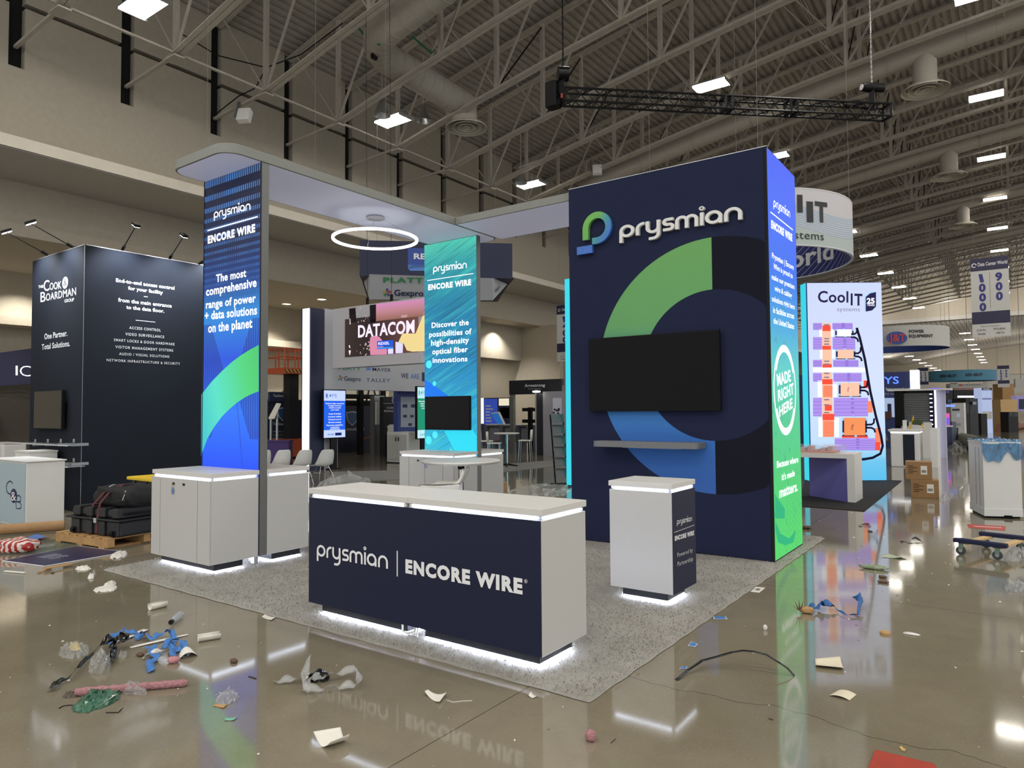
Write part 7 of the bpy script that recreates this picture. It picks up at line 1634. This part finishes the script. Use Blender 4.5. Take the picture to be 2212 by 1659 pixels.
ribbon(m, [((.06+.22*i/40)*math.cos(i*.42), (.06+.22*i/40)*math.sin(i*.42)) for i in range(41)], .02, lambda p, q, e: b+f*.022+s_*p+Vector((0, 0, q))); m.build('spiral_edge', 'far_black', cr_)
crumple([(2046, 964), (2096, 962), (2070, 970), (2075, 950)], .35, 'clear_film', 'plastic_sheeting', 'clear plastic heap beside the grey green carpet roll', 'plastic sheeting', 41, spiky=.5)
a = depth(2170, 905, 50)
# ================================================================ litter on the floor
def paper(px, curl, mat, label, axis=0, name='paper_sheet', cat='paper', n=10, lift=0.0, bend=2.0):
    P = [onZ(*q) for q in px]; G = []
    for i in range(n+1):
        row = []
        for j in range(n+1):
            u, v = j/n, i/n; t_ = u if axis == 0 else v; p = (P[0]*(1-u)+P[1]*u)*(1-v)+(P[3]*(1-u)+P[2]*u)*v
            row.append(p+Vector((0, 0, .003+(curl*abs(2*t_-1)**bend if curl > 0 else -curl*(1-abs(2*t_-1)**bend))+lift*v)))
        G.append(row)
    c = sum(P, Vector())/4
    return tag(MB().sheet(G).build(name, mat, smooth='all', origin=c, solid=.0006), label, cat)
def roll(px0, px1, r, open_, mat, label, cat='paper', name='paper_curl'):
    a, b = onZ(*px0, r), onZ(*px1, r); d = (b-a).normalized(); s = d.cross(Vector((0, 0, 1))).normalized(); G = []
    for i in range(15):
        th = -PI/2-open_/2+open_*i/14; rr = r*(1+.15*i/14); G.append([p+s*(rr*math.cos(th))+Vector((0, 0, max(rr*math.sin(th), -r+.002))) for p in (a, a.lerp(b, .5), b)])
    return tag(MB().sheet(G).build(name, mat, smooth='all', origin=(a+b)/2, solid=.0006), label, cat)
def band(path, w, mat, label, cat, name, zs=None, wv=.0, seed=1, thick=.0008, wid=None, parent=None):
    """flat ribbon following floor points; zs lifts it, wv twists it"""
    P = [onZ(*q) for q in path]; Q = []; m_ = len(P)
    for i in range(m_-1):
        for k_ in range(5): Q.append((P[i].lerp(P[i+1], k_/5), i+k_/5))
    Q.append((P[-1], m_-1)); r_ = np.random.default_rng(seed); ph = r_.uniform(0, 6.28, 3); G = []
    for i, (p, t_) in enumerate(Q):
        d = (Q[min(i+1, len(Q)-1)][0]-Q[max(i-1, 0)][0]); d = d.normalized() if d.length else Vector((1, 0, 0)); s = Vector((-d.y, d.x, 0)); k0 = int(t_); f = t_-k0
        z = ((zs[k0]*(1-f)+zs[min(k0+1, m_-1)]*f) if zs else 0)+.003; ww = w if not wid else (wid[k0]*(1-f)+wid[min(k0+1, m_-1)]*f); tw = wv*math.sin(t_*3.1+ph[0])
        up = Vector((0, 0, 1)); e = s*math.cos(tw)+up*math.sin(tw); lift = ww/2*abs(math.sin(tw)); G.append([p+Vector((0, 0, z+lift))-e*(ww/2), p+Vector((0, 0, z+lift)), p+Vector((0, 0, z+lift))+e*(ww/2)])
    o = MB().sheet(G).build(name, mat, parent, smooth='all', origin=None if parent else P[0], solid=thick)
    return o if parent else tag(o, label, cat)
def lump(px, sx, sy, sz, mat, label, cat, name, seed=1, amp=.22, rot=0.0):
    p = onZ(*px); return tag(blob(Matrix.Translation(p+Vector((0, 0, sz*.85))) @ Matrix.Rotation(rot, 4, 'Z'), sx, sy, sz, amp, 16, 9, .12, seed, .9).build(name, mat, smooth='all', origin=p), label, cat)
z1 = lambda x, y: (x/3.95, 1140+y/3.95)
z2 = lambda x, y: (400+x/2.765, 1240+y/2.765)
z3 = lambda x, y: (1200+x/3.95, 1240+y/3.95)
z4_ = lambda x, y: (1640+x/2.969, 1100+y/2.969)
Z = lambda f, *q: [f(*p) for p in q]
M('tape_blue', '3f74b6', .6, noise=.08); M('tape_deep', '285a92', .6, noise=.1); M('film_black', '0b0b0d', .18); M('foam_pink', 'a8787c', .95, noise=.3, scale=90, bump=1.0)
M('kraft', 'b28c5c', .8); M('leaf_brown', '5f4636', .8, noise=.2); M('green_foil', '3c6450', .25, noise=.4, scale=20); M('tissue', 'd8d4cc', .8); M('tissue_pink', 'b98286', .8, noise=.2, scale=40); M('clear_bag', 'c4c6c4', .15, alpha=.32, noise=.02)
roll(z1(1275, 672), z1(1415, 640), .032, 4.4, 'paper_white', 'white curled paper label near the carpet edge, above the bottle')
roll(z1(1690, 930), z1(1880, 900), .036, 3.6, 'paper_white', 'curled label with pink backing by the clear bottle', name='paper_curl')
paper(Z(z1, (1525, 1130), (1690, 1095), (1640, 1045), (1530, 1075)), -.035, 'paper_white', 'arched white paper piece next to the blue tape tangle')
# bottle
bt_ = thing('plastic_bottle', 'clear crushed plastic bottle with black cap lying on the floor', 'bottle', onZ(*z1(1500, 790))); a, b = onZ(*z1(1466, 800), .032), onZ(*z1(1545, 735), .032); d = (b-a)
MB().tube([a, a+d*.12, a+d*.25, a+d*.4, a+d*.5, a+d*.62, a+d*.74, a+d*.88, b], [.014, .018, .029, .031, .027, .031, .028, .031, .02], 20).build('bottle_body', M('pet_clear', 'b6bcc4', .08, alpha=.45, noise=0), bt_, smooth=True)
MB().tube([a-d*.12, a+d*.02], .019, 20).build('cap', 'film_black', bt_)
# blue tape tangle with white strips
band(Z(z1, (1245, 880), (1120, 930), (1000, 988)), .055, 'paper_white', 'white card strip under the blue tape, farther of the two', 'card strip', 'card_strip', [.01, .006, .0])
band(Z(z1, (1110, 1025), (1360, 975), (1605, 912)), .045, 'paper_white', 'long white card strip crossing the blue tape tangle', 'card strip', 'card_strip', [0, .008, .0])
band(Z(z1, (930, 1030), (975, 985), (960, 965), (1050, 910), (1130, 925), (1215, 912)), .045, 'tape_blue', 'crumpled blue tape wound round the farther white strip', 'tape', 'tape_strip', [.01, .03, .02, .03, .02, .005], .7, 2)
band(Z(z1, (1160, 970), (1230, 940), (1300, 975), (1390, 940), (1460, 925), (1490, 985)), .045, 'tape_blue', 'long twisted blue tape on the long white strip', 'tape', 'tape_strip', [.005, .03, .015, .03, .035, .0], .8, 3)
band(Z(z1, (1400, 1040), (1450, 1000), (1560, 1010), (1575, 1060), (1500, 1070), (1460, 1030), (1480, 1110)), .05, 'tape_blue', 'looped blue tape beside the arched white paper', 'tape', 'tape_strip', [.0, .03, .03, .02, .01, .03, .0], .6, 4)
band(Z(z1, (1250, 1050), (1310, 1060), (1290, 1100), (1345, 1130), (1280, 1170), (1290, 1240)), .05, 'tape_blue', 'zigzag blue tape end pointing to the front', 'tape', 'tape_strip', [.02, .03, .02, .02, .01, .0], .4, 5)
band(Z(z1, (1215, 1130), (1290, 1110), (1390, 1060)), .035, 'tissue', 'twisted white tissue strip under the zigzag tape', 'tissue', 'tissue_strip', [.005, .02, .01], .9, 6)
lump(z1(1480, 1150), .045, .035, .022, 'tissue_pink', 'crumpled pink tissue under the arched paper', 'tissue', 'tissue_ball', 11, .3)
lump(z1(1195, 1095), .028, .018, .012, 'leaf_brown', 'small dry brown leaf beside the zigzag tape', 'leaf', 'dry_leaf', 12, .35)
crumple([z1(500, 1065), z1(760, 1040), z1(640, 1150), z1(640, 1020)], .05, 'clear_bag', 'plastic_wrapper', 'clear plastic wrapper with a yellow patch', 'wrapper', 51, 16, 10, spiky=.5)
paper(Z(z1, (600, 1058), (690, 1050), (660, 1012), (600, 1012)), .012, M('yellow_card', 'c8b25c', .6), 'small yellow card inside the clear wrapper', name='yellow_card', cat='card', lift=.02)
# black film strip
bf = thing('black_film', 'long twisted strip of shiny black plastic film', 'plastic film', onZ(*z1(800, 1200)))
band(Z(z1, (425, 1405), (500, 1350), (590, 1310), (690, 1215), (790, 1140), (900, 1070), (1000, 1030), (1130, 1015)), .03, 'film_black', '', '', 'main_strip', [.0, .015, .02, .03, .05, .07, .07, .06], .9, 7, wid=[.05, .03, .025, .025, .03, .05, .09, .02], parent=bf)
band(Z(z1, (1080, 1020), (1040, 1060), (960, 1070), (970, 1120), (920, 1190)), .05, 'film_black', '', '', 'side_strip', [.06, .07, .06, .03, .0], .8, 8, parent=bf)
band(Z(z1, (430, 1375), (470, 1350), (520, 1345)), .02, 'film_black', '', '', 'torn_end', [.0, .02, .01], .5, 9, parent=bf)
crumple([z1(760, 1190), z1(950, 1180), z1(850, 1250), z1(880, 1120)], .09, 'clear_bag', 'plastic_wrapper', 'ball of clear plastic wrap under the black film', 'wrapper', 52, 16, 12, spiky=.7)
crumple([z1(1010, 1105), z1(1085, 1095), z1(1045, 1120), z1(1060, 1078)], .03, 'clear_bag', 'plastic_wrapper', 'small clear plastic scrap to the side of the black film', 'wrapper', 53, 8, 6)
# foam rod, pouch, wires
a, b = onZ(*z1(645, 1405), .022), onZ(*z1(1600, 1322), .022); n_ = 40; r_ = np.random.default_rng(5)
tag(MB().tube([a.lerp(b, i/n_) for i in range(n_+1)], [.024*(1+.22*r_.normal()*.5) if i < n_ else .012 for i in range(n_+1)], 10).build('foam_rod', 'foam_pink', origin=(a+b)/2), 'long pinkish crumbly foam rod on the floor', 'foam rod')
crumple([z1(640, 1510), z1(1020, 1440), z1(790, 1550), z1(890, 1375)], .05, 'green_foil', 'foil_pouch', 'green and clear foil pouch in front of the foam rod', 'pouch', 54, 20, 12, spiky=.45)
paper(Z(z1, (740, 1550), (830, 1550), (1000, 1465), (900, 1455)), .01, 'paper_white', 'white printed label lying on the green pouch', name='paper_label', lift=.02)
crumple([z1(1020, 1395), z1(1255, 1410), z1(1120, 1432), z1(1090, 1370)], .04, 'clear_bag', 'plastic_wrapper', 'clear plastic tail beside the green pouch', 'wrapper', 55, 14, 8)
crumple([z1(540, 1440), z1(720, 1420), z1(620, 1455), z1(660, 1405)], .02, M('film_smoke', '5a5046', .3, alpha=.5), 'plastic_wrapper', 'smoky film scrap at the near end of the foam rod', 'wrapper', 56, 12, 8)
def wire(path, r, mat, label, cat, name, zs=None): tag(MB().tube([onZ(*q, r+(zs[i] if zs else 0)) for i, q in enumerate(path)], r, 6).build(name, mat, origin=onZ(*path[0])), label, cat)
wire(Z(z1, (505, 1540), (540, 1520), (600, 1512), (640, 1518), (700, 1540)), .003, 'film_black', 'thin black cord running under the green pouch', 'cord', 'cord')
wire(Z(z1, (905, 1578), (1010, 1575), (1035, 1550), (1048, 1538)), .003, 'film_black', 'bent black cable tie near the green pouch', 'cable tie', 'cable_tie', [0, 0, .005, .02])
lump(z1(1995, 1150), .03, .022, .014, 'leaf_brown', 'dark brown chunk of debris between the tape and clear loop', 'debris', 'debris_chunk', 13)
wire(Z(z1, (2122, 1268), (2160, 1278), (2184, 1288)), .004, 'film_black', 'small black screw on the floor by the blue reflection', 'screw', 'screw')
crumple([z1(1840, 1480), z1(2035, 1450), z1(1930, 1500), z1(1960, 1410)], .05, 'clear_bag', 'plastic_wrapper', 'crinkled clear wrapper next to a scrap of cardboard', 'wrapper', 57, 18, 10, spiky=.7)
paper(Z(z1, (1815, 1525), (1910, 1545), (1940, 1512), (1850, 1508)), .004, 'kraft', 'scrap of brown cardboard under the crinkled wrapper', name='cardboard_scrap', cat='cardboard')
paper(Z(z1, (1912, 1650), (2000, 1650), (2022, 1622), (1925, 1632)), .006, M('paper_mint', '74b096', .7), 'small mint green paper scrap', name='paper_scrap')
crumple([z1(800, 535), z1(1000, 515), z1(900, 552), z1(920, 500)], .03, 'tissue', 'tissue_sheet', 'folded white tissue on the floor before the carpet corner', 'tissue', 14, 14, 8, spiky=.4)
crumple([z1(880, 512), z1(992, 478), z1(945, 512), z1(930, 475)], .05, 'tissue', 'tissue_sheet', 'raised end of white tissue beside the folded one', 'tissue', 15, 10, 6, spiky=.5)
crumple([z1(748, 428), z1(806, 422), z1(776, 436), z1(778, 405)], .05, 'tissue', 'tissue_ball', 'small white tissue ball nearer the navy sign board', 'tissue', 16, 9, 6, spiky=.5)
crumple([z1(645, 350), z1(776, 352), z1(700, 366), z1(715, 335)], .03, 'tissue', 'tissue_sheet', 'flat torn tissue between sign board and carpet', 'tissue', 17, 12, 6, spiky=.7)
crumple([z1(942, 250), z1(1088, 225), z1(1010, 268), z1(1030, 208)], .05, 'tissue', 'tissue_ball', 'white tissue wad on the corner of the navy sign board', 'tissue', 18, 12, 8, spiky=.4)
a, b = onZ(*z1(375, 350), .03), onZ(*z1(612, 305), .03); tag(MB().bar(a, b, .06, .012).build('wood_strip', 'kraft', origin=a), 'pale wooden strip lying over the edge of the navy sign board', 'wood strip')
a, b = onZ(*z1(42, 370), .01), onZ(*z1(212, 385), .01); tag(MB().bar(a, b, .03, .012).build('wood_strip', 'tissue', origin=a), 'thin whitish stick on the floor below the navy sign board', 'stick')
a, b = onZ(*z1(320, 382), .01), onZ(*z1(435, 352), .01); tag(MB().bar(a, b, .02, .01).build('wood_strip', 'kraft', origin=a), 'short thin wooden stick next to the pale strip', 'stick')
lump(z1(448, 388), .03, .014, .008, 'leaf_brown', 'small dark leaf by the thin wooden stick', 'leaf', 'dry_leaf', 19)
# loop of clear tape with black caps
tl_ = thing('clear_tape', 'loop of clear packing tape lying on the floor', 'tape', onZ(*z2(780, 670)))
band(Z(z2, (528, 655), (600, 650), (700, 648), (740, 655)), .06, 'clear_bag', '', '', 'tape_tail', [.0, .01, .015, .04], .5, 21, parent=tl_)
band(Z(z2, (715, 720), (740, 670), (800, 655), (880, 635), (1000, 612), (1042, 640), (1040, 690), (960, 695), (860, 705), (740, 720), (705, 690), (735, 600)), .05, 'clear_bag', '', '', 'tape_loop', [.0, .03, .03, .02, .03, .03, .02, .015, .01, .02, .05, .09], .9, 22, parent=tl_)
for i, (x, y) in enumerate(((770, 632), (795, 612), (830, 628))):
    p = onZ(*z2(x, y+10)); tag(MB(Matrix.Translation(p+Vector((0, 0, .026))) @ Matrix.Rotation(.7*i, 4, 'Z')).lathe([(.022, -.018), (.03, -.018), (.03, .018), (.022, .018), (.022, -.018)], (0, 0, 0), 20, axis='y').build('black_ring', 'film_black', smooth=True, origin=p), ['black plastic ring at the knot of the clear tape', 'black plastic ring standing in the middle of three', 'black plastic ring farthest from the tape tail'][i], 'ring')
paper(Z(z2, (1430, 722), (1520, 785), (1562, 728), (1450, 712)), .02, 'paper_white', 'folded white paper with a loose thread in front of the counter')
wire(Z(z2, (1560, 752), (1600, 765), (1660, 758), (1715, 756)), .002, 'tissue', 'loose white thread beside the folded paper', 'thread', 'thread')
paper(Z(z2, (2050, 735), (2090, 748), (2100, 738), (2065, 715)), .01, 'paper_white', 'small white shard by the front carpet edge', name='paper_scrap')
paper(Z(z2, (765, 1003), (868, 1066), (982, 1018), (928, 975)), .05, 'paper_white', 'large curled white paper, closest of all to the viewer', axis=0, bend=1.6)
paper(Z(z2, (458, 262), (515, 280), (540, 264), (475, 246)), .006, 'paper_white', 'printed white label touching the carpet front edge', name='paper_label')
p = [onZ(*q, .009) for q in Z(z2, (480, 264), (520, 268))]; tag(MB().bar(p[0], p[1], .02, .002).build('label_print', 'black_print', origin=p[0]), 'black smudge of print on the white label at the carpet edge', 'print') if False else None
tg_ = thing('floor_label', 'white numbered label on the floor at the right carpet edge', 'label', onZ(*z3(1720, 135))); q = [onZ(*t_, .004) for t_ in Z(z3, (1663, 152), (1738, 160), (1790, 118), (1708, 110))]
MB().prism(q, (0, 0, .002)).build('card', 'paper_white', tg_); c = sum(q, Vector())/4; e1, e2 = (q[1]-q[0]), (q[3]-q[0]); letter('1705', q[0]+e1*.2+e2*.3+Vector((0, 0, .003)), q[0]+e1*.8+e2*.3+Vector((0, 0, .003)), q[0]+e1*.2+e2*.7+Vector((0, 0, .003)), 'black_print', tg_, off=.001)
def blue_piece(qs, label, backing=True):
    t = thing('tape_piece', label, 'tape', onZ(*qs[0])); q = [onZ(*p, .004) for p in qs]; c = sum(q, Vector())/len(q); MB().prism(q, (0, 0, .001)).build('backing', 'paper_white', t); MB().prism([c+(p-c)*.86+Vector((0, 0, .0015)) for p in q], (0, 0, .001)).build('tape', 'tape_blue', t)
blue_piece(Z(z3, (1352, 386), (1468, 386), (1452, 364), (1345, 362)), 'flat blue tape square touching the right carpet edge')
blue_piece(Z(z3, (1130, 612), (1190, 625), (1215, 596), (1160, 576)), 'blue tape square on the floor, midmost of three along the carpet edge')
blue_piece(Z(z3, (1055, 812), (1118, 808), (1125, 792), (1080, 788)), 'small folded blue tape next to the black arched strip')
m_ = [(1032, 908, 0), (1130, 850, .02), (1250, 808, .05), (1380, 800, .07), (1500, 790, .09), (1600, 800, .11), (1700, 810, .11), (1800, 822, .10), (1900, 845, .07), (1980, 860, .04), (2038, 872, .0)]
band([z3(x, y) for x, y, h in m_], .022, 'film_black', 'long arched black plastic strip standing on the floor', 'plastic strip', 'plastic_strip', [h for x, y, h in m_], 0.0, 31, thick=.004)
lump(z3(300, 1420), .03, .03, .03, 'foam_pink', 'chunk of pink foam on the floor in front', 'foam', 'foam_chunk', 32, .2)
wire(Z(z3, (472, 1442), (512, 1407)), .002, 'film_black', 'thin black sliver beside the pink foam chunk', 'sliver', 'sliver')
lump(z3(1790, 478), .016, .012, .022, 'tissue', 'tiny white pellet standing on the aisle floor', 'pellet', 'pellet', 33, .15)
wire(Z(z3, (1822, 1228), (1852, 1242)), .005, 'leaf_brown', 'short dark splinter on the aisle floor', 'splinter', 'splinter')
# leaf with blue ribbon
lf_ = thing('dry_leaf', 'curled brown leaf at the end of the blue ribbon', 'leaf', onZ(*z4_(260, 665))); p = onZ(*z4_(262, 668)); m = MB()
for i in range(7):
    a_ = PI*(.1+.85*i/6); m.add([p+CR*(.02*math.cos(a_+.4))+Vector((0, 0, .03)), p+CR*(.09*math.cos(a_))+Vector((0, 0, .02+.10*math.sin(a_))), p+CR*(.02*math.cos(a_-.4))+Vector((0, 0, .03)), p-CF*.03+Vector((0, 0, .02))], [(0, 1, 2), (0, 2, 3)])
m.build('lobes', 'leaf_brown', lf_, solid=.002); blob(Matrix.Translation(p+CR*.06+Vector((0, 0, .028))), .05, .03, .025, .3, 14, 8, .1, 8).build('curled_blade', 'kraft', lf_, smooth='all')
band(Z(z4_, (310, 655), (370, 662), (400, 640), (470, 648), (500, 660), (560, 690), (635, 690), (648, 640), (625, 620)), .04, 'tape_deep', 'twisted blue ribbon of tape trailing across the aisle floor', 'tape', 'tape_strip', [.02, .03, .03, .03, .015, .01, .01, .06, .07], 1.0, 34, wid=[.05, .06, .07, .05, .02, .012, .02, .05, .08])
paper(Z(z4_, (362, 1020), (545, 1040), (520, 965), (360, 980)), .02, 'paper_cream', 'cream paper with rounded end on the bright aisle reflection', axis=1)
paper(Z(z4_, (447, 1198), (580, 1230), (625, 1193), (510, 1162)), -.012, 'paper_cream', 'cream paper rectangle closest to the red mat')
p = onZ(*z4_(808, 800)); tag(MB().lathe([(.001, .018), (.035, .018), (.038, .01), (.036, 0), (.001, 0)], p, 20).build('wood_disc', 'kraft', smooth=True, origin=p), 'small round wooden disc on the aisle floor', 'disc')
lump(z4_(975, 803), .06, .03, .006, 'tissue', 'torn white paper scraps right of the wooden disc', 'paper', 'paper_scrap', 35, .3)
paper(Z(z4_, (898, 1535), (935, 1565), (942, 1545), (915, 1530)), .006, M('chip_yellow', 'c2a060', .7), 'small yellowish chip just above the red mat', name='chip', cat='chip')
q = [onZ(*t_) for t_ in Z(z4_, (660, 1760), (745, 1550), (1120, 1640), (1250, 1800))]; tag(MB().prism([t_+Vector((0, 0, .001)) for t_ in q], (0, 0, .006)).build('red_mat', M('mat_red', '9c3626', .85, noise=.1, scale=12), origin=q[1]), 'red floor mat corner cut by the bottom edge', 'mat')
q = [onZ(*t_) for t_ in Z(z4_, (1332, 96), (1582, 110), (1578, 138), (1345, 120))]; rd = thing('red_sticker', 'long red floor sticker with white dashes behind the dolly', 'sticker', q[0]); MB().prism([t_+Vector((0, 0, .001)) for t_ in q], (0, 0, .002)).build('sticker', M('sticker_red', 'b0483c', .6), rd)
m = MB(); e1, e2 = q[1]-q[0], q[3]-q[0]
for i in range(12): a = q[0]+e1*(.16+.058*i)+e2*.5+Vector((0, 0, .0036)); m.bar(a, a+e1*.04, .05, .001)
m.build('printed_dashes', 'white_print', rd)
band(Z(z4_, (905, 212), (960, 212), (1000, 200), (1048, 212)), .03, 'film_black', 'thin black film scrap on the floor by the portal table reflection', 'plastic film', 'film_scrap', [0, .005, .03, 0], .5, 36)
paper(Z(z4_, (765, 308), (900, 320), (950, 314), (830, 294)), .015, M('paper_sage', 'a8ac9a', .7), 'pale printed leaflet on the aisle floor')
lump(z4_(742, 385), .12, .05, .025, M('leaf_sage', '8a9478', .7, noise=.3), 'crumpled greenish wrapper below the leaflet', 'wrapper', 'wrapper', 37, .35)
lump(z4_(792, 442), .04, .025, .015, 'leaf_brown', 'dry leaf, farther of two below the greenish wrapper', 'leaf', 'dry_leaf', 38, .35)
lump(z4_(798, 473), .05, .025, .012, 'leaf_brown', 'dry leaf, nearer of two below the greenish wrapper', 'leaf', 'dry_leaf', 39, .35)
crumple([z4_(1575, 505), z4_(1720, 505), z4_(1640, 530), z4_(1660, 480)], .05, 'clear_bag', 'plastic_wrapper', 'clear plastic scrap cut by the frame in front of the dolly', 'wrapper', 61, 16, 8)
crumple([z4_(1575, 305), z4_(1720, 305), z4_(1640, 332), z4_(1660, 275)], .10, 'clear_bag', 'plastic_wrapper', 'clear plastic heap at the frame edge beside the dolly', 'wrapper', 62, 16, 10)
crumple([(2072, 1060), (2096, 1058), (2080, 1075), (2085, 1050)], .12, 'clear_bag', 'plastic_wrapper', 'clear plastic heap beside the wrapped cabinet', 'wrapper', 63, 14, 8)
crumple([(2030, 1078), (2060, 1072), (2042, 1082), (2046, 1068)], .08, 'clear_bag', 'plastic_wrapper', 'clear plastic piece at the foot of the cartons', 'wrapper', 64, 14, 8)
band(Z(z4_, (638, 108), (680, 104), (715, 110)), .04, 'leaf_brown', 'dark flat scrap on the pink reflection of the light wall', 'scrap', 'film_scrap', [0, .01, 0], .4, 40)
for i, (x, y, r) in enumerate(((1650, 138, .025), (712, 145, .02), (690, 96, .02), (300, 127, .05))):
    if i: lump(z4_(x, y), r*1.6, r, r*.5, 'leaf_brown', ['', 'brown scrap nearer of the pair on the pink reflection', 'brown scrap farther of the pair on the pink reflection', 'dark scrap beside the foot of the lit tower side'][i], 'scrap', 'scrap', 70+i, .3)
# crumbs too many to tell apart
m = MB(); r_ = np.random.default_rng(77)
for i in range(330):
    x, y = r_.uniform(-7.5, 3.2), r_.uniform(-3.0, 9.5)
    if -6.2 < x < .1 and -.08 < y < 6.4: continue
    s = r_.uniform(.004, .012)*(1+.1*max(0, y)); a_ = r_.uniform(0, 6.28); d = Vector((math.cos(a_), math.sin(a_), 0))*s; e = Vector((-d.y, d.x, 0))*r_.uniform(.3, .9); p = Vector((x, y, .001))
    m.add([p-d, p+e, p+d, p-e+Vector((0, 0, s*.5))], [(0, 1, 2, 3)])
tag(m.build('crumbs', 'tissue'), 'scattered white crumbs and paper dust on the concrete floor', 'crumbs', kind='stuff')
